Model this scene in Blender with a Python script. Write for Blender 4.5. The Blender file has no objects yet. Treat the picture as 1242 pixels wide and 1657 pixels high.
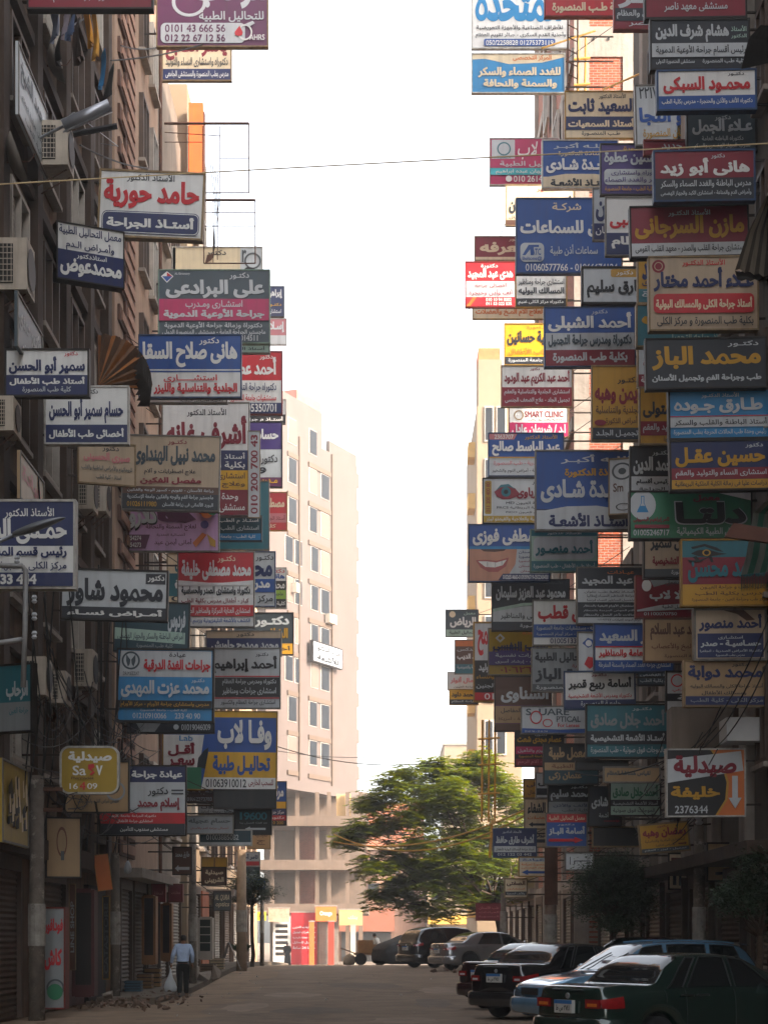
import bpy, bmesh, math, random, re
import numpy as np
from mathutils import Vector, Matrix
from mathutils.geometry import tessellate_polygon, delaunay_2d_cdt
R = math.radians
random.seed(7)
SC = bpy.context.scene
COL = SC.collection

# ------------------------------------------------------------------ camera
CAM_H, FPX, CX, HOR = 1.58, 3000.0, 621.0, 1520.0
cam = bpy.data.cameras.new('camera')
cam_ob = bpy.data.objects.new('camera', cam)
COL.objects.link(cam_ob)
cam_ob.location = (0, 0, CAM_H)
cam_ob.rotation_euler = (R(90), 0, 0)
cam.lens = FPX / 1657 * 36
cam.sensor_width = 36
cam.shift_y = (HOR - 828.5) / 1657
cam.clip_end = 3000
SC.camera = cam_ob

# ------------------------------------------------------------------ sky and sun
SUN = Vector((0.74, -0.46, 0.49)).normalized()       # direction towards the sun
elev = math.asin(SUN.z)
azim = math.atan2(SUN.x, SUN.y)
world = bpy.data.worlds.new('World')
SC.world = world
world.use_nodes = True
wn = world.node_tree
sky = wn.nodes.new('ShaderNodeTexSky')
sky.sky_type = 'NISHITA'
sky.sun_disc = False
sky.sun_elevation = elev
sky.sun_rotation = azim
sky.air_density = 1.0
sky.dust_density = 4.0
sky.ozone_density = 1.0
hsv = wn.nodes.new('ShaderNodeHueSaturation')       # a hazy, milky morning sky
hsv.inputs['Saturation'].default_value = 0.3
wn.links.new(sky.outputs[0], hsv.inputs['Color'])
wn.links.new(hsv.outputs[0], wn.nodes['Background'].inputs[0])
wn.nodes['Background'].inputs[1].default_value = 0.15
sl = bpy.data.lights.new('sun', 'SUN')
sl.energy = 2.0
sl.angle = R(0.5)
sl.color = (0.90, 0.73, 0.59)
so = bpy.data.objects.new('sun', sl)
COL.objects.link(so)
so.rotation_euler = SUN.to_track_quat('Z', 'Y').to_euler()
SC.view_settings.view_transform = 'Standard'
SC.view_settings.look = 'None'
SC.view_settings.gamma = 1
SC.view_settings.exposure = 2.55
SC.render.engine = 'CYCLES'
SC.cycles.max_bounces = 6
SC.cycles.diffuse_bounces = 4
SC.cycles.use_denoising = True
SC.cycles.volume_bounces = 0
SC.cycles.volume_step_rate = 4
# ------------------------------------------------------------------ helpers
def at(px, py, d):
    return Vector(((px - CX) * d / FPX, d, CAM_H + (HOR - py) * d / FPX))

def gz(y):
    """height of the street: flat near by, a gentle crest about 70 m off, then down again"""
    def sm(a, b, t):
        t = min(1, max(0, (t - a) / (b - a)))
        return t * t * (3 - 2 * t)
    return 0.42 * sm(50, 72, y) - 0.74 * sm(77, 135, y)

def lin(h):
    h = h.lstrip('#')
    c = [int(h[i:i + 2], 16) / 255 for i in (0, 2, 4)]
    return tuple(x / 12.92 if x <= 0.04045 else ((x + 0.055) / 1.055) ** 2.4 for x in c)

MATS = {}
def mat(name, hexc, rough=0.7, var=0.25, scale=2.0, metal=0.0, streak=0.0, bump=0.0, dirt='4a3f33', spec=0.5, coat=0.0, bscale=None, spots=0.0):
    """procedural paint / plaster / metal: two noises, optional rain streaks and stains in world space"""
    if name in MATS:
        return MATS[name]
    m = bpy.data.materials.new(name)
    m.use_nodes = True
    nt = m.node_tree
    N, Lk = nt.nodes, nt.links
    bs = N['Principled BSDF']
    geo = N.new('ShaderNodeNewGeometry')
    n1 = N.new('ShaderNodeTexNoise')
    n1.inputs['Scale'].default_value = scale
    n1.inputs['Detail'].default_value = 6
    n1.inputs['Roughness'].default_value = 0.65
    Lk.new(geo.outputs['Position'], n1.inputs['Vector'])
    c = lin(hexc)
    ramp = N.new('ShaderNodeMix')
    ramp.data_type = 'RGBA'
    ramp.inputs[6].default_value = (*[x * (1 - var) for x in c], 1)
    ramp.inputs[7].default_value = (*[min(1, x * (1 + var * 0.7)) for x in c], 1)
    st = N.new('ShaderNodeMapRange')
    st.inputs[1].default_value = 0.3
    st.inputs[2].default_value = 0.7
    Lk.new(n1.outputs[0], st.inputs[0])
    Lk.new(st.outputs[0], ramp.inputs[0])
    out = ramp.outputs[2]
    if streak > 0:
        mp = N.new('ShaderNodeMapping')
        mp.inputs['Scale'].default_value = (5.0, 5.0, 0.35)
        Lk.new(geo.outputs['Position'], mp.inputs[0])
        n2 = N.new('ShaderNodeTexNoise')
        n2.inputs['Scale'].default_value = 1.3
        n2.inputs['Detail'].default_value = 5
        Lk.new(mp.outputs[0], n2.inputs['Vector'])
        mr = N.new('ShaderNodeMapRange')
        mr.inputs[1].default_value = 0.48
        mr.inputs[2].default_value = 0.78
        mr.inputs[4].default_value = streak
        Lk.new(n2.outputs[0], mr.inputs[0])
        mx = N.new('ShaderNodeMix')
        mx.data_type = 'RGBA'
        mx.inputs[7].default_value = (*lin(dirt), 1)
        Lk.new(mr.outputs[0], mx.inputs[0])
        Lk.new(out, mx.inputs[6])
        out = mx.outputs[2]
    if spots > 0:
        n3 = N.new('ShaderNodeTexNoise')
        n3.inputs['Scale'].default_value = scale * 0.7
        n3.inputs['Detail'].default_value = 9
        n3.inputs['Roughness'].default_value = 0.75
        mp3 = N.new('ShaderNodeMapping')
        mp3.inputs['Location'].default_value = (13, 7, 5)
        Lk.new(geo.outputs['Position'], mp3.inputs[0])
        Lk.new(mp3.outputs[0], n3.inputs['Vector'])
        mr3 = N.new('ShaderNodeMapRange')
        mr3.inputs[1].default_value = 0.56
        mr3.inputs[2].default_value = 0.63
        mr3.inputs[4].default_value = spots
        Lk.new(n3.outputs[0], mr3.inputs[0])
        mx3 = N.new('ShaderNodeMix')
        mx3.data_type = 'RGBA'
        mx3.inputs[7].default_value = (*lin(dirt), 1)
        Lk.new(mr3.outputs[0], mx3.inputs[0])
        Lk.new(out, mx3.inputs[6])
        out = mx3.outputs[2]
    Lk.new(out, bs.inputs['Base Color'])
    bs.inputs['Roughness'].default_value = rough
    bs.inputs['Metallic'].default_value = metal
    bs.inputs['Specular IOR Level'].default_value = spec
    if coat:
        bs.inputs['Coat Weight'].default_value = coat
        bs.inputs['Coat Roughness'].default_value = 0.05
    if bump:
        bp = N.new('ShaderNodeBump')
        bp.inputs['Strength'].default_value = bump
        bp.inputs['Distance'].default_value = 0.03
        nb = N.new('ShaderNodeTexNoise')
        nb.inputs['Scale'].default_value = bscale or scale * 8
        nb.inputs['Detail'].default_value = 5
        Lk.new(geo.outputs['Position'], nb.inputs['Vector'])
        Lk.new(nb.outputs[0], bp.inputs['Height'])
        Lk.new(bp.outputs[0], bs.inputs['Normal'])
    MATS[name] = m
    return m

def brick_mat(name, a, b, mortar, sx=1.0, axis='XZ'):
    if name in MATS:
        return MATS[name]
    m = bpy.data.materials.new(name)
    m.use_nodes = True
    N, Lk = m.node_tree.nodes, m.node_tree.links
    bs = N['Principled BSDF']
    geo = N.new('ShaderNodeNewGeometry')
    sep = N.new('ShaderNodeSeparateXYZ')
    Lk.new(geo.outputs['Position'], sep.inputs[0])
    cmb = N.new('ShaderNodeCombineXYZ')
    Lk.new(sep.outputs['X' if axis[0] == 'X' else 'Y'], cmb.inputs[0])
    Lk.new(sep.outputs['Z'], cmb.inputs[1])
    br = N.new('ShaderNodeTexBrick')
    br.inputs['Scale'].default_value = 1.0
    br.inputs['Brick Width'].default_value = 0.25 * sx
    br.inputs['Row Height'].default_value = 0.085 * sx
    br.inputs['Mortar Size'].default_value = 0.012 * sx
    br.inputs['Color1'].default_value = (*lin(a), 1)
    br.inputs['Color2'].default_value = (*lin(b), 1)
    br.inputs['Mortar'].default_value = (*lin(mortar), 1)
    Lk.new(cmb.outputs[0], br.inputs['Vector'])
    ns = N.new('ShaderNodeTexNoise')
    ns.inputs['Scale'].default_value = 6
    ns.inputs['Detail'].default_value = 5
    Lk.new(geo.outputs['Position'], ns.inputs['Vector'])
    mr = N.new('ShaderNodeMapRange')
    mr.inputs[3].default_value = 0.55
    mr.inputs[4].default_value = 1.35
    Lk.new(ns.outputs[0], mr.inputs[0])
    vm = N.new('ShaderNodeVectorMath')
    vm.operation = 'SCALE'
    Lk.new(br.outputs[0], vm.inputs[0])
    Lk.new(mr.outputs[0], vm.inputs['Scale'])
    Lk.new(vm.outputs[0], bs.inputs['Base Color'])
    bs.inputs['Roughness'].default_value = 0.9
    bp = N.new('ShaderNodeBump')
    bp.inputs['Strength'].default_value = 0.5
    bp.inputs['Distance'].default_value = 0.02
    bp.invert = True
    Lk.new(br.outputs['Fac'], bp.inputs['Height'])
    Lk.new(bp.outputs[0], bs.inputs['Normal'])
    MATS[name] = m
    return m

def glass_mat(name, hexc='10151a', rough=0.08, spec=0.6):
    if name in MATS:
        return MATS[name]
    m = mat(name, hexc, rough, 0.2, 0.8, spec=spec)
    return m

class MB:
    """collects simple solids and links them as ONE mesh object"""
    def __init__(s):
        s.v, s.f = [], []
    def add(s, verts, faces):
        o = len(s.v)
        s.v += [tuple(p) for p in verts]
        s.f += [tuple(i + o for i in f) for f in faces]
        return s
    def box(s, x0, y0, z0, x1, y1, z1, M=None):
        v = [(x, y, z) for z in (z0, z1) for y in (y0, y1) for x in (x0, x1)]
        if M is not None:
            v = [M @ Vector(p) for p in v]
        return s.add(v, [(0, 2, 3, 1), (4, 5, 7, 6), (0, 1, 5, 4), (2, 6, 7, 3), (0, 4, 6, 2), (1, 3, 7, 5)])
    def tube(s, pts, r, n=6, cap=True, r1=None):
        pts = [Vector(p) for p in pts]
        rings = []
        for i, p in enumerate(pts):
            t = (pts[min(i + 1, len(pts) - 1)] - pts[max(i - 1, 0)])
            t = t.normalized() if t.length > 1e-9 else Vector((0, 0, 1))
            a = t.cross(Vector((0, 0, 1)) if abs(t.z) < 0.9 else Vector((1, 0, 0))).normalized()
            b = t.cross(a).normalized()
            rr = r if r1 is None else r + (r1 - r) * i / max(1, len(pts) - 1)
            rings.append([p + (a * math.cos(2 * math.pi * k / n) + b * math.sin(2 * math.pi * k / n)) * rr for k in range(n)])
        v = [q for rg in rings for q in rg]
        f = [(i * n + k, i * n + (k + 1) % n, (i + 1) * n + (k + 1) % n, (i + 1) * n + k) for i in range(len(pts) - 1) for k in range(n)]
        if cap:
            f += [tuple(range(n))[::-1], tuple((len(pts) - 1) * n + k for k in range(n))]
        return s.add(v, f)
    def lathe(s, prof, n=16, axis='Z', c=(0, 0, 0)):
        """prof: list of (r, h)"""
        v = []
        for r, h in prof:
            for k in range(n):
                a = 2 * math.pi * k / n
                p = (r * math.cos(a), r * math.sin(a), h)
                if axis == 'Y':
                    p = (p[0], p[2], p[1])
                if axis == 'X':
                    p = (p[2], p[0], p[1])
                v.append((p[0] + c[0], p[1] + c[1], p[2] + c[2]))
        f = [(i * n + k, i * n + (k + 1) % n, (i + 1) * n + (k + 1) % n, (i + 1) * n + k) for i in range(len(prof) - 1) for k in range(n)]
        f += [tuple(range(n)), tuple((len(prof) - 1) * n + k for k in range(n))]
        return s.add(v, f)
    def poly(s, pts, thick=None):
        """flat polygon (list of 3-D points, convex or not), optional extrusion vector"""
        pts = [Vector(p) for p in pts]
        n = len(pts)
        if thick is None:
            return s.add(pts, [tuple(range(n))])
        t = Vector(thick)
        return s.add(pts + [p + t for p in pts], [tuple(range(n)), tuple(range(2 * n - 1, n - 1, -1))] + [(i, (i + 1) % n, n + (i + 1) % n, n + i) for i in range(n)])
    def build(s, name, m, parent=None, smooth=False, fix=True):
        me = bpy.data.meshes.new(name)
        me.from_pydata([tuple(p) for p in s.v], [], s.f)
        if fix:
            b = bmesh.new()
            b.from_mesh(me)
            bmesh.ops.recalc_face_normals(b, faces=b.faces)
            b.to_mesh(me)
            b.free()
        if smooth:
            me.polygons.foreach_set('use_smooth', [True] * len(me.polygons))
        me.materials.append(m)
        o = bpy.data.objects.new(name, me)
        COL.objects.link(o)
        if parent is not None:
            o.parent = parent
        return o

def tag(o, label=None, cat=None, group=None, kind=None):
    if label:
        o['label'] = label
    if cat:
        o['category'] = cat
    if group:
        o['group'] = group
    if kind:
        o['kind'] = kind
    return o

def empty(name, loc, label=None, cat=None, group=None, rz=0, ry=0):
    o = bpy.data.objects.new(name, None)
    COL.objects.link(o)
    o.location = loc
    o.rotation_euler = (0, ry, rz)
    return tag(o, label, cat, group)

def copy_tree(o, parent=None):
    c = o.copy()
    COL.objects.link(c)
    c.parent = parent
    for ch in list(o.children):
        copy_tree(ch, c)
    return c

# ------------------------------------------------------------------ Arabic lettering
ARB = {}
def _reg(s, n, step):
    code = int(s[0], 16)
    for ch in s[1]:
        ARB[ch] = (code, n)
        code += step
for ch, code, n in [('ء', 0xFE80, 1), ('آ', 0xFE81, 2), ('أ', 0xFE83, 2), ('ؤ', 0xFE85, 2), ('إ', 0xFE87, 2), ('ئ', 0xFE89, 4), ('ا', 0xFE8D, 2), ('ب', 0xFE8F, 4), ('ة', 0xFE93, 2),
                    ('ت', 0xFE95, 4), ('ث', 0xFE99, 4), ('ج', 0xFE9D, 4), ('ح', 0xFEA1, 4), ('خ', 0xFEA5, 4), ('د', 0xFEA9, 2), ('ذ', 0xFEAB, 2), ('ر', 0xFEAD, 2), ('ز', 0xFEAF, 2),
                    ('س', 0xFEB1, 4), ('ش', 0xFEB5, 4), ('ص', 0xFEB9, 4), ('ض', 0xFEBD, 4), ('ط', 0xFEC1, 4), ('ظ', 0xFEC5, 4), ('ع', 0xFEC9, 4), ('غ', 0xFECD, 4), ('ف', 0xFED1, 4),
                    ('ق', 0xFED5, 4), ('ك', 0xFED9, 4), ('ل', 0xFEDD, 4), ('م', 0xFEE1, 4), ('ن', 0xFEE5, 4), ('ه', 0xFEE9, 4), ('و', 0xFEED, 2), ('ى', 0xFEEF, 2), ('ي', 0xFEF1, 4)]:
    ARB[ch] = (code, n)
LAMALEF = {'آ': 0xFEF5, 'أ': 0xFEF7, 'إ': 0xFEF9, 'ا': 0xFEFB}

def shape(t):
    out, i, pj = [], 0, False
    while i < len(t):
        c = t[i]
        if c == 'ل' and i + 1 < len(t) and t[i + 1] in LAMALEF:
            out.append(chr(LAMALEF[t[i + 1]] + (1 if pj else 0)))
            pj = False
            i += 2
            continue
        if c == 'ـ':
            out.append(c)
            pj = True
        elif c not in ARB:
            out.append(c)
            pj = False
        else:
            code, n = ARB[c]
            nx = t[i + 1] if i + 1 < len(t) else ''
            nj = n == 4 and (nx == 'ـ' or (nx in ARB and ARB[nx][1] > 1))
            f = (3 if nj else 1) if (pj and n > 1) else (2 if nj else 0)
            out.append(chr(code + f))
            pj = nj
        i += 1
    r = ''.join(out)[::-1]
    r = re.sub(r'[0-9A-Za-z][0-9A-Za-z ./@&-]*[0-9A-Za-z]', lambda q: q.group(0)[::-1], r)
    return re.sub(r'[٠-٩]+', lambda q: q.group(0)[::-1], r)

GLY = {}
_tc = bpy.data.curves.new('lettering_source', 'FONT')
_to = bpy.data.objects.new('lettering_source', _tc)
COL.objects.link(_to)
def area2(p):
    return 0.5 * sum(p[i - 1][0] * p[i][1] - p[i][0] * p[i - 1][1] for i in range(len(p)))
def inside(q, p):
    c = False
    for i in range(len(p)):
        a, b = p[i - 1], p[i]
        if (a[1] > q[1]) != (b[1] > q[1]) and q[0] < (b[0] - a[0]) * (q[1] - a[1]) / (b[1] - a[1]) + a[0]:
            c = not c
    return c

def glyph(ch, bold):
    key = (ch, bold)
    if key in GLY:
        return GLY[key]
    if ch == ' ':
        GLY[key] = ([], 0.28)
        return GLY[key]
    _tc.body = ch + ch
    dg = bpy.context.evaluated_depsgraph_get()
    dg.update()
    cu = _to.evaluated_get(dg).to_curve(dg)
    cont = {0: [], 1: []}
    for sp in cu.splines:
        pts = []
        if sp.type == 'BEZIER':
            bp = sp.bezier_points
            n = len(bp)
            for i in range(n):
                a, b = bp[i], bp[(i + 1) % n]
                straight = a.handle_right_type == 'VECTOR' and b.handle_left_type == 'VECTOR'
                m = 1 if straight else 3
                for k in range(m):
                    t = k / m
                    q = a.co * (1 - t) ** 3 + a.handle_right * 3 * t * (1 - t) ** 2 + b.handle_left * 3 * t * t * (1 - t) + b.co * t ** 3
                    pts.append((q.x, q.y))
        else:
            pts = [(p.co.x, p.co.y) for p in sp.points]
        cl = []
        for p in pts:
            if not cl or math.hypot(p[0] - cl[-1][0], p[1] - cl[-1][1]) > 1e-3:
                cl.append(p)
        while len(cl) > 3 and math.hypot(cl[0][0] - cl[-1][0], cl[0][1] - cl[-1][1]) < 1e-3:
            cl.pop()
        if len(cl) >= 3:
            cont[min(1, sp.character_index)].append(cl)
    _to.evaluated_get(dg).to_curve_clear()
    if not cont[0]:
        GLY[key] = ([], 0.3)
        return GLY[key]
    x0 = min(p[0] for c in cont[0] for p in c)
    x1 = min((p[0] for c in cont[1] for p in c), default=x0 + 0.6)
    adv = x1 - x0
    cs = cont[0]
    big = max(cs, key=lambda c: abs(area2(c)))
    if area2(big) < 0:
        cs = [c[::-1] for c in cs]
    outers = [c for c in cs if area2(c) > 0]
    holes = [c for c in cs if area2(c) <= 0]
    def grow(c, bold=bold):
        n, r = len(c), []
        for i in range(n):
            a, b, d = Vector(c[i - 1]), Vector(c[i]), Vector(c[(i + 1) % n])
            u, w = (b - a), (d - b)
            u = u.normalized() if u.length > 1e-9 else Vector((1, 0))
            w = w.normalized() if w.length > 1e-9 else u
            n1, n2 = Vector((u.y, -u.x)), Vector((w.y, -w.x))
            s = n1 + n2
            k = max(0.5, 1 + n1.dot(n2))
            r.append(b + s * (bold / k))
        return r
    res = []
    own = {i: [] for i in range(len(outers))}
    for h in holes:
        cand = [i for i, o in enumerate(outers) if inside(h[0], o)]
        if cand:
            own[min(cand, key=lambda i: area2(outers[i]))].append(h)
    for i, o in enumerate(outers):
        loops = [[Vector((p[0], p[1], 0)) for p in c] for c in [o] + own[i]]
        tris = tessellate_polygon(loops)
        pts = [(p.x, p.y, 0.0) for l in loops for p in l]
        if len(tris) < len(pts) + 2 * (len(loops) - 1) - 2:      # a stroke that crosses itself: triangulate, keep what winds round
            ed, q = [], 0
            for l in loops:
                ed += [(q + j, q + (j + 1) % len(l)) for j in range(len(l))]
                q += len(l)
            vv, _, ff = delaunay_2d_cdt([Vector(p[:2]) for p in pts], ed, [], 0, 1e-5)[:3]
            keep = []
            for f in ff:
                c = sum((vv[j] for j in f), Vector((0, 0))) / len(f)
                wn_ = 0
                for l in loops:
                    for j in range(len(l)):
                        a_, b_ = l[j - 1], l[j]
                        if (a_.y > c.y) != (b_.y > c.y):
                            xx = (b_.x - a_.x) * (c.y - a_.y) / (b_.y - a_.y) + a_.x
                            if xx > c.x:
                                wn_ += 1 if b_.y > a_.y else -1
                if wn_ != 0:
                    keep.append(tuple(f))
            pts, tris = [(p.x, p.y, 0.0) for p in vv], keep
        if bold > 0:                       # a rim round every stroke makes the bold cut; counters stay open
            g, n = grow(o, bold), len(o)
            for j in range(n):
                k, z = (j + 1) % n, .0005 * (1 + j % 3)
                q = len(pts)
                pts += [(o[j][0], o[j][1], z), (o[k][0], o[k][1], z), (g[k].x, g[k].y, z), (g[j].x, g[j].y, z)]
                tris = list(tris) + [(q, q + 1, q + 2), (q, q + 2, q + 3)]
        res.append((pts, tris))
    GLY[key] = (res, adv)
    return GLY[key]

def text_mesh(text, x0, z0, x1, z1, y, bold=0.03, rot90=False, keep=False, ital=0.0):
    """lettering fitted into the rectangle; every stroke island sits a hair in front of the last so that none share a plane"""
    V, F, pen, k = [], [], 0.0, 0
    for ch in shape(text):
        isl, adv = glyph(ch, bold)
        for pts, tris in isl:
            o = len(V)
            V += [(pen + p[0] + ital * p[1], -(k % 4) * 0.0012 - p[2] * .6, p[1]) for p in pts]
            F += [(a + o, b + o, c + o) for a, b, c in tris]
            k += 1
        pen += adv
    if not V:
        return None, None
    V = np.array(V, dtype=float)
    if rot90:
        V = np.stack([-V[:, 2], V[:, 1], V[:, 0]], 1)
    mn, mx = V.min(0), V.max(0)
    sx, sz = (x1 - x0) / max(1e-6, mx[0] - mn[0]), (z1 - z0) / max(1e-6, mx[2] - mn[2])
    cx_, cz_ = (x0 + x1) / 2, (z0 + z1) / 2
    if keep:
        sx = sz = min(sx, sz)
    V[:, 0] = cx_ + (V[:, 0] - (mn[0] + mx[0]) / 2) * sx
    V[:, 2] = cz_ + (V[:, 2] - (mn[2] + mx[2]) / 2) * sz
    V[:, 1] += y
    return V.tolist(), F
# ------------------------------------------------------------------ signs
PAL = dict(white='e4e4e0', cream='e2d0ae', beige='b9a489', navy='1a285a', blue='164c98', sky='2a86bd', teal='2b6f7b', dteal='173e49', green='2f7a56', lime='8fb53a', black='15161a', dark='232831',
           grey='8b9091', lgrey='c2c7c9', dgrey='4a5154', red='c41d28', maroon='84152b', pink='b8285f', purple='4b3a78', plum='642a52', yellow='dca91d', orange='d2702a', gold='c29226', brown='5a3a2a',
           tan='a88a62', lilac='d3a9d6', royal='2a55a0', wood='7c5230', cyan='3fb6c0', slate='3d4c55', rust='6b3a24', skin='c98f73', teeth='e8e4dc', lip='b05a55', salmon='c9797d', pale='aac4b4', mustard='a98b1c')
for _k, _v in PAL.items():
    mat('panel_' + _k, _v, 0.42, 0.10, 1.2, streak=0.22, spec=0.45)
    mat('ink_' + _k, _v, 0.5, 0.06, 3.0, spec=0.4)
M_FR = {k: mat('frame_' + k, h, 0.55, 0.35, 6, metal=0.3, streak=0.5, dirt='3a2416') for k, h in dict(grey='77736c', dark='25211e', white='b5b2aa', tan='8a7350', blue='2c4568', red='7a2620', green='6d8577', gold='9a7526', rust='5c3826').items()}
M_BR = mat('bracket_steel', '3a322c', 0.7, 0.4, 8, metal=0.4, streak=0.4, dirt='5a2e18')
GRP = {'L': 'signs hanging over the left side of the street', 'R': 'signs hanging over the right side of the street', 'N': None}
FACADE_X = 7.2

def rr_pts(x0, z0, x1, z1, r, y, n=5):
    out = []
    for cx, cz, a0 in ((x1 - r, z1 - r, 0), (x0 + r, z1 - r, 90), (x0 + r, z0 + r, 180), (x1 - r, z0 + r, 270)):
        for k in range(n + 1):
            a = R(a0 + 90 * k / n)
            out.append((cx + r * math.cos(a), y, cz + r * math.sin(a)))
    return out

def make_sign(head, lines):
    parts = [p.strip() for p in head.split('|')]
    tk = parts[0].split()
    side, d = tk[0], float(tk[1])
    x0, y0, x1, y1 = map(float, tk[2:6])
    opt = dict(q.split('=') for q in tk[6:])
    name, label = parts[1], parts[2]
    yaw, roll = R(float(opt.get('y', 0))), R(float(opt.get('r', 0)))
    w = (x1 - x0) * d / FPX / max(0.3, math.cos(yaw))
    h = (y1 - y0) * d / FPX
    t = float(opt.get('t', 0.16))
    loc = at((x0 + x1) / 2, y1, d)
    root = empty(name, loc, label, opt.get('cat', 'sign'), GRP[side], rz=yaw, ry=roll)
    fw = float(opt.get('fw', 0.035))
    base = lines[0].strip()
    rnd = float(opt.get('round', 0))
    hw = w / 2
    if rnd:
        MB().poly(rr_pts(-hw + .03, .03, hw - .03, h - .03, rnd * h, 0.0), (0, t, 0)).build('panel', MATS['panel_' + base], root)
        o, i = rr_pts(-hw, 0, hw, h, rnd * h + .03, -0.02), rr_pts(-hw + .04, .04, hw - .04, h - .04, rnd * h - .01, -0.02)
        n = len(o)
        b = MB()
        b.add(o + i + [(p[0], t * .9, p[2]) for p in o] + [(p[0], t * .9, p[2]) for p in i],
              [f for k in range(n) for f in ((k, (k + 1) % n, n + (k + 1) % n, n + k), (k, 2 * n + k, 2 * n + (k + 1) % n, (k + 1) % n), (n + k, n + (k + 1) % n, 3 * n + (k + 1) % n, 3 * n + k))])
        b.build('frame', M_FR[opt.get('f', 'white')], root)
    else:
        MB().box(-hw + fw, 0, fw, hw - fw, t, h - fw).build('panel', MATS['panel_' + base], root)
        b = MB()
        b.box(-hw, -.022, 0, hw, t * .93, fw).box(-hw, -.022, h - fw, hw, t * .93, h)
        b.box(-hw, -.022, fw, -hw + fw, t * .93, h - fw).box(hw - fw, -.022, fw, hw, t * .93, h - fw)
        b.build('frame', M_FR[opt.get('f', 'grey')], root)
    iw, ih = w - 2 * fw, h - 2 * fw
    X = lambda p: -iw / 2 + iw * p / 100
    Z = lambda p: fw + ih * (1 - p / 100)
    yy = -0.003
    for ln in lines[1:]:
        ln = ln.strip()
        if not ln:
            continue
        q = ln.split(None, 1)
        c, a = q[0], q[1]
        if c == 'b':
            u = a.split()
            MB().poly([(X(0), yy, Z(float(u[1]))), (X(100), yy, Z(float(u[1]))), (X(100), yy, Z(float(u[0]))), (X(0), yy, Z(float(u[0])))]).build('colour_band', MATS['panel_' + u[2]], root, fix=False)
        elif c in 'BR':
            u = a.split()
            f4 = list(map(float, u[:4]))
            if c == 'B':
                MB().poly([(X(f4[0]), yy, Z(f4[3])), (X(f4[2]), yy, Z(f4[3])), (X(f4[2]), yy, Z(f4[1])), (X(f4[0]), yy, Z(f4[1]))]).build('colour_field', MATS['panel_' + u[4]], root, fix=False)
            else:
                r = min(abs(Z(f4[1]) - Z(f4[3])), abs(X(f4[2]) - X(f4[0]))) * 0.25
                MB().poly(rr_pts(X(f4[0]), Z(f4[3]), X(f4[2]), Z(f4[1]), r, yy)).build('colour_field', MATS['panel_' + u[4]], root, fix=False)
        elif c in ('c', 'o'):
            u = a.split()
            cx, cz, r = X(float(u[0])), Z(float(u[1])), ih * float(u[2]) / 100
            asp = float(u[4]) if len(u) > 4 else 1.0
            pts = [(cx + asp * r * math.cos(k * math.pi / 14), yy, cz + r * math.sin(k * math.pi / 14)) for k in range(28)]
            if c == 'c':
                MB().poly(pts).build('emblem', MATS['ink_' + u[3]], root, fix=False)
            else:
                ins = [(cx + (p[0] - cx) * .8, yy, cz + (p[2] - cz) * .8) for p in pts]
                MB().add(pts + ins, [(k, (k + 1) % 28, 28 + (k + 1) % 28, 28 + k) for k in range(28)]).build('emblem', MATS['ink_' + u[3]], root, fix=False)
        elif c == 'p':
            u = a.split()
            MB().poly([(X(float(p.split(',')[0])), yy, Z(float(p.split(',')[1]))) for p in u[1:]]).build('colour_field', MATS['panel_' + u[0]], root, fix=False)
        elif c == 'a':
            u = a.split()
            f4 = list(map(float, u[:4]))
            xa, xb, za, zb = f4[0], f4[2], f4[1], f4[3]
            m, q3 = (za + zb) / 2, (zb - za) * .22
            if u[5] == 'd':
                mx, wq = (xa + xb) / 2, (xb - xa) * .22
                zk = zb - (zb - za) * .33
                pts = [(mx - wq, za), (mx + wq, za), (mx + wq, zk), (xb, zk), (mx, zb), (xa, zk), (mx - wq, zk)]
            else:
                k = (xb - xa) * .25
                pts = [(xa, m), (xa + k, za), (xa + k, m - q3), (xb, m - q3), (xb, m + q3), (xa + k, m + q3), (xa + k, zb)]
                if u[5] == 'r':
                    pts = [(xa + xb - p[0], p[1]) for p in pts]
            MB().poly([(X(p[0]), yy, Z(p[1])) for p in pts]).build('arrow', MATS['ink_' + u[4]], root, fix=False)
        elif c in ('t', 'T', 'v', 'i'):
            u = a.split(None, 5)
            f4 = list(map(float, u[:4]))
            V, F = text_mesh(u[5], X(f4[0]), Z(f4[3]), X(f4[2]), Z(f4[1]), yy - .003, {'t': .02, 'T': .048, 'v': .03, 'i': .015}[c], rot90=(c == 'v'), ital=.25 if c == 'i' else 0)
            if V:
                MB().add(V, F).build('lettering', MATS['ink_' + u[4]], root, fix=False)
                yy -= .006
        yy -= .003
    # steel arms back to the facade
    if side in 'LR' and opt.get('arm', '1') == '1':
        sx = -1 if side == 'L' else 1
        reach = FACADE_X - sx * loc.x
        reach = reach / max(0.4, math.cos(yaw)) + 0.1
        if reach > hw + .05:
            xa, xb = sorted((sx * (hw + .002), sx * reach))
            for f in (.18, .82):
                MB().box(xa, t * .5 - .02, h * f - .02, xb, t * .5 + .02, h * f + .02).build('bracket_arm', M_BR, root)
            if reach - hw > .6:
                MB().tube([(sx * (hw + .004), t * .5, h * .86), (sx * reach, t * .5, h * .86 + min(1.2, (reach - hw) * .7))], .012, 5).build('stay_wire', M_BR, root)
    return root

def read_signs(txt):
    head, lines = None, []
    for ln in txt.strip().split('\n'):
        if ln.startswith('@'):
            if head:
                make_sign(head, lines)
            head, lines = ln[1:], []
        elif ln.strip():
            lines.append(ln)
    make_sign(head, lines)
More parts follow.
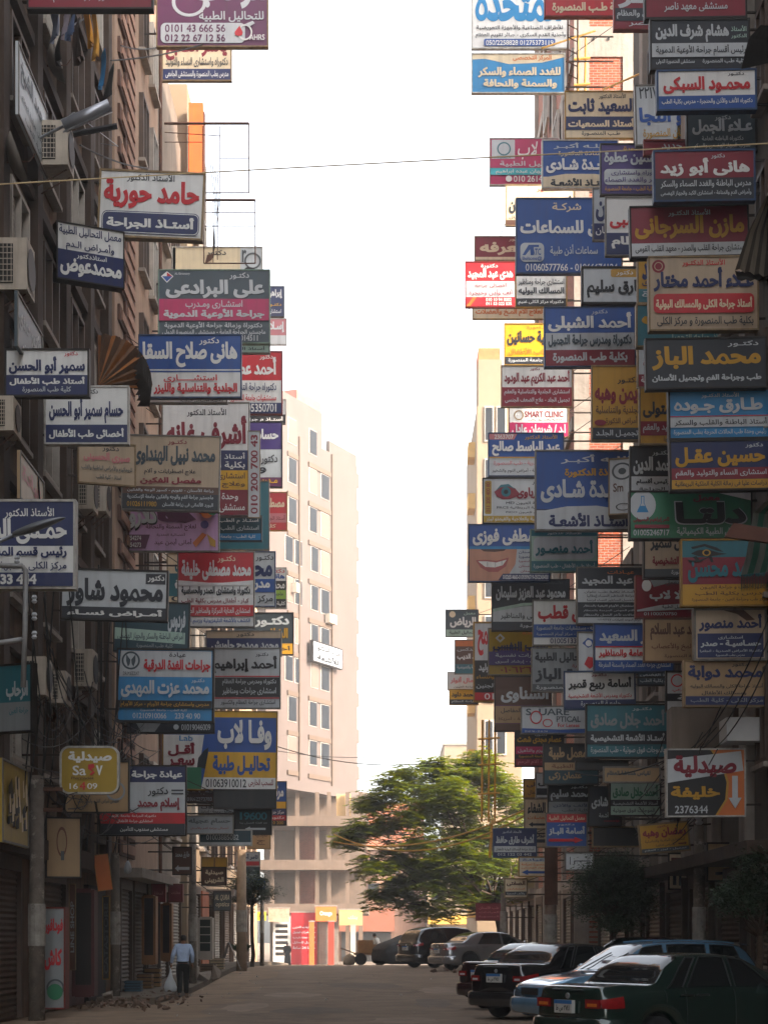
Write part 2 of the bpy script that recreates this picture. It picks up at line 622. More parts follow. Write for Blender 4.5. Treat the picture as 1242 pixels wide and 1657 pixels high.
# ------------------------------------------------------------------ ground
def ground_mat(name, a, b, sc, bump, spots=0.0):
    return mat(name, a, 0.95, 0.3, sc, bump=bump, dirt=b, spots=spots, streak=0.0, spec=0.2)
M_DIRT = ground_mat('packed_dirt', '83705c', '5e4e40', 0.9, 0.5, .6)
M_ASPH = ground_mat('worn_asphalt', '7b6c5d', '584d43', 0.9, 0.5, .6)
M_PAVE = ground_mat('pavement_concrete', '665c50', '4a4138', 1.4, 0.5, .6)

def sheet(name, xs, ys, dz, m, edge=None):
    v, f = [], []
    for y in ys:
        for x in xs:
            e = 0
            if edge and abs(x) == max(abs(q) for q in xs):
                e = edge * math.sin(y * .7) + edge * .6 * math.sin(y * 1.9 + 1) * (1 if x > 0 else -1)
            v.append((x + e, y, gz(y) + dz))
    n = len(xs)
    for j in range(len(ys) - 1):
        for i in range(n - 1):
            f.append((j * n + i, j * n + i + 1, (j + 1) * n + i + 1, (j + 1) * n + i))
    b = MB().add(v, f)
    return tag(b.build(name, m), kind='structure')
YS = [-60, -30, 0, 10] + [12 + 2 * k for k in range(72)] + [170, 200, 260, 400, 900]
sheet('ground', [-500, -60, -20, -9, -6, -3, 0, 3, 6, 9, 20, 60, 500], YS, 0.0, M_DIRT)
sheet('road', [-3.9, -2, 0, 2, 3.9], [y for y in YS if y <= 170], 0.004, M_ASPH, edge=.3)

def kerb_walk(name, x0, x1, d0, d1, h):
    b = MB()
    n = int((d1 - d0) / 2)
    for k in range(n):
        a, c = d0 + (d1 - d0) * k / n, d0 + (d1 - d0) * (k + 1) / n
        v = [(x0, a, gz(a) - .1), (x1, a, gz(a) - .1), (x1, c, gz(c) - .1), (x0, c, gz(c) - .1), (x0, a, gz(a) + h), (x1, a, gz(a) + h), (x1, c, gz(c) + h), (x0, c, gz(c) + h)]
        b.add(v, [(4, 5, 6, 7), (0, 4, 7, 3), (1, 2, 6, 5)] + ([(0, 1, 5, 4)] if k == 0 else []) + ([(3, 7, 6, 2)] if k == n - 1 else []))
    return tag(b.build(name, M_PAVE), kind='structure')
kerb_walk('pavement', -6.98, -5.55, 45.0, 108, .17)
kerb_walk('pavement', 5.3, 6.98, 20, 78, .15)

def patch_of_road(x, y, rx, ry, m, seed):
    rg = random.Random(seed)
    n = 18
    pts = []
    for k in range(n):
        a = 2 * math.pi * k / n
        q = rg.uniform(.75, 1.1)
        xx, yy = x + rx * q * math.cos(a), y + ry * q * math.sin(a)
        pts.append((xx, yy, gz(yy) + .008))
    tag(MB().add([(x, y, gz(y) + .008)] + pts, [(0, k + 1, (k + 1) % n + 1) for k in range(n)]).build('road_patch', m), kind='structure')
for k, (x, y, rx, ry, h) in enumerate(((-1.6, 41, .9, 2.2, '65594d'), (1.2, 46, .5, 3.5, '675b50'), (-2.6, 52, .8, 2.0, '867564'), (.4, 36, .7, 1.6, '847362'), (-.6, 58, 1.3, 2.0, '66594d'), (-3.2, 43, .5, 3.0, '887665'), (1.8, 55, .8, 2.4, '847363'))):
    patch_of_road(x, y, rx, ry, mat('road_patch_' + h, h, .95, .3, 1.5, bump=.4, spots=.4), k)
# ------------------------------------------------------------------ wall materials
M_BROWN = mat('brown_plaster', '6e5540', .9, .35, .8, streak=.75, dirt='3c2b20', bump=.35, spots=.3)
M_PIER = mat('dark_pier_plaster', '433328', .9, .35, 1.0, streak=.6, dirt='2e221a', bump=.3)
M_PINK = mat('pinkish_plaster', 'a08570', .9, .2, .8, streak=.5, dirt='6a4f3e', bump=.25)
M_QUOIN = mat('quoin_stone', 'a07a66', .9, .25, 3, streak=.3, bump=.3)
M_QDARK = mat('quoin_joint', '5e4236', .95, .25, 3)
M_GREYW = mat('grey_brown_render', '75685b', .9, .3, .8, streak=.6, dirt='4d4034', bump=.3)
M_CREAM = mat('cream_plaster', '8a7760', .9, .12, .6, streak=.25, dirt='8f7658')
M_WHITE = mat('ivory_plaster', '5f524b', .85, .10, .5, streak=.3, dirt='54473e')
M_CONC = mat('raw_concrete', '9b9186', .92, .25, 1.2, streak=.45, dirt='5b5148', bump=.35)
M_BRICK = brick_mat('red_brick_wall', 'a4502f', '8a3f26', '8f8274', 1.0, 'XZ')
M_BRICKB = brick_mat('red_brick_side', 'a4502f', '8a3f26', '8f8274', 1.0, 'YZ')
M_GREYF = mat('grey_facade', '5f5850', .9, .25, .7, streak=.6, dirt='4a4038', bump=.3)
M_GLASS = glass_mat('window_glass', '1a2026', .1)
M_GLASSF = mat('dim_far_glass', '22272c', .7, .15, 1, spec=.15)
M_GLASSL = glass_mat('pale_window_glass', '5a6470', .15)
M_WFR = mat('window_frame_brown', '4c3a2d', .6, .3, 3)
M_WFRL = mat('window_frame_pale', 'a8a095', .6, .2, 3)
M_DARKIN = mat('dark_shop_interior', '1c1815', .8, .4, 1.5)
M_SHUT = mat('roller_shutter_paint', '523f30', .6, .25, 2, streak=.5, dirt='33251a', metal=.2)
M_SHUTG = mat('grey_roller_shutter', '8a8378', .6, .2, 2, streak=.45, dirt='4a4038', metal=.2)
M_BLACK = mat('black_metal', '17171a', .55, .3, 4)
M_STEEL = mat('galvanised_steel', '8f9296', .45, .25, 5, metal=.5, streak=.3)
M_RUST = mat('rusty_steel', '5a3b2b', .8, .4, 6, metal=.2)
M_AC = mat('ac_casing', 'b7ab9a', .6, .15, 3, streak=.5, dirt='5a4838')

def window(parent, s, X, y0, y1, z0, z1, fm, gm, deep=.1, sill=True, shutter=False):
    """window on a facade plane x = X whose street side points to -s"""
    o = -s
    def bx(b, xa, xb, *r):
        b.box(min(xa, xb), r[0], r[1], max(xa, xb), r[2], r[3])
    b = MB()
    w = .09
    for r in ((y0, z0, y1, z0 + w), (y0, z1 - w, y1, z1), (y0, z0 + w, y0 + w, z1 - w), (y1 - w, z0 + w, y1, z1 - w), ((y0 + y1) / 2 - .03, z0 + w, (y0 + y1) / 2 + .03, z1 - w)):
        bx(b, X + o * .002, X + o * deep, *r)
    fr = b.build('window', fm, parent)
    g = MB()
    bx(g, X + o * .004, X + o * .02, y0 + w, z0 + w, y1 - w, z1 - w)
    g.build('pane', gm, fr)
    if shutter:
        q = MB()
        n = int((z1 - z0 - .2) / .09)
        for k in range(n):
            zz = z0 + .1 + k * .09
            bx(q, X + o * .022, X + o * .05, y0 + w + .02, zz, (y0 + y1) / 2 - .05, zz + .07)
        q.build('louvre', fm, fr)
    if sill:
        q = MB()
        bx(q, X + o * .002, X + o * .2, y0 - .12, z0 - .1, y1 + .12, z0 - .003)
        q.build('sill', MATS['raw_concrete'], fr)
    return fr

def shutter(parent, s, X, y0, y1, z0, z1, m, name='roller_shutter'):
    """corrugated roller shutter in a steel surround"""
    o = -s
    v, f = [], []
    n = int((z1 - z0) / .055)
    for k in range(n + 1):
        z = z0 + (z1 - z0) * k / n
        x = X + o * (.03 + .03 * (k % 2))
        v += [(x, y0, z), (x, y1, z)]
    f = [(2 * k, 2 * k + 1, 2 * k + 3, 2 * k + 2) for k in range(n)]
    sh = MB().add(v, f).build(name, m, parent)
    b = MB()
    xa, xb = sorted((X + o * .002, X + o * .14))
    b.box(xa, y0 - .1, z0, xb, y0 - .004, z1 + .3).box(xa, y1 + .004, z0, xb, y1 + .1, z1 + .3).box(xa, y0 - .004, z1 + .004, xb, y1 + .004, z1 + .3)
    b.build('surround', M_WFR, sh)
    return sh

# ------------------------------------------------------------------ left side buildings
blA = empty('apartment_building', (-7, 40, 0), 'sooty brown apartment block filling the left edge, with dark piers and laundry', 'building')
def P(o):      # parts are modelled in world space and then hung under their thing
    return o
def adopt(root):
    for ch in list(root.children):
        ch.matrix_parent_inverse = Matrix.Translation(-root.location)
def wallbox(root, x0, y0, x1, y1, h, m, name='wall'):
    return MB().box(x0, y0, -.5, x1, y1, h).build(name, m, root)
wallbox(blA, -16, -34, -7.25, 48.2, 36, M_BROWN)
pr = MB()
for y in (34.6, 38.0, 41.4, 44.8, 47.7):
    pr.box(-7.248, y - .28, 3.6, -7.03, y + .28, 36)
pr.build('pier', M_PIER, blA)
lg = MB()
for k in range(9):
    z = 4.0 + 3.15 * k
    for ya, yb in ((-34, 34.3), (34.9, 37.7), (38.3, 41.1), (41.7, 44.5), (45.1, 47.4)):
        lg.box(-7.248, ya, z, -7.09, yb, z + .22)
lg.build('ledge', M_PIER, blA)
for k in range(8):
    for j, (ya, yb) in enumerate(((35.4, 37.2), (38.8, 40.6), (42.2, 44.0), (45.5, 46.9))):
        window(blA, -1, -7.25, ya, yb, 5.05 + 3.15 * k, 6.75 + 3.15 * k, M_WFR if (k + j) % 3 else M_WFRL, M_GLASS if (k * 5 + j) % 4 else M_GLASSL, .16, True, (k + 2 * j) % 3 == 0)
# ground floor shops of the brown block
for ya, yb, z in ((33.2, 36.4, 2.9), (38.9, 41.5, 2.8)):
    shutter(blA, -1, -7.25, ya, yb, .05, z, M_SHUT)
db = MB().box(-7.248, 41.9, .05, -7.15, 44.3, 2.7).build('shop_door', mat('dark_red_door', '4a1a1a', .6, .3, 2), blA)
MB().box(-7.248, 44.8, .05, -7.13, 47.6, 2.9).build('shop_front', M_DARKIN, blA)
MB().box(-7.248, 32, 3.2, -6.85, 48.1, 3.6).build('canopy', M_PIER, blA)
adopt(blA)

blB = empty('apartment_building', (-7, 52, 0), 'pinkish apartment block with a zigzag stone quoin up its corner', 'building')
wallbox(blB, -16, 48.25, -7.0, 57.4, 38, M_PINK)
q1, q2 = MB(), MB()
z, k = 3.8, 0
while z < 37:
    wd = 3.0 if k % 2 == 0 else 1.9
    y0 = 51.75 - wd
    q1.box(-6.998, y0, z, -6.93, 51.75, z + .42)
    q2.box(-6.928, y0 + .25, z + .09, -6.89, 51.5, z + .34)
    z += .44
    k += 1
qo = q1.build('quoin', M_QDARK, blB)
q2.build('quoin_block', M_QUOIN, qo)
for k in range(10):
    window(blB, -1, -7, 53.0, 54.3, 5.0 + 3.15 * k, 6.9 + 3.15 * k, M_WFR, M_GLASS, .14)
    window(blB, -1, -7, 55.3, 56.5, 5.0 + 3.15 * k, 6.9 + 3.15 * k, M_WFRL, M_GLASSL, .14)
for ya, yb in ((48.6, 50.6), (51.2, 53.6), (54.2, 56.9)):
    shutter(blB, -1, -7, ya, yb, .2, 2.9, M_SHUT)
MB().box(-6.998, 48.4, 3.2, -6.3, 57.2, 3.45).build('canopy', M_CONC, blB)
MB().tube([(-6.85, 56.9, 3.5), (-6.85, 56.9, 36)], .06, 6).build('drainpipe', M_RUST, blB)
adopt(blB)

blC = empty('apartment_building', (-7.1, 60, 0), 'narrow grey brown block between the quoined block and the cream one', 'building')
wallbox(blC, -16, 57.5, -7.1, 64.8, 29.2, M_GREYW)
MB().box(-7.6, 57.6, 29.203, -7.2, 64.7, 30.2).build('parapet', M_GREYW, blC)
for k in range(7):
    window(blC, -1, -7.1, 59, 60.4, 5.0 + 3.15 * k, 6.9 + 3.15 * k, M_WFR, M_GLASS, .14)
    window(blC, -1, -7.1, 62, 63.4, 5.0 + 3.15 * k, 6.9 + 3.15 * k, M_WFR, M_GLASS, .14)
for ya, yb in ((58, 60), (60.6, 63.8)):
    shutter(blC, -1, -7.1, ya, yb, .35, 3.1, M_SHUTG)
adopt(blC)

blD = empty('apartment_building', (-7, 68, 0), 'cream block with a blank end wall rising behind empty sign frames', 'building')
wallbox(blD, -16, 65.5, -6.95, 72.6, 31.8, M_CREAM)
for k in range(8):
    window(blD, -1, -6.95, 67, 68.4, 5.0 + 3.15 * k, 6.9 + 3.15 * k, M_WFRL, M_GLASSL, .14)
    window(blD, -1, -6.95, 70, 71.4, 5.0 + 3.15 * k, 6.9 + 3.15 * k, M_WFRL, M_GLASSL, .14)
MB().box(-7.75, 65.44, 9, -7.55, 65.497, 30.4).build('blue_pipe', mat('blue_paint', '4a6780', .6), blD)
MB().box(-7.35, 65.46, 9, -7.25, 65.497, 28.4).build('drainpipe', M_RUST, blD)
shutter(blD, -1, -6.95, 66.2, 69, .4, 3.2, M_SHUTG)
MB().box(-6.948, 69.6, .4, -6.8, 72.2, 3.4).build('shop_front', mat('orange_shopfront', 'a8552a', .6, .3, 2), blD)
adopt(blD)

og = empty('upright_sign', at(317, 300, 65), 'tall orange upright sign box against the cream end wall', 'sign')
hh = (300 - 166) * 65 / FPX
MB().box(-.25, 0, 0, .25, .35, hh).build('panel', mat('orange_panel', 'd8601f', .5, .15, 1, streak=.3), og)
MB().box(.252, .05, 0, .3, .3, hh - .3).build('side_rail', M_RUST, og)

blE = empty('apartment_building', (-7.3, 88, 0), 'tan lower block beyond the cream one, mostly hidden by signs', 'building')
wallbox(blE, -16, 72.8, -7.3, 107, 22, mat('tan_plaster', 'a5896a', .9, .25, .8, streak=.5, bump=.3))
for k in range(5):
    for j in range(8):
        window(blE, -1, -7.3, 74.5 + 4 * j, 76 + 4 * j, 5.0 + 3.15 * k, 6.9 + 3.15 * k, M_WFR, M_GLASS, .14)
for j in range(6):
    shutter(blE, -1, -7.3, 73.6 + 5 * j, 77 + 5 * j, .25 if j < 2 else -.1, 3.0, M_SHUTG if j % 2 else M_SHUT)
MB().box(-7.298, 73, 3.3, -5.9, 88, 3.55).build('canopy', M_CONC, blE)
adopt(blE)

# ------------------------------------------------------------------ right side buildings
brA = empty('apartment_building', (7, 40, 0), 'dark grey apartment block along the right edge behind the nearest signs', 'building')
wallbox(brA, 7.25, -34, 15, 54, 38.5, M_GREYF)
pr = MB()
for y in (33.0, 36.6, 40.2, 43.8, 47.4, 51.0):
    pr.box(7.05, y - .3, 3.4, 7.248, y + .3, 38.4)
pr.build('pier', M_CONC, brA)
for k in range(9):
    for j, (ya, yb) in enumerate(((34.6, 35.6), (37.8, 39.4), (41.4, 43.0), (45, 46.6), (48.6, 50.2))):
        window(brA, 1, 7.25, ya, yb, 4.9 + 3.15 * k, 6.7 + 3.15 * k, M_WFR, M_GLASS, .14)
for j, (ya, yb) in enumerate(((33.6, 36), (37.2, 39.6), (40.8, 43.2), (44.4, 46.8), (48, 50.4), (51.6, 53.6))):
    shutter(brA, 1, 7.25, ya, yb, .18, 2.75, M_SHUT)
b = MB().box(5.95, 38.4, 5.4, 7.248, 39.1, 6.4).box(5.95, 38.4, 5.2, 7.248, 39.1, 5.397)
b.build('balcony', mat('beige_balcony', '8f8376', .9, .15, 1, streak=.4), brA)
MB().box(6.5, 35.2, 5.35, 7.6, 36.0, 5.8).build('white_fascia', mat('white_fascia', 'c4c4c2', .6, .1, 2), brA)
MB().box(6.45, 33, 3.1, 7.248, 53.9, 3.35).build('canopy', M_PIER, brA)
adopt(brA)

brG = empty('low_building', (7.2, 58, 0), 'low plastered building filling the gap before the brick tower', 'building')
wallbox(brG, 7.2, 54.05, 15, 61.9, 13, M_GREYW)
for k in range(3):
    window(brG, 1, 7.2, 55.4, 57, 4.9 + 3.0 * k, 6.5 + 3.0 * k, M_WFR, M_GLASS, .14)
    window(brG, 1, 7.2, 58.8, 60.4, 4.9 + 3.0 * k, 6.5 + 3.0 * k, M_WFR, M_GLASS, .14)
shutter(brG, 1, 7.2, 54.6, 57.4, .35, 3.0, M_SHUT)
shutter(brG, 1, 7.2, 58.2, 61.2, .4, 3.0, M_SHUTG)
adopt(brG)

brB = empty('brick_tower', (7, 70, 0), 'unplastered tower of red brick panels in a pale concrete grid', 'building')
wallbox(brB, 6.42, 62.12, 13.2, 78, 44, M_BRICKB)
cc, bp = MB(), MB()
for x in (6.35, 7.98, 10.3, 12.6):
    cc.box(x, 62.0, 0, x + .5, 62.118, 44)
for k in range(14):
    z = 3.2 + 3.1 * k
    for xa, xb in ((6.852, 7.978), (8.482, 10.298), (10.802, 12.598)):
        cc.box(xa, 62.0, z, xb, 62.118, z + 1.0)
        bp.box(xa, 62.05, z + 1.003, xb, 62.117, z + 3.097)
    for ya in (62.3, 66.2, 70.1, 74):
        cc.box(6.3, ya, z, 6.418, ya + 3.0, z + .45)
for ya in (65.6, 69.4, 73.2, 77.4):
    cc.box(6.28, ya - .25, 0, 6.418, ya + .25, 44)
cc.build('concrete_grid', M_CONC, brB)
bp.build('brick_infill', M_BRICK, brB)
tie = MB()
for k in range(14):
    for x in (7.0, 7.5):
        tie.box(x - .03, 61.96, 3.75 + 3.1 * k, x + .03, 61.998, 3.83 + 3.1 * k)
tie.build('formwork_tie', M_BLACK, brB)
for k in range(11):
    window(brB, 1, 6.3, 66.6, 68.2, 5 + 3.1 * k, 6.6 + 3.1 * k, M_WFRL, M_GLASS, .1, False)
    window(brB, 1, 6.3, 70.6, 72.2, 5 + 3.1 * k, 6.6 + 3.1 * k, M_WFRL, M_GLASS, .1, False)
for ya, yb in ((62.6, 65), (66.2, 68.8), (70, 72.6), (74, 76.8)):
    shutter(brB, 1, 6.42, ya, yb, .45, 3.0, M_SHUTG)
adopt(brB)

brC = empty('low_building', (7, 90, 0), 'low shop row behind the feathery tree on the right', 'building')
wallbox(brC, 7.0, 79, 12, 106, 5.0, M_CREAM)
for j in range(6):
    shutter(brC, 1, 7.0, 80 + 4.3 * j, 83 + 4.3 * j, .1, 3.1, M_SHUTG)
MB().box(6.2, 79.2, 3.5, 6.998, 105.8, 3.75).build('canopy', M_CONC, brC)
adopt(brC)

brD = empty('apartment_building', (6.8, 114, 0), 'sunlit cream tower with an orange top, narrow and far down the right side', 'building')
wallbox(brD, 5.52, 110, 8.1, 124, 33.2, M_CREAM)
MB().box(5.6, 110.05, 33.203, 7.0, 113, 36).build('parapet', M_CREAM, brD)
MB().box(5.6, 110.1, 36.003, 6.9, 113, 36.7).build('brick_coping', mat('orange_brick', 'b86a3c', .9, .25, 3), brD)
fr_, gl_, bal = MB(), MB(), MB()
for k in range(10):
    z = 2.9 + 3.1 * k
    fr = MB()
    for xa, xb in ((5.95, 6.5), (6.65, 7.25)):
        fr.box(xa, 109.9, z + .3, xb, 109.998, z + 2.4)
    w_ = fr.build('window', M_WFRL, brD)
    g = MB()
    for xa, xb in ((6.03, 6.42), (6.73, 7.17)):
        g.box(xa, 109.87, z + .4, xb, 109.898, z + 2.3)
    g.build('pane', M_GLASSF, w_)
    MB().box(5.1, 112 + .3, z, 5.518, 114.2, z + .9).build('balcony', mat('yellow_balcony', 'c9a25a', .8, .15, 2), brD)
MB().box(5.42, 109.5, 17.2, 7.6, 109.868, 18.9).build('awning_band', mat('orange_awning', 'cf6424', .7, .2, 2), brD)
adopt(brD)

# ------------------------------------------------------------------ white block at the end of the street
def wd(px):                       # depth of the slanting facade seen at that picture column
    return 70.66 / (0.4577 - (px - CX) / FPX)
def wpt(px, z, out=0.0):
    d = wd(px)
    return Vector(((px - CX) * d / FPX + .909 * out, d - .416 * out, z))
wb = empty('apartment_building', (-5, 143, 0), 'tall sunlit ivory block with narrow windows at the far end of the street', 'building')
b = MB()
def wslab(b, pa, pb, z0, z1, out0, out1):
    v = [wpt(pa, z0, out0), wpt(pb, z0, out0), wpt(pb, z0, out1), wpt(pa, z0, out1)]
    v += [Vector((p.x, p.y, z1)) for p in v]
    return b.add(v, [(0, 1, 2, 3), (4, 7, 6, 5), (0, 4, 5, 1), (1, 5, 6, 2), (2, 6, 7, 3), (3, 7, 4, 0)])
wslab(b, 430, 578, 13.4, 39.7, -12, 0)
b.build('wall', M_WHITE, wb)
b = MB()
wslab(b, 446, 521, 39.703, 42.4, -11.9, 0.0)
b.build('roof_storey', M_WHITE, wb)
wslab(MB(), 482, 521, 42.403, 43.2, -6, -.1).build('pink_parapet', mat('pink_parapet', 'a06a5a', .9, .15, 2), wb)
wslab(MB(), 533, 577, 39.703, 40.6, -.3, -.02).build('parapet', M_WHITE, wb)
b = MB()
for px in (483, 536):
    wslab(b, px - .8, px + .8, 13.6, 39.6, .002, .14)
for k in range(9):
    zz = 13.9 + 2.98 * k
    wslab(b, 464, 481, zz, zz + .35, .002, .12)
    wslab(b, 498, 534, zz, zz + .35, .002, .12)
b.build('trim', mat('peach_trim', '5c4b3d', .9, .1, 2), wb)
for k in range(9):
    z0 = 15.0 + 2.98 * k
    cols = [(466, 478), (500, 511), (519, 531)]
    if 2 <= k <= 5:
        cols = [(461, 472), (477, 487) if k > 3 else (477, 482), (503, 513), (519, 531)]
    for j, (pa, pb) in enumerate(cols):
        if k == 8 and pa > 515:
            continue
        o = wslab(MB(), pa - .8, pb + .8, z0 - .06, z0 + 1.86, .003, .05).build('window', M_WFRL, wb)
        blind = (k * 7 + j * 3) % 4 == 0
        wslab(MB(), pa, pb, z0, z0 + 1.8, .052, .09).build('pane', mat('closed_blind', '6e5c50', .8, .1, 2) if blind else M_GLASSF, o)
for k in range(9):
    wslab(MB(), 579.2, 592, 14.6 + 2.98 * k, 15.7 + 2.98 * k, -3.0, -.6).build('balcony', M_WHITE, wb)
wslab(MB(), 430, 592, 12.7, 13.397, -12, .9).build('overhang', M_WHITE, wb)
for k, (px, z) in enumerate(((469, 27.6), (524, 26.2), (530, 26.2))):
    o = wslab(MB(), px, px + 5, z, z + .7, .1, .55).build('air_conditioner', M_AC, wb)
# unfinished arcade below
con = MB()
for z0 in (10.1, 6.8, 3.5):
    con.add([(-9.5, 139.2, z0), (-1.2, 139.2, z0), (-1.2, 152, z0), (-9.5, 152, z0), (-9.5, 139.2, z0 + .75), (-1.2, 139.2, z0 + .75), (-1.2, 152, z0 + .75), (-9.5, 152, z0 + .75)],
            [(0, 1, 2, 3), (4, 7, 6, 5), (0, 4, 5, 1), (1, 5, 6, 2), (2, 6, 7, 3), (3, 7, 4, 0)])
M_ARC = mat('arcade_concrete', '6e5c4d', .9, .2, .8, streak=.4, dirt='453a30', bump=.2)
con.build('floor_slab', M_ARC, wb)
cl = MB()
for x in (-8.6, -6.7, -5.2, -4.3, -2.9, -1.9):
    for za, zb in ((-.6, 3.497), (4.253, 6.797), (7.553, 10.097), (10.853, 12.697)):
        cl.box(x, 140.0, za, x + .3, 140.4, zb)
cl.build('column', M_ARC, wb)
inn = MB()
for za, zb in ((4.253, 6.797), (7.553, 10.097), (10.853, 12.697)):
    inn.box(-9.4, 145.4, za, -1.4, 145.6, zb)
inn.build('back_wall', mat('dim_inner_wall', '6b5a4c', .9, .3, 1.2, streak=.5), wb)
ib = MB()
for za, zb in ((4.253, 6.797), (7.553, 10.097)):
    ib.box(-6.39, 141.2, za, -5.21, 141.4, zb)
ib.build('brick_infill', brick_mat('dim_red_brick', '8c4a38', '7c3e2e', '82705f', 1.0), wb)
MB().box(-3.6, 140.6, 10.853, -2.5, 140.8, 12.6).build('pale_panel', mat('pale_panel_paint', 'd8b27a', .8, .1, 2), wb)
adopt(wb)

def shop(name, x0, x1, y, z0, z1, m, label, cat, sub=None):
    r = empty(name, ((x0 + x1) / 2, y, z0), label, cat)
    w = (x1 - x0) / 2
    MB().box(-w, 0, 0, w, .25, z1 - z0).build('panel', m, r)
    MB().box(-w - .05, -.03, z1 - z0 + .003, w + .05, .28, z1 - z0 + .08).build('rim', M_CONC, r)
    return r
zb0 = gz(139)
r1 = shop('kiosk', -8.3, -7.0, 138.9, zb0, zb0 + 3.6, mat('blinds_white', 'c9c4ba', .6, .1, 2), 'white shopfront with dark horizontal slots left of the red shop', 'shop')
for k in range(6):
    MB().box(-.45, -.03, .7 + .42 * k, .45, -.003, .93 + .42 * k).build('slot', M_DARKIN, r1)
r2 = shop('kiosk', -6.95, -5.0, 138.9, zb0, zb0 + 3.9, mat('red_shop_panel', 'b31d24', .5, .15, 1), 'red shop panel covered in white lettering beside the far man', 'shop')
for k, tx in enumerate(('صيدليات العزبى', 'مستحضرات تجميل', 'أدوية - عناية بالبشرة', 'توصيل للمنازل', 'خدمة 24 ساعة')):
    V, F = text_mesh(tx, -.85, 2.7 - .38 * k, .85, 2.9 - .38 * k, -.01, .03)
    MB().add(V, F).build('lettering', MATS['ink_lgrey'], r2, fix=False)
r3 = shop('kiosk', -4.85, -3.4, 138.7, zb0 + .05, zb0 + 3.2, mat('grey_shutter_flat', '9b917f', .6, .15, 2), 'closed grey shutter between the red shop and the tan sign', 'shop')
for k in range(30):
    pass
sb = MB()
for k in range(28):
    sb.box(-.68, -.04 - .02 * (k % 2), .02 + .11 * k, .68, -.003, .115 + .11 * k)
sb.build('slat', M_SHUTG, r3)
r4 = shop('shop_sign', -5.1, -3.55, 138.3, zb0 + 3.25, zb0 + 4.35, mat('orange_shop_sign', 'd9702c', .5, .1, 1), 'orange shop sign with white script over the grey shutter', 'sign')
V, F = text_mesh('Orange', -.45, .35, .45, .75, -.01, .03)
MB().add(V, F).build('lettering', MATS['ink_white'], r4, fix=False)
r5 = shop('shop_sign', -3.35, -1.6, 138.4, zb0 + 2.95, zb0 + 4.1, mat('tan_shop_sign', 'b39863', .5, .1, 1), 'tan shop sign right of the orange one', 'sign')
V, F = text_mesh('بنك', -.2, .4, .5, .75, -.01, .03)
MB().add(V, F).build('lettering', MATS['ink_cream'], r5, fix=False)
r6 = shop('shop_sign', -8.6, -7.05, 138.2, zb0 + 3.2, zb0 + 4.2, mat('photo_banner', 'c69a80', .5, .4, 3), 'photo banner of a pale face above the slotted shopfront', 'sign')
r7 = shop('shop_sign', -9.4, -8.75, 137.6, zb0 + 3.3, zb0 + 3.95, mat('yellow_shop_sign', 'e0c01a', .5, .1, 1), 'small bright yellow shop sign at the far left shops', 'sign')
V, F = text_mesh('خير بلد', -.25, .2, .25, .5, -.01, .03)
MB().add(V, F).build('lettering', MATS['ink_maroon'], r7, fix=False)
for nm, px0, px1, d, za, zc, cm, lb in (('shop_pillar', 500, 508, 137.9, 0, 3.2, 'orange_pillar:d9682c', 'orange lit pillar left of the grey shutter'), ('shop_pillar', 531, 540, 137.9, 0, 3.2, 'red_pillar:b8331f', 'red pillar with pale edges in front of the grey shutter'), ('shop_pillar', 567, 575, 138.1, 0, 2.9, 'grey_pillar:b5a793', 'pale advertising pillar under the tan shop sign')):
    x0, x1 = (px0 - CX) * d / FPX, (px1 - CX) * d / FPX
    nmm, hx = cm.split(':')
    r = empty(nm, ((x0 + x1) / 2, d, zb0 + za), lb, 'pillar')
    MB().box(-(x1 - x0) / 2, 0, 0, (x1 - x0) / 2, .4, zc).build('shaft', mat(nmm, hx, .5, .15, 1), r)
    MB().box(-(x1 - x0) / 2 - .04, -.04, zc + .003, (x1 - x0) / 2 + .04, .44, zc + .1).build('cap', M_CONC, r)

# ------------------------------------------------------------------ cross street closing the view
bx1 = empty('brick_building', (1, 160, 0), 'unplastered brick and brown block closing the street behind the tree', 'building')
MB().box(-4, 158, -1, 3.5, 168, 9.5).build('wall', mat('brown_render', '9a7560', .9, .2, .6, streak=.4), bx1)
MB().box(-3.5, 157.95, 9.503, 3.4, 160, 13.2).build('roof_storey', brick_mat('sunlit_brick', 'b8623c', 'a4532f', 'a08c78', 1.5), bx1)
MB().box(-4.1, 157.6, 9.2, 3.6, 157.997, 9.5).build('ledge', M_CREAM, bx1)
for k, (x, z) in enumerate(((-.9, 5.2), (.5, 5.2), (2, 5.2), (-.9, 7.2), (.8, 7.2), (2.2, 7.2))):
    o = MB().box(x - .5, 157.9, z, x + .5, 157.997, z + 1.2).build('window', M_WFR, bx1)
    MB().box(x - .4, 157.87, z + .1, x + .4, 157.897, z + 1.1).build('pane', M_GLASS, o)
MB().box(-3.6, 157.8, -.6, .6, 157.997, 2.2).build('shop_front', M_DARKIN, bx1)
MB().box(-3.8, 157.2, 2.25, .9, 157.7, 4.2).build('shop_fascia', mat('brown_fascia', '8a5038', .7, .15, 1), bx1)
adopt(bx1)
bx2 = empty('apartment_building', (6, 160, 0), 'pale plaster block seen through the feathery tree, right of the brick one', 'building')
MB().box(3.6, 156, -1, 12, 166, 8.5).build('wall', M_CREAM, bx2)
for x in (4.6, 6.6, 8.6):
    for z in (1.0, 4.6):
        o = MB().box(x - .5, 155.9, z, x + .5, 155.997, z + 1.5).build('window', M_WFR, bx2)
        MB().box(x - .4, 155.87, z + .1, x + .4, 155.897, z + 1.4).build('pane', M_GLASS, o)
MB().box(3.7, 155.6, 2.85, 9, 155.997, 3.6).build('shop_fascia', mat('yellow_fascia', 'c99a3a', .6, .15, 1), bx2)
adopt(bx2)
bx3 = empty('apartment_building', (8, 190, 0), 'hazy blank pale block peering over the tree top', 'building')
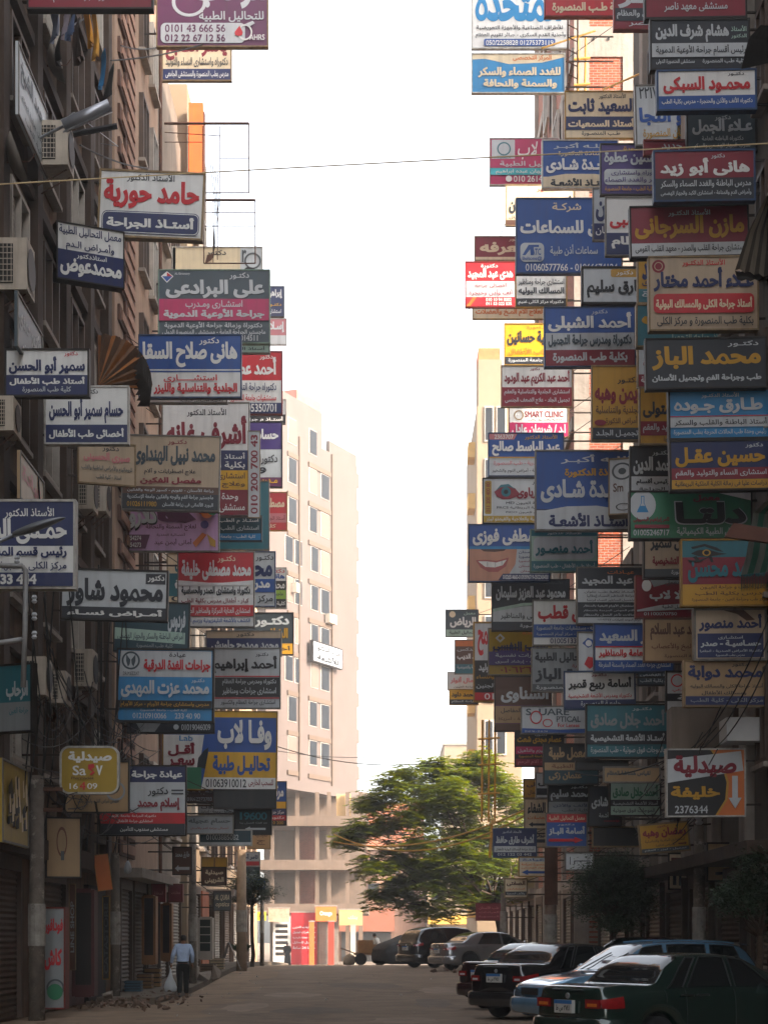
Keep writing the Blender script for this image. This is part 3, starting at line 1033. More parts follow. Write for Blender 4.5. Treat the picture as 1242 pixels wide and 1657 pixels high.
MB().box(6.1, 188, -1, 14, 200, 21.3).build('wall', M_CREAM, bx3)
MB().box(6.0, 187.8, 21.303, 14.1, 200, 21.6).build('coping', M_CONC, bx3)
adopt(bx3)
read_signs('''
@L 37 44 -70 248 15 f=dark t=.22 | hanging_sign | maroon sign cut off by the top edge, nearest the brown facade
maroon
t 20 72 70 90 lgrey دكتوراه جراحة العظام
T 4 10 96 66 white الأستاذ
@L 53 253 -58 434 76 f=tan t=.2 | hanging_sign | plum lab sign with phone numbers and a red blood drop, highest against the sky
plum
T 34 8 98 54 lgrey الرحاب
o 29 46 18 lgrey 1.2
t 38 57 97 71 lgrey للتحاليل الطبية
R 3 72 80 97 lgrey
t 7 74 62 83.5 plum 0101 43 666 56
t 7 86.5 62 95.5 plum 012 22 67 12 56
o 80 84 10 white .9
p lgrey 80,74 87,70 89,73 83,78
p red 75,76 78,84 77.5,87.5 74,89 71,87.5 70.5,84
t 84 87 98 94 white AHRS
@L 57.5 262 52 375 131 f=tan | hanging_sign | cream sign with red lettering and navy foot, just under the plum lab sign
cream
T 4 2 95 58 maroon ياسر الضبع
t 4 52 96 73 dark دكتوراه واستشارى النساء والتوليد
b 77 100 navy
t 4 81 97 97 white مدرس بطب المنصورة والمستشفى الجامعى
@L 45 157 276 328 386 r=2.5 t=.25 f=tan fw=.05 | hanging_sign | large white sign with big red lettering above a navy rounded box
white
t 25 1 72 16 dark الأستاذ الدكتور
T 3 12 97 58 red حامد حورية
R 2 62 98 97 navy
R 2.6 63.2 97.4 95.8 white
R 3.2 64.5 96.8 94.5 navy
T 7 69 93 91 white أستـاذ الجراحة
@L 40.5 96 366 198 459 y=26 t=.3 f=dark fw=.03 | hanging_sign | lab sign turned away at an angle, white over navy, beside the big red lettered sign
white
t 2 3 97 22 navy معمل التحاليل الطبية
t 12 26 86 48 navy وأمـراض الـدم
b 48 100 navy
t 28 51 74 62 white استاذدكتور
T 3 62 97 95 white محمدعوض
@L 62 278 399 425 442 f=white | hanging_sign | blank stained beige sign with one small black word and a sketched emblem
cream
B 76 0 100 100 lgrey
t 38 10 60 36 dark دكتور
p brown 39,30 47,26 44,50 36,68
o 90 55 34 dgrey 1
t 78 10 83 60 dgrey r
p black 77,98 84,80 91,84 94,98
@L 56 256 436 437 556 f=green t=.2 | hanging_sign | slate green sign with a magenta band and a red and blue diamond emblem
slate
B 2 8 5 8.1 slate
p white 7,1 13,8 7,17 1.5,8
p red 7,2.5 12,8 7,8
p royal 7,15.5 2.8,8 7,8 12,8
t 14 3 28 7 lgrey AL-Ekramawy
T 6 13 96 39 lgrey على البرادعى
t 64 3 82 13 lgrey دكتـور
b 40 70 pink
t 24 42 76 54 lgrey استشـارى ومـدرب
T 4 54 96 68 lgrey جراحة الأوعية الدموية
t 5 72 94 82 lgrey دكتوراة وزمالة جراحة الأوعية الدموية
t 3 83 97 91 lgrey ماجستير الجراحة العامة - مستشفى المنصورة الدولى
t 74 91 90 99 lgrey 014511
@L 76 400 463 460 513 f=dark | hanging_sign | small blue sign with white and yellow words peeping out beside the slate green one
navy
T 50 8 96 42 white إبراهيم
t 55 55 94 68 yellow دكتـور
t 55 76 94 94 white استشارى
@L 79 405 515 464 558 f=white | hanging_sign | pink topped white sign half hidden behind the slate green one's lower corner
salmon
b 65 100 white
T 45 10 95 58 white إسـلام
@L 58 300 556 437 572 | hanging_sign | low strip of a grey green sign showing between the magenta banded and blue ones
pale
t 20 20 95 80 dark أستاذ الجراحة العامة
@L 50 224 541 391 644 f=blue t=.2 | hanging_sign | bright blue and white sign with white lettering on top and red lettering below
white
b 0 55 blue
b 57.5 60 blue
T 3 10 97 52 white هانى صلاح السقا
t 59 3 79 16 white دكتور
t 24 64 77 77 red استشـــــارى
T 14 78 97 97 red الجلدية والتناسلية والليزر
@L 51 240 644 368 653 arm=0 | hanging_sign | thin white strip under the bright blue sign
white
t 40 12 96 88 dark دكتوراه الأمراض الجلدية
@L 61 318 568 457 671 f=red | hanging_sign | red and white sign ending in a navy phone number strip
white
b 0 46 red
T 36 8 94 42 white أحمد عطية
t 74 4 90 13 white دكتور
t 40 50 94 66 navy دكتوراه جراحة التجميل
t 38 69 94 82 red مستشفيات جامعة المنصورة
b 83 100 navy
t 50 84.5 94 98 white 0105350701
@L 66 372 671 462 686 arm=0 f=dark | hanging_sign | narrow black strip with white words under the navy phone strip
black
t 20 12 97 92 white أستـاذ م جراحة
@L 76 446 646 463 672 f=white arm=0 | hanging_sign | tiny white sign with one red stroke beside the phone strip
white
p red 55,10 75,8 65,60 55,60
p red 55,70 72,70 70,88 55,88
@L 34.4 8 564 145 642 f=dark t=.18 | hanging_sign | white over navy children's doctor sign nearest the left edge at awning height
white
t 71 2 88 14 red دكتور
T 3 14 97 54 navy سمير أبو الحسن
b 56 100 navy
T 4 60 97 80 white أستاذ طب الأطفال
t 20 82 80 97 lgrey كلية طب المنصورة
@L 38.5 72 624 209 719 f=white t=.2 | hanging_sign | white sign with navy foot tucked behind the left edge children's doctor sign
white
t 48 3 64 14 dark دكتور
T 4 18 95 66 navy حسام سمير أبو الحسن
b 68 100 navy
T 4 74 96 94 white أخصائى طب الأطفال
@L 54.5 262 651 404 836 f=grey t=.2 | hanging_sign | tall sign of white, navy, yellow and maroon fields under the bright blue sign
white
t 28 4 74 12 dark الأستاذ الدكتور
T 4 11 98 42 maroon أشرف غانه
b 42 60 navy
t 40 44 96 51 white أستاذ التوليد
t 40 52 96 59 white بكلية الطب
b 60 77.5 yellow
t 40 62 96 69 brown استشارى الحقن
t 40 70 96 76 brown وعلاج العقم
b 77.5 100 maroon
t 40 80 88 88 white وحدة مناظير
t 40 90 96 98 white مستشفى برمنتون
@L 53.6 401 697 421 838 arm=0 f=tan fw=.02 t=.1 | hanging_sign | narrow upright white board with a maroon phone number running up it
lgrey
v 20 4 85 96 maroon 010 200 700 43
@L 64 392 682 457 789 f=dark | hanging_sign | dark purple and grey sign with a yellow worded foot, beside the upright phone board
lgrey
b 0 42 purple
T 34 10 92 34 white حسام
t 34 50 90 66 dark دكتوراه
t 40 70 60 80 dark و
b 86 100 plum
t 30 88 90 98 yellow مـدرس
@L 41.5 128 716 218 785 y=18 f=tan t=.1 | hanging_sign | small weathered beige sign with faded red script, turned at an angle
beige
t 42 4 72 20 dark دكتور
T 8 22 92 48 salmon صبرى الحسينى
t 4 54 96 72 slate للروماتيزم والأمراض الباطنية والقلب
t 30 78 76 92 slate استاذ - كلية الطب
@L 49 196 704 355 827 r=1.2 f=grey | hanging_sign | beige jaw clinic sign with dark foot and yellow phone number
beige
t 46 4 66 12 maroon دكتـور
T 10 13 96 40 slate محمد نبيل الهنداوى
t 22 44 76 53 dark علاج اضطرابات و آلام
T 18 56 82 66 maroon مفصل الفكين
b 69 79 brown
b 79 100 dark
t 5 71 95 77.5 lgrey زراعة الأسنان - تقويم - كسور الوجه والفكين
t 5 80 95 88 lgrey ماجستير جراحة الفم والوجه والفكين جامعة الإسكندرية
t 42 90 95 97 lgrey البورد الألمانى فى زراعة الأسنان
t 5 90 36 97 gold 01026111980
@L 50.5 174 796 355 893 f=grey t=.14 | hanging_sign | lilac slimming clinic sign with fat swirling letters and fruit
lilac
b 0 18 lilac
p plum 48,28 68,24 80,46 70,52 56,48
T 8 18 46 66 dark كلازون
T 9 20 45 62 lgrey كلازون
T 44 24 76 50 plum كا
t 34 54 80 66 plum لعلاج السمنة والنحافة
t 44 70 70 76 plum أخصائية التغذية
t 42 80 76 92 plum أمانى أيمن عيد
p plum 0,73 38,73 34,97 0,97
t 8 75 30 83 white 01040454274
t 8 87 30 95 white 01040454273
c 86 28 10 red 1.1
c 92 20 8 lime 1.2
c 84 16 8 gold 1.2
c 90 36 9 orange 1.1
c 95 32 8 green 1
c 88 56 7 purple 1
p orange 86,70 90,74 80,96 77,88
p gold 90,72 98,84 98,96 93,92
@L 56 335 834 424 876 f=dark | hanging_sign | dark teal sign with white words under the tall four coloured sign
dteal
t 20 4 96 30 white أستـاذ م الطب
t 24 38 96 62 lgrey استشارى الطب
b 72 100 sky
t 24 78 90 94 white كلية الطب - جامعة
@L 58.5 330 778 436 890 arm=0 f=grey | hanging_sign | wide teal sign almost wholly hidden behind the dark teal one
teal
t 60 70 90 90 lgrey المنصورة
@L 79 420 796 465 859 f=gold | hanging_sign | small red sign with cream words, standing off against the white building
red
B 0 55 100 80 salmon
T 6 14 92 46 cream مصطفى
t 10 60 94 76 maroon أستاذ الجلدية
t 10 84 60 96 cream كلية
@L 31 -58 808 123 953 f=white t=.25 fw=.04 | hanging_sign | huge navy and white sign filling the left edge beside the lamp arm
white
b 0 52 navy
t 36 6 82 20 white الأستاذ الدكتور
T 3 20 94 50 white حمـدى السيد
T 8 53 94 69 navy رئيس قسم المسالك
t 6 71 94 82 navy مركز الكلى و الجهاز البولى
b 84 100 navy
T 20 86 66 98 white 2333 444
@L 40 97 921 271 1004 r=1.5 f=dark t=.2 fw=.04 | hanging_sign | white sign with big black shadowed lettering and a black foot
lgrey
b 76 100 dark
B 80 4 99 26 dark
t 82 6 98 22 white دكتور
T 4 16 97 76 dark محمود شاور
T 5 80 97 97 white أمـراض نسـاء
@L 52 287 892 412 1015 f=grey t=.2 | hanging_sign | red and white chest doctor sign with a red stripe and blue words at its foot
white
b 0 41 red
t 52 4 76 14 cream دكتـور
T 4 10 97 38 white محمد مصطفى خليفة
p white 0,38 50,42 100,38 100,45 0,45
T 4 46 96 59 dark دكتوراه واستشارى الصدر والحساسية
t 4 61 94 70 maroon كبار - أطفال مدرس بكلية الطب
b 72 87 red
t 4 75 96 85 white استشارى العناية المركزة والمناظير الصدرية
t 4 89 96 98 blue الكشف بالأشعة التليفزيونية ورسم القلب
@L 53.5 270 895 330 976 f=tan | hanging_sign | cream and teal strip peeping out left of the red chest doctor sign
cream
b 40 88 teal
T 20 8 46 38 teal ف
t 20 52 44 72 white م
t 10 88 60 99 dark 01
@L 58.5 352 892 446 982 f=blue | hanging_sign | white and blue sign emerging from behind the red chest doctor sign
lgrey
t 66 4 98 17 dark دكتـور
T 34 18 96 46 navy محمد
b 50 75 blue
T 40 54 92 72 white مدرس
t 34 80 97 96 dark مركز الكلى
@L 72 415 918 464 985 f=white arm=0 | hanging_sign | little white, black and lime sign at the edge of the white building
black
b 0 32 white
t 40 2 96 14 red دكتور
T 40 14 96 30 blue هانى
t 44 36 96 52 white محمد
b 56 78 lime
t 44 60 90 72 black ماجستير
t 20 84 98 96 white كلية الطب
@L 66 378 991 475 1060 f=dark | hanging_sign | dark grey sign with white heading and gold lettering, beside the white building
dgrey
T 34 6 94 34 white دكتـور
T 40 36 92 68 gold الشافعى
b 74 100 gold
t 40 80 96 94 dark أخصائى
@L 47 183 974 306 1056 r=1.5 f=dark | hanging_sign | faded dark teal sign with a torn pale strip under the black shadowed sign
dteal
T 72 14 96 60 lgrey فردوس
p pale 0,52 96,60 96,84 0,76
t 4 58 94 78 slate أمراض الباطنة والسكر والجهاز الهضمى
t 30 84 80 94 grey كلية طب المنصورة
@L 58 333 1020 456 1062 f=grey | hanging_sign | navy sign with a beige heading strip above the white and black striped one
navy
b 0 28 beige
t 40 4 64 24 dark دكتور
T 6 36 97 92 lgrey محمد ممدوح جاويش
@L 46 188 1049 346 1169 r=.6 f=dark fw=.05 t=.2 | hanging_sign | grey, blue and black thyroid clinic sign with a butterfly emblem
sky
B 1 1 99 38 lgrey
o 13 15 13 slate 1
p slate 12.5,14 8,6 8,16 10,24 12,20
p slate 13.5,14 18,6 18,16 16,24 14,20
t 5 31 22 36 dgrey DR.M.EZZAT
t 54 3 72 11 dark عيادة
T 27 13 98 32 red جراحات الغدة الدرقية
T 3 43 97 68 lgrey محمد عزت المهدى
t 78 40 92 47 lgrey دكتـور
b 72 83 black
t 3 73 97 82 gold مدرس واستشارى جراحة الأورام - مركز الأورام
t 24 84 74 88 lgrey كلية الطب - جامعة المنصورة
t 16 90 52 98 lgrey 01210910066
t 61 90 88 98 lgrey 233 40 90
@L 55 322 1048 454 1147 f=grey | hanging_sign | grey sign with huge black lettering, black middle and thin red lines
lgrey
t 70 6 86 14 dark دكتـور
T 16 12 97 42 black أحمد إبراهيم
b 46 48 red
b 49 82 black
t 28 51 96 63 lgrey دكتوراه ومدرس جراحة العظام
t 28 66 96 79 lgrey استشارى جراحات ومناظير
b 83 85 red
t 26 87 95 98 dark استشارى جراحة العظام والكسور
@L 50 204 1166 347 1187 f=dark | hanging_sign | dark strip with one white phone number under the thyroid clinic sign
dark
p grey 10,4 40,4 32,96 16,96
t 63 22 97 82 lgrey 01019046009
c 57 50 26 lgrey 1
@L 52 262 1150 448 1279 r=.6 f=gold t=.2 | hanging_sign | blue and yellow lab sign with a white left wing and big white lettering
royal
b 0 7 yellow
p white 0,30 36,30 32,72 0,72
p dark 36,50 40,46 38,74 30,72 31,60
p green 0,72 34,72 34,100 0,100
t 14 31 26 38 sky Lab
T 4 40 28 58 maroon أقـل
T 4 60 28 74 maroon سعـر
p yellow 40,52 100,52 100,85 36,85
T 48 10 96 49 white وفـا لاب
T 44 56 95 82 royal تحاليـل طبية
p white 36,85 100,85 100,100 34,100
t 38 87 74 98 dark 01063910012
t 76 87 98 97 maroon للسحب الخارجى
@L 33 -12 1074 56 1186 y=-24 f=dark | hanging_sign | faded teal and grey sign at the left edge hanging below a bracket of wires
teal
b 56 100 grey
T 30 24 92 54 lgrey الرحاب
t 40 64 94 76 teal جراحة العين
@L 37 97 1207 193 1285 round=.17 cat=sign f=white t=.2 | pharmacy_sign | mustard yellow rounded pharmacy sign with a white rim
mustard
T 12 8 90 34 white صيدلية
t 20 40 44 62 white Sa
t 62 40 74 62 white v
p red 48,38 58,36 60,44 54,48 60,56 54,62 50,60 56,54 48,48
t 18 65 58 71 brown Pharmacies
t 15 80 30 93 white 16
t 33 77 44 95 red 4
t 47 80 65 93 white 09
@L 40.5 104 1231 210 1316 f=dark t=.08 | hanging_sign | old bare beige board with one faded black line behind the mustard sign
tan
t 18 72 86 84 slate أخصائى أمراض القلب والسكر والكبد
o 80 58 20 grey 1
@L 45.5 160 1238 302 1353 f=dark t=.15 | hanging_sign | surgery clinic sign of navy, pale grey, red and dark bands low on the left
lgrey
b 0 23 navy
T 37 6 97 19 white عيادة جراحة
t 56 30 80 44 dark دكتور
p dark 84,34 98,34 98,36 84,36
p dark 84,39 98,39 98,41 84,41
T 44 46 94 66 maroon إسلام محمد
b 68 84 red
t 12 70 66 75 white دكتوراه الجراحة جامعة الأزهر
t 20 77 62 83 white استشارى جراحة الأطفال
b 84 100 dark
t 24 88 80 96 white مستشفى سندوب للتأمين
@L 50 345 1277 447 1309 f=dark | hanging_sign | plain black panel with no lettering under the blue and yellow lab sign
black
@L 51 378 1309 440 1351 f=dark | hanging_sign | black sign with teal digits and a pale arrow pointing left
black
T 14 8 90 42 teal 19600
t 14 50 90 60 grey Call us اتصل بنا
a 28 70 86 90 lgrey l
@L 50 300 1319 378 1350 f=grey | hanging_sign | weathered grey sign with dark lettering beside the black arrow sign
grey
T 4 12 96 52 dgrey حسام عجيله
t 8 62 92 82 maroon أخصائى جراحة الفم والأسنان
@L 53 296 1276 348 1300 f=dark | hanging_sign | dark brown strip with tiny pale lines left of the blank black panel
brown
t 6 10 94 40 lgrey عظام والمفاصل
t 10 60 94 90 lgrey 01012273783
@L 53.5 320 1299 380 1320 f=grey | hanging_sign | pale speckled strip between the blank black panel and the weathered grey sign
lgrey
t 6 8 94 46 dgrey بالقانون
t 6 54 94 94 dgrey مناقة - برمجة - إستيد
@L 50.5 322 1342 408 1369 f=white | hanging_sign | dark teal strip showing a white phone number, lowest of the left cluster
dteal
b 82 100 lgrey
t 12 28 76 66 lgrey 01003885082
@L 72 424 1264 464 1336 arm=0 f=dark | hanging_sign | tiny stack of blue, yellow, navy and red strips before the brick arcade
blue
b 46 62 yellow
b 62 78 navy
b 78 90 red
b 90 100 black
T 40 8 90 42 white مركز
t 20 66 92 76 white مركز جراحة
t 20 80 92 88 white دكتوراه
t 24 92 90 99 gold 010 200
@L 71 400 1338 438 1374 f=tan | hanging_sign | tan sign with brown words near the timber awning
tan
t 30 20 90 48 brown صيدلية
t 40 60 80 84 brown ج
@L 60 326 1403 367 1433 f=dark | pharmacy_sign | brown pharmacy sign with cream words in two lines by the concrete pole
brown
T 12 10 90 44 cream صيدلية
T 10 54 92 94 cream الشربينى
@L 60.3 326 1387 368 1404 f=gold arm=0 | hanging_sign | small amber glass panel on top of the brown pharmacy sign
gold
p brown 48,0 52,0 52,100 48,100
@L 76 382 1378 421 1402 f=white | hanging_sign | white sign with dark words and red foot near the timber awning
lgrey
b 68 100 red
T 8 10 94 58 navy تامر أحمد
@L 77 383 1402 421 1426 f=grey | hanging_sign | grey shop sign with slanting white script
slate
i 8 30 92 96 lgrey Tivaz
@L 75 387 1419 430 1441 r=3 f=white | pharmacy_sign | blue pharmacy sign with white words above the small dark tree
blue
T 16 14 96 88 white صيدلية
@L 55 279 1370 311 1416 f=dark | hanging_sign | dark brown sign with a pale arrow pointing left beside the spotted pole
brown
t 10 14 92 40 lgrey طارق محمد
a 8 66 92 92 lgrey l
@L 64 345 1442 374 1474 f=dark | hanging_sign | dark board with slanted pale letters near the potted plant
dgrey
i 4 14 96 50 cream AL QURA
i 10 56 96 88 cream optics
@L 54 245 1430 268 1460 f=red t=.3 arm=0 | hanging_sign | dim red sign with faint words, left one of two alike by the shop door
maroon
t 16 40 90 60 salmon السعادة
@L 55.5 272 1430 296 1460 f=red t=.3 arm=0 | hanging_sign | dim red sign with faint words, right one of two alike by the shop door
maroon
t 16 40 90 60 salmon عطارات
''')
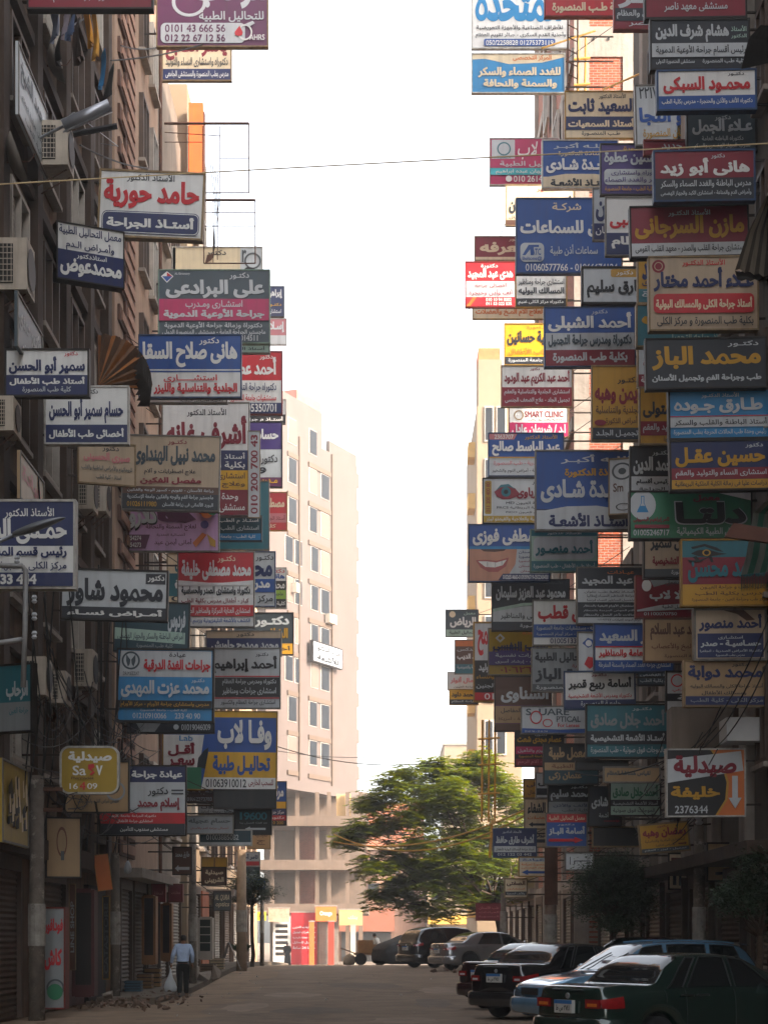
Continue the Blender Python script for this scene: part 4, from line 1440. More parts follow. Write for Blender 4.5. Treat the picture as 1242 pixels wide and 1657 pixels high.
read_signs('''
@R 59 762 -40 921 79 f=white t=.15 | hanging_sign | tall white sign with huge sky blue word and a blue phone strip, against the sky
white
T 3 8 92 64 sky المتحدة
t 4 68 94 76 dark للأطراف الصناعية والأجهزة التعويضية
t 3 78 97 87 dark وأحذية القدم السكرى - جبائر تقويم العظام
R 12 88 86 98 blue
t 14 90 84 97 white 050/2258828 01275373119
@R 59 762 86 914 151 f=white t=.15 | hanging_sign | sky blue sign with cream crest and cream lettering, floating below the tall white one
sky
p cream 0,0 100,0 100,8 76,22 40,26 14,12 0,14
t 44 2 86 18 orange المركز التخصصى
T 6 34 96 62 cream للغدد الصماء والسكر
T 12 66 92 92 cream والسمنة والنحافة
@R 53 880 -30 1018 27 f=red t=.2 | hanging_sign | red sign with cream upper half touching the top edge
cream
b 52 100 red
T 6 8 94 46 maroon أستاذ جراحة المخ
T 8 60 96 94 cream كلية طـب المنصورة
@R 48 992 -30 1070 48 f=red t=.2 | hanging_sign | small maroon and black sign at the top, left of the bigger maroon one
maroon
T 6 20 80 56 lgrey بـر
b 56 84 dark
t 4 60 96 80 lgrey القرى والعظام
t 30 88 80 97 lgrey مصر
@R 36 1042 -38 1208 30 r=-1 f=dark t=.2 | hanging_sign | black and maroon sign at the top right corner of the cluster
dark
b 52 100 maroon
t 4 26 96 48 lgrey استشارى جراحة العمود الفقرى والعظام
t 18 62 82 88 lgrey مستشفى معهد ناصر
@R 35.4 1051 30 1213 113 r=-.5 f=dark t=.2 | hanging_sign | navy and pale grey sign with white and small green words, second from the top right
dark
T 4 8 80 46 lgrey هشام شرف الدين
t 82 12 98 24 pale الأستاذ
t 82 30 98 40 pale الدكتور
b 49 78 lgrey
t 4 52 97 76 dark رئيس أقسام جراحة الأوعية الدموية
t 4 83 44 94 lgrey مستشفى المنصورة الدولى
t 52 83 96 94 lgrey كلية طب المنصورة
@R 35 1062 112 1224 179 r=-1 f=blue t=.2 | hanging_sign | white sign with big red lettering over a blue foot, beneath the navy and grey one
white
t 72 3 89 15 dark دكتـور
T 5 14 95 60 red محمـود السبكى
b 66 100 blue
t 3 72 97 90 white دكتوراه الأنف والأذن والحنجرة - مدرس بكلية الطب
@R 55.5 913 147 1032 225 f=gold t=.12 | hanging_sign | cream sunlit sign with navy words in front of the brick and concrete wall
cream
t 46 3 84 16 dark الأستاذ الدكتور
T 3 14 97 50 navy السعيد ثابت
b 54 83 navy
T 3 58 96 80 cream أستاذ السمعيات
t 22 86 76 97 dark طـب المنصـورة
@R 45 1028 136 1130 235 r=-1.5 f=grey t=.2 | hanging_sign | weathered grey sign with faded blue and gold script behind the red lettered white one
lgrey
t 5 2 38 22 dark ٢٢١٧
T 4 30 96 70 royal أبو النجا
t 10 74 90 92 gold بستان المنصورة
@R 36 1110 181 1224 246 r=-1 f=dark t=.15 | hanging_sign | dark blue sign with pale script lettering under the blue footed white sign
blue
b 0 100 slate
t 40 4 64 20 lgrey دكتور
T 6 16 96 58 lgrey عـلاء الجمل
t 20 62 82 78 lgrey دكتوراه الباطنه العامة
t 8 82 92 97 lgrey مدرب الجهاز الهضمى والسكر
@R 65 791 223 905 300 f=white t=.15 | hanging_sign | hot pink lab sign with a round white emblem and a cyan stripe
pink
B 2 2 36 44 lgrey
o 20 22 15 teal 1
t 10 38 30 43 teal TOURTA
i 40 6 97 46 white دالا لاب
b 47 64 pink
t 14 49 97 63 lgrey تحاليل الطبية
b 65 80 cyan
t 8 66 97 79 white أ. د جيهان عبده ابراهيم
t 34 82 96 96 white 010 2614 834
c 27 89 7 white 1
@R 54.5 876 226 1000 305 f=white t=.2 | hanging_sign | blue sign with a cream foot, left neighbour of the purple sign
blue
t 14 4 84 18 lgrey اللـه أكبـر
t 20 22 90 34 cream الاستاذة الدكتورة
T 4 38 96 70 white ماجـدة شـادى
b 78 100 cream
p cream 0,80 30,72 70,72 100,80 100,84 0,84
T 10 80 92 98 dark أستـاذ الأشعـة
@R 46 970 232 1085 316 f=dark t=.15 | hanging_sign | purple sign with a pale rounded box of text, left of the red and black sign
purple
t 32 3 66 13 gold دكتورة
T 4 14 92 42 lgrey ياسمين عطوة
R 4 50 97 82 lgrey
t 14 53 88 64 purple دكتوراه واستشارى
t 5 67 94 79 purple السكر والغدد الصماء
t 5 86 96 97 gold مدرس بكلية الطب - جامعة المنصورة
@R 37 1040 226 1112 252 f=red t=.1 arm=0 | hanging_sign | dark red strip peeping over the top of the red and black sign
maroon
t 40 20 90 70 lgrey جديد
@R 35 1057 242 1222 326 r=-1 f=blue t=.2 | hanging_sign | crimson over black sign with white lettering, right of the purple one
dark
b 0 55 maroon
t 57 5 71 16 lgrey دكتور
T 5 14 96 52 white هانى أبو زيد
t 5 60 97 77 lgrey مدرس الباطنة والغدد الصماء والسكر
t 5 80 97 95 lgrey وأمراض الدم والمناعة - استشارى الكبد والجهاز الهضمى
@R 62 817 298 930 366 f=tan t=.1 | hanging_sign | cream sign with red heading half covered by the big blue hearing aid sign
cream
t 44 5 72 18 red دكتور
T 4 26 96 72 dark أشرف شاكر زيدان
t 4 74 60 86 dark أعصاب الأطفال
b 88 100 brown
@R 51 834 320 1005 443 f=blue t=.2 | hanging_sign | big blue hearing aid sign with white lettering, a white logo box and phone numbers
blue
t 34 5 62 18 cream شركـة
T 3 24 99 52 white أركان للسماعات
t 32 62 78 78 lgrey سماعات أذن طبية
R 3 60 26 86 lgrey
p blue 5,77 11,63 16,63 16,77 13,77 12.5,69 8,77
p blue 14,63 21,63 21,66 14,66
t 14 68 23 77 blue ATC
t 5 79 24 85 blue @Beltone
t 8 89 97 99 white 01060577766 - 01066674124
@R 48 958 304 1010 390 f=grey t=.1 | hanging_sign | narrow pale strip with navy foot between the big blue sign and the red worded one
lgrey
T 6 24 40 64 navy ن
b 68 100 navy
t 6 74 60 92 white ضان
@R 42.5 978 318 1112 415 f=grey t=.1 | hanging_sign | white sign with short red word and navy foot behind the crimson yellow lettered sign
white
t 60 1 84 12 dark دكتـور
T 4 28 60 54 red الوصبى
t 62 26 78 40 dark محـ
b 62 100 navy
T 6 68 60 90 white العظام
@R 35.6 1019 332 1212 416 r=-1.2 f=dark t=.2 fw=.03 | hanging_sign | crimson sign with big yellow lettering and a white foot, meeting the striped awning
maroon
t 32 5 68 20 lgrey الأستاذ الدكتـور
T 3 18 97 66 gold مازن السرجانى
b 74 100 lgrey
t 3 78 97 95 dark استشارى جراحة القلب والصدر - معهد القلب القومى
@R 68 767 382 860 422 f=tan t=.1 | hanging_sign | faded maroon sign with cream lettering poking into the sky above the small red one
maroon
T 8 22 94 80 cream معرفه
t 60 4 90 20 cream دكتـور
b 88 100 cream
@R 62.5 752 423 835 498 f=red t=.12 | hanging_sign | small bright red and white sign with an orange slash, farthest left of the right cluster
lgrey
b 0 42 red
t 30 3 64 14 white دكتورة
T 3 14 95 40 white هدى عبد المجيد
t 18 46 82 58 maroon أخصائى جراحة
t 6 61 94 76 maroon أنف وأذن وحنجرة
b 79 100 red
p orange 0,100 14,79 22,79 8,100
t 40 81 92 89 white 010 10 94 8002
t 40 91 92 98 white 011 53 022 835
@R 58.5 833 430 917 498 f=gold t=.12 | hanging_sign | white sign with yellow on black heading, tucked under the big blue hearing aid sign
white
b 0 22 black
T 2 2 96 20 yellow كريم سليمان
t 4 30 96 48 dark استشارى جراحة ومناظير
T 4 52 96 72 dark المسالك البوليه
b 80 100 black
t 4 84 94 96 white دكتوراه مركز الكلى غنيم
@R 67 764 494 882 517 f=gold t=.1 | hanging_sign | cream strip with orange lettering under the small bright red sign
cream
T 3 14 97 82 orange لعلاج آلام المـخ والعضلات
@R 46.5 940 431 1052 492 f=dark t=.2 fw=.05 | hanging_sign | pale sign in a thick black frame with black lettering and a yellow heading bubble
lgrey
R 42 2 86 26 gold
t 50 6 76 22 white دكتور
T 5 34 97 88 black طارق سليم
@R 42.5 1030 414 1062 492 f=tan t=.15 arm=0 | hanging_sign | thin yellow and blue upright strip left of the beige kidney sign
gold
B 0 70 100 100 teal
T 20 12 94 50 navy مد
t 20 50 94 68 navy ارك
t 20 76 90 92 lgrey زة
@R 35.2 1049 414 1227 535 r=-.5 f=tan t=.2 fw=.03 | hanging_sign | large beige kidney doctor sign with a red rounded box and navy lettering
beige
c 8 12 9 maroon 1
o 8 12 6 beige 1
t 30 2 70 13 red الأستاذ الدكتـور
T 3 14 97 48 navy عـلاء أحمد مختار
R 3 51 97 78 red
T 5 56 95 74 cream أستاذ جراحة الكلى والمسالك البولية
t 6 83 96 97 dark بكلية طب المنصورة و مركز الكلى
@R 48.5 880 496 1028 594 r=-.5 f=blue t=.2 | hanging_sign | royal blue, pale and crimson sign with big white lettering left of the beige kidney sign
lgrey
b 0 43 royal
t 52 3 70 12 lgrey دكتور
T 3 8 97 41 white أحمد الشبلى
T 3 46 97 68 slate دكتوراة ومدرس جراحة التجميل
b 73 100 maroon
T 8 77 92 96 lgrey بكلية طب المنصورة
@R 39.5 1028 492 1200 562 f=tan t=.2 | hanging_sign | faded teal sign with pale lettering mostly hidden behind the beige kidney sign
teal
T 4 10 60 50 gold زى
t 30 62 88 92 pale أستاذ جراحة التجميل
@R 62 815 523 905 591 f=gold t=.12 | hanging_sign | bright yellow sign with black and orange words and a black foot
yellow
t 40 4 74 14 orange دكتورة
T 4 16 97 54 dark سمية حسانين
t 6 58 97 78 orange أعصاب الأطفال
b 82 100 dark
t 6 85 97 97 lgrey طب - جامعة المنصورة
@R 34.3 1044 546 1241 629 r=-1 f=dark t=.2 fw=.03 | hanging_sign | black sign with very large yellow lettering reaching the right edge
dark
T 4 14 96 64 gold محمد الباز
t 68 5 94 18 lgrey دكتـور
T 4 72 96 92 lgrey طب وجراحة الفم وتجميل الأسنان
@R 58 810 591 926 659 f=tan t=.12 | hanging_sign | white over maroon skin doctor sign below the bright yellow one
white
t 40 2 54 12 maroon دكتور
T 3 10 97 50 maroon أحمد عبد الكريم عبد الودود
b 53 100 maroon
t 3 58 97 74 lgrey استشارى الجلدية والتناسلية والعقم
t 4 79 97 95 lgrey تجميل الجلد - علاج الضعف الجنسى
@R 46.5 956 591 1040 714 f=tan t=.15 | hanging_sign | yellow ochre sign with maroon lettering and dark foot, right of the maroon skin doctor sign
gold
t 50 14 94 24 dark دكتـور
T 4 18 97 52 maroon أيمن وهبه
t 6 54 97 66 brown الجلدية والتناسلية
t 26 68 90 80 brown أمراض الذكورة
c 15 77 4 maroon 2
b 84 100 dark
t 6 87 92 97 lgrey تجميـل الجلـد
@R 42 1030 562 1072 628 f=tan t=.1 arm=0 | hanging_sign | slim white and maroon sign left of the black and yellow lettered sign
lgrey
T 20 16 60 50 maroon ل
b 68 100 maroon
t 10 74 70 94 white جراحة
@R 41 1033 626 1100 720 f=tan t=.1 | hanging_sign | ochre sign with a maroon middle left of the sky blue and white sign
gold
T 6 24 97 54 dark المتولى
b 60 86 maroon
t 6 64 97 82 lgrey التوليد والعقم
t 60 88 92 98 dark بالمنصورة
@R 34.5 1081 629 1246 711 r=-1 f=dark t=.2 | hanging_sign | sky blue sign with white stripe of text, beneath the black and yellow lettered one
sky
t 32 4 70 16 lgrey الأستاذ الدكتـور
T 4 16 94 50 lgrey طـارق جـوده
b 56 78 lgrey
t 4 59 98 76 dark أستاذ الباطنة والقلب والسكر
b 54 56 red
t 3 83 97 96 lgrey رئيس وحدة طب الحالات الحرجة بطب المنصورة
@R 60.5 822 658 920 708 f=tan t=.12 | hanging_sign | white clinic sign with English capitals over a pink name strip
white
t 26 12 92 34 maroon SMART CLINIC
o 16 26 17 tan 1
t 30 38 90 46 dgrey الجلدية والتجميل والليزر
b 52 100 pink
T 4 58 96 98 lgrey ا.د / شريهان عادل
@R 57.5 789 700 912 771 f=blue t=.15 | hanging_sign | navy and white sign with a pink phone tab below the English lettered clinic sign
lgrey
b 0 56 blue
p salmon 0,0 38,0 34,14 0,14
t 7 2 33 13 white 2363707
t 48 2 92 15 gold الأستاذ الدكتور
T 4 18 96 54 white عبد الباسط صالح
b 56 59 gold
t 6 63 94 78 salmon أمراض الصدرية - طب المنصورة
t 4 83 94 96 dark وغدة - حساسية - أمراض النوم والشخير
@R 48 865 728 1032 859 f=grey t=.2 fw=.04 | hanging_sign | large navy sign with huge white lettering and grey foot beside the small beige box
navy
b 0 74 blue
t 24 4 94 16 lgrey اللـه أكبـر
T 28 20 94 34 gold الأستاذة الدكتورة
T 4 36 97 66 lgrey ماجـدة شـادى
b 76 100 lgrey
p lgrey 0,78 30,71 60,70 100,78 100,80 0,80
T 12 78 92 97 navy أستـاذ الأشعـة
@R 46.8 984 741 1024 833 f=tan t=.5 y=-12 arm=0 | hanging_sign | small upright beige box sign with a swirl emblem
lgrey
o 55 22 16 dgrey 1.2
c 55 22 6 dgrey 1.2
t 15 44 60 60 brown Sm
o 60 88 7 dgrey 2
@R 42 1018 722 1100 800 f=dark t=.15 | hanging_sign | black and white sign with white lettering left of the navy sign with yellow lettering
dark
t 44 6 80 18 lgrey دكتـور
T 4 20 97 60 lgrey محمد الدين
b 64 100 lgrey
T 10 68 80 84 dark رئيس أقسام
t 16 88 70 97 dark الجراحة
@R 34.5 1083 711 1247 794 r=-1 f=dark t=.2 | hanging_sign | navy, crimson and yellow striped sign with large yellow lettering at the right edge
navy
t 76 4 94 15 lgrey دكتور
T 4 12 96 54 gold حسين عقـل
b 56 80 maroon
t 4 60 97 77 lgrey استشارى النساء والتوليد والعقم
b 81 100 gold
t 3 84 97 97 dark دراسات عليا فى زمالة الكلية الملكية البريطانية
@R 36 1017 794 1216 873 f=dark t=.2 fw=.03 | hanging_sign | green lab sign with a blue flask emblem and outlined black lettering
green
c 10 28 32 lgrey .9
p sky 8.6,8 11.4,8 11.4,24 15,44 5,44 8.6,24
p lgrey 9.3,10 10.7,10 10.7,24 12,30 8,30 9.3,24
p white 70,0 100,0 100,18 90,12
T 52 6 74 22 maroon معمل
T 36 20 97 72 lgrey دلتـا
T 37 22.5 96 69.5 black دلتـا
T 2 55 32 69 maroon ثامر إبراهيم البسيونى
R 3 72 32 80 maroon
t 2 83 32 96 lgrey 01005246717
t 38 78 97 97 lgrey للتحاليل الطبية الكيميائية
@R 57 780 773 890 848 f=dark t=.15 | hanging_sign | white eye clinic sign with a painted green eye and an olive foot
lgrey
R 2 4 12 80 mustard
v 4 8 10 76 maroon 011 200 400 80
t 74 2 92 14 dark دكتور
p maroon 16,30 24,20 36,14 48,22 56,36 48,42 40,46 28,46 20,40
p teal 18,28 26,14 38,12 48,24 38,18 26,20
c 34 30 11 teal 1
c 34 30 5 black 1
T 50 20 96 46 maroon ديارباوى
t 34 52 94 60 dark جراحة العيون MD
t 20 63 94 70 dark الملكية البريطانية FRCS
t 34 73 94 80 dark ألمانى للعيون FICO
b 85 100 mustard
t 4 87 97 98 lgrey التجميلية والعلاجية والفيمتو ليزر
@R 54 757 848 889 942 f=blue t=.15 | hanging_sign | dental sign with a close up smile of white teeth and a blue heading
lgrey
b 0 40 royal
b 38 43 sky
p skin 0,43 60,43 58,70 50,88 40,100 0,100
p brown 14,43 46,43 44,46 32,48 18,47
p lip 8,63 20,62 34,64 50,58 46,74 36,84 24,84 14,76
p teeth 11,65 22,65 34,67 47,62 42,72 32,76 20,75
p dgrey 22.6,66 23,66 23,74 22.6,74
p dgrey 32.6,66 33,66 33,75 32.6,75
p dgrey 40.6,65 41,65 41,72 40.6,72
T 4 6 97 37 white مصطفى فوزى
t 62 45 97 52 navy زراعة الأسنان
t 62 54 97 61 navy جامعة المنصورة
t 62 63 97 68 maroon ثقة - جامعة المنصورة
t 62 71 97 77 maroon لزراعة الأسنان
t 64 80 97 86 maroon زراعة الأسنان
p navy 42,88 100,88 100,100 36,100
t 42 90 99 98 white 01026514660-01093996719-0502368458
@R 50 857 856 967 926 f=green t=.15 | hanging_sign | pale green sign with teal lettering in a rounded field, right of the smile sign
pale
R 3 16 97 72 lgrey
b 0 14 teal
t 24 2 76 12 lgrey الأستاذ الدكتور
T 6 24 94 64 teal أحمد منصـور
b 76 100 teal
t 3 80 97 95 lgrey أستاذ طب الأطفال - طب المنصورة
@R 40.5 1040 868 1130 936 f=dark t=.2 | hanging_sign | dim beige sign with black and red words, left of the painted ancient eye sign
beige
T 10 4 96 34 dark حسن سمير
T 14 44 97 72 maroon الأشعة التشخيصية
b 80 100 dgrey
t 50 82 92 96 lgrey بالمنصورة
@R 34.6 1101 872 1246 981 r=-.5 f=gold t=.2 fw=.03 | hanging_sign | tricolour sign of teal, crimson and ochre with an ancient Egyptian eye
gold
b 0 26 teal
b 26 68 maroon
p black 10,10 26,5 40,11 48,18 40,16 26,9 12,13
p black 10,20 18,15 30,14 42,19 52,21 42,23 30,25 18,24
c 28 19 5 gold 1.3
c 28 19 3.4 black 1.2
p black 12,26 16,24 22,33 18,34
p black 30,25 34,25 36,34 33,34
p black 34,24 20,34 8,34 6,30 12,31 18,31
T 6 33 96 66 teal محمد محسن
t 20 70 97 77 brown دكتوراه طب و جراحة العيـون
t 14 80 97 87 brown مدرس بكلية الطب
t 10 90 97 96 brown مركز طب وجراحة العين - جامعة المنصورة
@R 55 795 937 921 1021 f=dark t=.2 | hanging_sign | black topped sign with a white lower half and a pale green curve
dark
t 54 2 92 9 dgrey الأستاذ الدكتور
T 4 12 96 42 lgrey محمود عبد العزيز سليمان
p pale 0,58 40,46 100,44 100,48 40,52 0,66
p lgrey 0,64 40,53 100,49 100,84 0,84
t 10 66 96 80 dark الجهاز الهضمى والمناظير
t 36 88 90 97 lgrey طب المنصـورة
@R 48.5 932 917 1040 1011 f=grey t=.2 | hanging_sign | black sign with white text block and an orange heading, right of the black topped one
dark
t 46 4 88 12 orange عيـادات
T 6 14 86 32 lgrey عبد المجيد
b 38 62 lgrey
t 10 40 88 46 dark أستـاذ بكلية طب حلوان
t 14 48 88 54 dark جراحة المناظير النسـاء إيطاليا
t 14 56 88 61 dark وتجميل المناظير النساء فرنسا
t 8 66 88 72 lgrey استئصال الأورام الليفية بالمنظار
t 8 75 88 80 lgrey آلام الحوض المزمنة بالمنظار
t 8 82 88 88 lgrey حالات تأخر الحمل بالمنظار
b 90 100 lgrey
t 30 92 97 98 dark الرقم الموحد للعيادات ٠١٠٢٠٩٢٢٤٧
@R 42 1027 931 1124 1000 f=red t=.2 | hanging_sign | maroon lab sign with pale lettering and a white curved stripe below the dim beige one
maroon
p grey 20,0 100,0 100,22 60,14 30,26
t 50 8 76 22 dgrey معمل
c 17 22 15 white .8
T 22 34 96 62 lgrey دالا لاب
p lgrey 0,84 40,72 100,66 100,82 0,88
t 44 71 92 82 dark للتحاليل الطبية
t 12 90 70 98 lgrey 01100070750
@R 52 861 970 975 1045 f=grey t=.15 | hanging_sign | white sign with a huge red word and a blue foot with a phone number
white
T 6 10 90 50 red نبيل قطب
b 54 84 blue
t 4 57 97 69 lgrey جراحة - مستشفيات جامعة المنصورة
t 4 71 97 82 lgrey جراحة الأورام - مركز أورام المنصورة
t 24 86 94 98 navy 01005133536 - 01
@R 34.8 1122 984 1240 1069 r=-.5 f=grey t=.25 fw=.04 | hanging_sign | beige sign with dark navy lower two thirds below the ancient eye sign
beige
p brown 40,0 70,0 86,20 74,22 60,8
T 4 8 96 44 navy أحمد منصور
B 2 48 98 98 navy
t 32 53 68 61 lgrey استشـارى
T 6 62 94 78 lgrey حسـاسيـة - صدر
t 5 81 95 88 lgrey دكتوراة الأمراض الصدرية - انجلترا
t 28 91 70 97 lgrey مدرس بطب المنصورة
@R 38.5 1040 1000 1150 1072 f=rust t=.12 | hanging_sign | stained brownish sign with dark lettering and red words between two navy signs
tan
T 8 8 94 50 brown محمد عبد السلام
t 10 56 96 76 rust طب المخ والأعصاب
t 30 84 90 94 brown جامعة المنصورة
@R 44 960 1009 1090 1088 f=blue t=.2 | hanging_sign | blue and white sign with red middle words left of the stained brownish one
white
b 0 46 royal
T 5 10 97 42 lgrey سمير السعيد
b 46 49 red
T 4 53 97 72 red الجراحة العامة والمناظير
b 77 100 blue
t 4 81 97 95 lgrey استشارى جراحة الغدد الصماء والسمنة المفرطة
@R 45.5 933 1022 968 1090 f=grey t=.1 arm=0 | hanging_sign | narrow white strip showing a blue eye and a red heart
lgrey
p blue 20,26 50,12 80,18 70,34 50,38
c 54 26 8 white 1
p red 30,80 50,60 90,64 86,82 60,92
@R 46 1030 1084 1100 1110 f=dark t=.1 arm=0 | hanging_sign | dark strip of small pale words under the blue and white sign's foot
slate
t 4 10 94 42 lgrey الجهاز الهضمى
t 4 56 96 88 lgrey مدرس بكلية الطب
@R 80 720 986 774 1031 f=grey t=.12 | hanging_sign | slate and white lab sign hanging alone against the sky, far down the right side
slate
b 74 100 pale
c 20 16 12 cream 1
t 56 6 92 20 pale معمل
T 12 26 94 68 white الرياض
t 10 78 94 94 dark للتحاليل الطبية
@R 78 735 1035 782 1091 f=grey t=.12 | hanging_sign | brown sign with orange and white lines below the slate and white lab sign
brown
b 0 18 orange
b 72 100 teal
t 6 22 96 34 lgrey وميدكس
T 6 40 96 60 white خالد الديب
t 6 76 96 88 lgrey الصناعية والتعويضية
@R 67 765 1006 830 1136 f=gold t=.15 fw=.06 | hanging_sign | tall yellow framed sign with a red character on white and black lower half
black
B 0 0 100 48 lgrey
T 8 8 54 42 red سمح
T 10 52 48 64 lgrey الوليد
t 4 67 96 74 gold العلوم والنساء
t 4 78 96 85 lgrey حقن الجنين
b 90 100 red
t 26 91 92 99 white 010 1
@R 57 789 1016 892 1093 f=grey t=.15 | hanging_sign | mustard sign with a purple middle band and a small diamond flower emblem
mustard
p lgrey 18,10 26,20 18,30 10,20
p mustard 18,15 22,20 18,25 14,20
t 54 4 88 14 orange عيـادة
T 6 34 96 56 purple للطب النفسى
b 50 80 purple
T 6 28 96 48 navy للطب النفسى
t 10 54 94 64 lgrey اختبارات نفسية
t 10 67 96 77 lgrey تخاطب - إرشاد أسرى
t 18 84 92 97 maroon ٠١٠٦٢٦٦٦
@R 51 859 1048 960 1120 f=grey t=.15 | hanging_sign | grey lab sign with black lettering in two rows under the huge red word sign
grey
T 4 8 92 34 dark التحاليل الطبية
t 66 36 92 46 maroon دكتورة
T 4 46 96 80 dark نيرة الباز
b 84 100 dgrey
t 6 87 92 98 lgrey بطب المنصورة
@R 80.5 723 1087 773 1117 f=white t=.12 | hanging_sign | pale sign with pink words, far down the right side
lgrey
T 8 24 94 66 salmon آمال أنوار
t 20 78 90 92 dgrey جراحة العيون
@R 80 726 1115 774 1141 f=gold t=.12 | hanging_sign | yellow sign with black words and dark foot beneath the pale pink worded one
yellow
T 6 14 94 56 dark محمد داود
b 66 100 dark
t 6 72 94 92 lgrey جراحة العظام
@R 56 799 1094 892 1184 f=dark t=.15 | hanging_sign | plum brown sign with cream lettering above a beige lower part
plum
b 0 52 brown
T 10 18 96 48 lgrey الشناوى
b 54 86 tan
t 10 58 92 70 dark الروماتيزم والمفاصل
t 6 74 96 82 brown طب المنوفية - أمريكا
b 88 100 brown
t 60 90 96 98 lgrey المنصورة
@R 44.5 912 1085 1028 1148 r=-.8 f=blue t=.15 | hanging_sign | crisp white sign with black lettering, a red line of text and navy foot
white
t 38 3 60 14 maroon دكتـور
T 4 14 96 54 black أسامة ربيع قمبر
t 4 58 96 74 red دكتوراه ومدرس الأشعة التشخيصية
b 77 100 navy
t 22 80 80 97 lgrey جامعـة المنصـورة
@R 40 1076 1085 1122 1152 f=dark t=.12 arm=0 | hanging_sign | small white and navy sign with a red round emblem left of the beige urology sign
lgrey
o 40 22 17 red 1
b 56 76 dark
t 40 60 94 72 lgrey ة
t 20 42 90 52 red سارعي
t 60 82 96 96 dark وى
@R 34.9 1105 1068 1240 1144 f=tan t=.2 | hanging_sign | large beige urology sign with navy lettering and dark foot low on the right edge
tan
t 58 2 78 12 dark دكتور
T 3 8 97 44 navy محمد دوابة
t 6 50 97 62 dark أستاذ جراحة الكلى والمسالك البوليه
t 20 66 76 78 dark ومسالك الأطفال
b 80 100 navy
t 6 84 97 96 grey مركز الكلى - كلية الطب
@R 50.5 842 1142 949 1188 f=grey t=.12 | shop_sign | pale optical shop sign with English capitals and red spectacle rings
lgrey
t 6 6 74 32 slate S  UARE
o 22 40 26 red .9
o 40 62 16 red 1.2
t 54 36 92 58 slate PTICAL
t 56 64 90 78 red For Lenses
p blue 0,82 60,88 100,84 100,100 0,100
t 4 91 40 98 lgrey 23 65 744 - 23 66 744
@R 43 947 1139 1082 1227 f=dark t=.2 | hanging_sign | broad teal radiology sign with pale lettering and black middle band
teal
t 56 3 80 11 lgrey دكتـور
T 4 8 96 46 grey أحمد جلال صادق
b 50 76 dark
T 4 54 96 72 lgrey أستـاذ الأشعة التشخيصية
t 4 80 96 95 lgrey بالموجات فوق صوتية - طب المنصورة
@R 53.5 832 1182 912 1241 f=dark t=.12 | hanging_sign | black sign with gold lettering above a pink and dark foot
black
t 40 4 66 14 lgrey دكتـورة
T 3 12 97 40 gold عصام مجدى شعت
b 44 66 pink
t 4 48 60 64 lgrey تيزم والتأهيل
t 6 68 60 78 gold جامعة المنصورة
b 80 100 maroon
t 4 82 90 97 salmon الفقرى - آلام الرحم
@R 47.5 878 1203 968 1270 f=dark t=.15 | hanging_sign | dark lab sign with gilt lettering and tan middle stripe left of the broad teal one
black
T 8 6 80 40 tan معمل طبية
b 46 66 tan
t 14 50 54 62 rust الطبية
b 66 100 dteal
T 8 70 70 92 tan عثمان زكى
@R 43.4 930 1231 1016 1246 f=dark t=.15 arm=0 | hanging_sign | long plain black strip with no lettering under the broad teal sign
black
@R 42.5 975 1240 1068 1267 f=grey t=.1 | hanging_sign | grey brown sign with dark words under the broad teal sign
tan
T 4 20 84 70 dgrey لقياس هشاشة العظام
@R 48.5 885 1268 960 1318 f=dark t=.1 | hanging_sign | black and lilac grey sign with pale lettering above the red and blue arrow sign
black
t 50 2 88 14 lgrey دكتـور
T 4 16 96 56 lgrey محمد سليم
b 60 100 grey
t 10 66 92 80 navy الأنف والأذن
t 30 84 94 97 dgrey بكلية الطب
@R 47.5 882 1315 950 1371 f=grey t=.12 | hanging_sign | red topped blue sign with white lettering and a red arrow pointing right
blue
b 0 26 red
t 5 5 96 22 cream معمل التحاليل الطبية
t 26 30 70 37 lgrey دكتور
T 4 38 96 68 lgrey أسامة البـاز
a 4 72 92 92 red r
@R 46.3 951 1272 1005 1337 f=dark t=.12 | hanging_sign | black sign with two pale words left of the small green one
dark
T 6 24 60 58 lgrey شادى
t 30 66 62 80 lgrey أشعة
a 46 86 100 94 maroon r
@R 44.3 985 1262 1069 1321 f=dark t=.15 | hanging_sign | small dim green sign repeating the broad teal sign's words
pale
T 4 10 96 52 green أحمد جلال صادق
b 55 74 dark
t 4 58 96 72 lgrey أستاذ الأشعة التشخيصية
t 4 80 90 95 dgrey الموجات فوق صوتية
@R 46.5 957 1337 1042 1371 f=tan t=.1 | hanging_sign | empty black panel with a tan rim above the dark round tree
black
@R 35.6 1077 1211 1206 1322 r=-.4 f=white t=.2 fw=.03 cat=sign | pharmacy_sign | black and orange pharmacy sign with a tilted white band and a down arrow
black
p orange 56,0 100,0 100,100 62,100 76,76 78,50 72,24
p gold 56,0 59,0 74,24 80,50 78,76 65,100 62,100 75,76 77,50 71,24
p lgrey 0,14 96,2 99,32 0,50
T 8 8 90 42 maroon صيدلية
T 4 55 68 76 gold خليفة
t 9 85 52 97 lgrey 2376344
a 79 40 96 90 lgrey d
@R 40 1035 1331 1117 1380 r=-5 f=tan t=.1 | hanging_sign | tilted yellow sign with maroon lettering above the right concrete pole
gold
t 36 3 60 12 maroon دكتور
T 5 12 96 50 maroon رمضان وهبه
t 8 54 92 66 brown استشارى الجلدية والتناسلية
t 30 70 70 82 brown وأمراض الذكورة
a 78 70 96 82 rust r
b 86 100 slate
t 6 89 94 98 lgrey تجميل - ليزر - العقم
@R 60 846 1260 885 1292 f=tan t=.1 | hanging_sign | amber sunlit sign with small brown words, upper one of a pair by the scaffold
gold
T 10 14 80 44 brown بولى
t 16 54 90 88 brown والأطفال
@R 57 866 1250 900 1292 f=grey t=.1 | hanging_sign | dull white strip overlapping the amber sunlit sign
lgrey
T 6 22 60 54 dark لى
b 62 90 dark
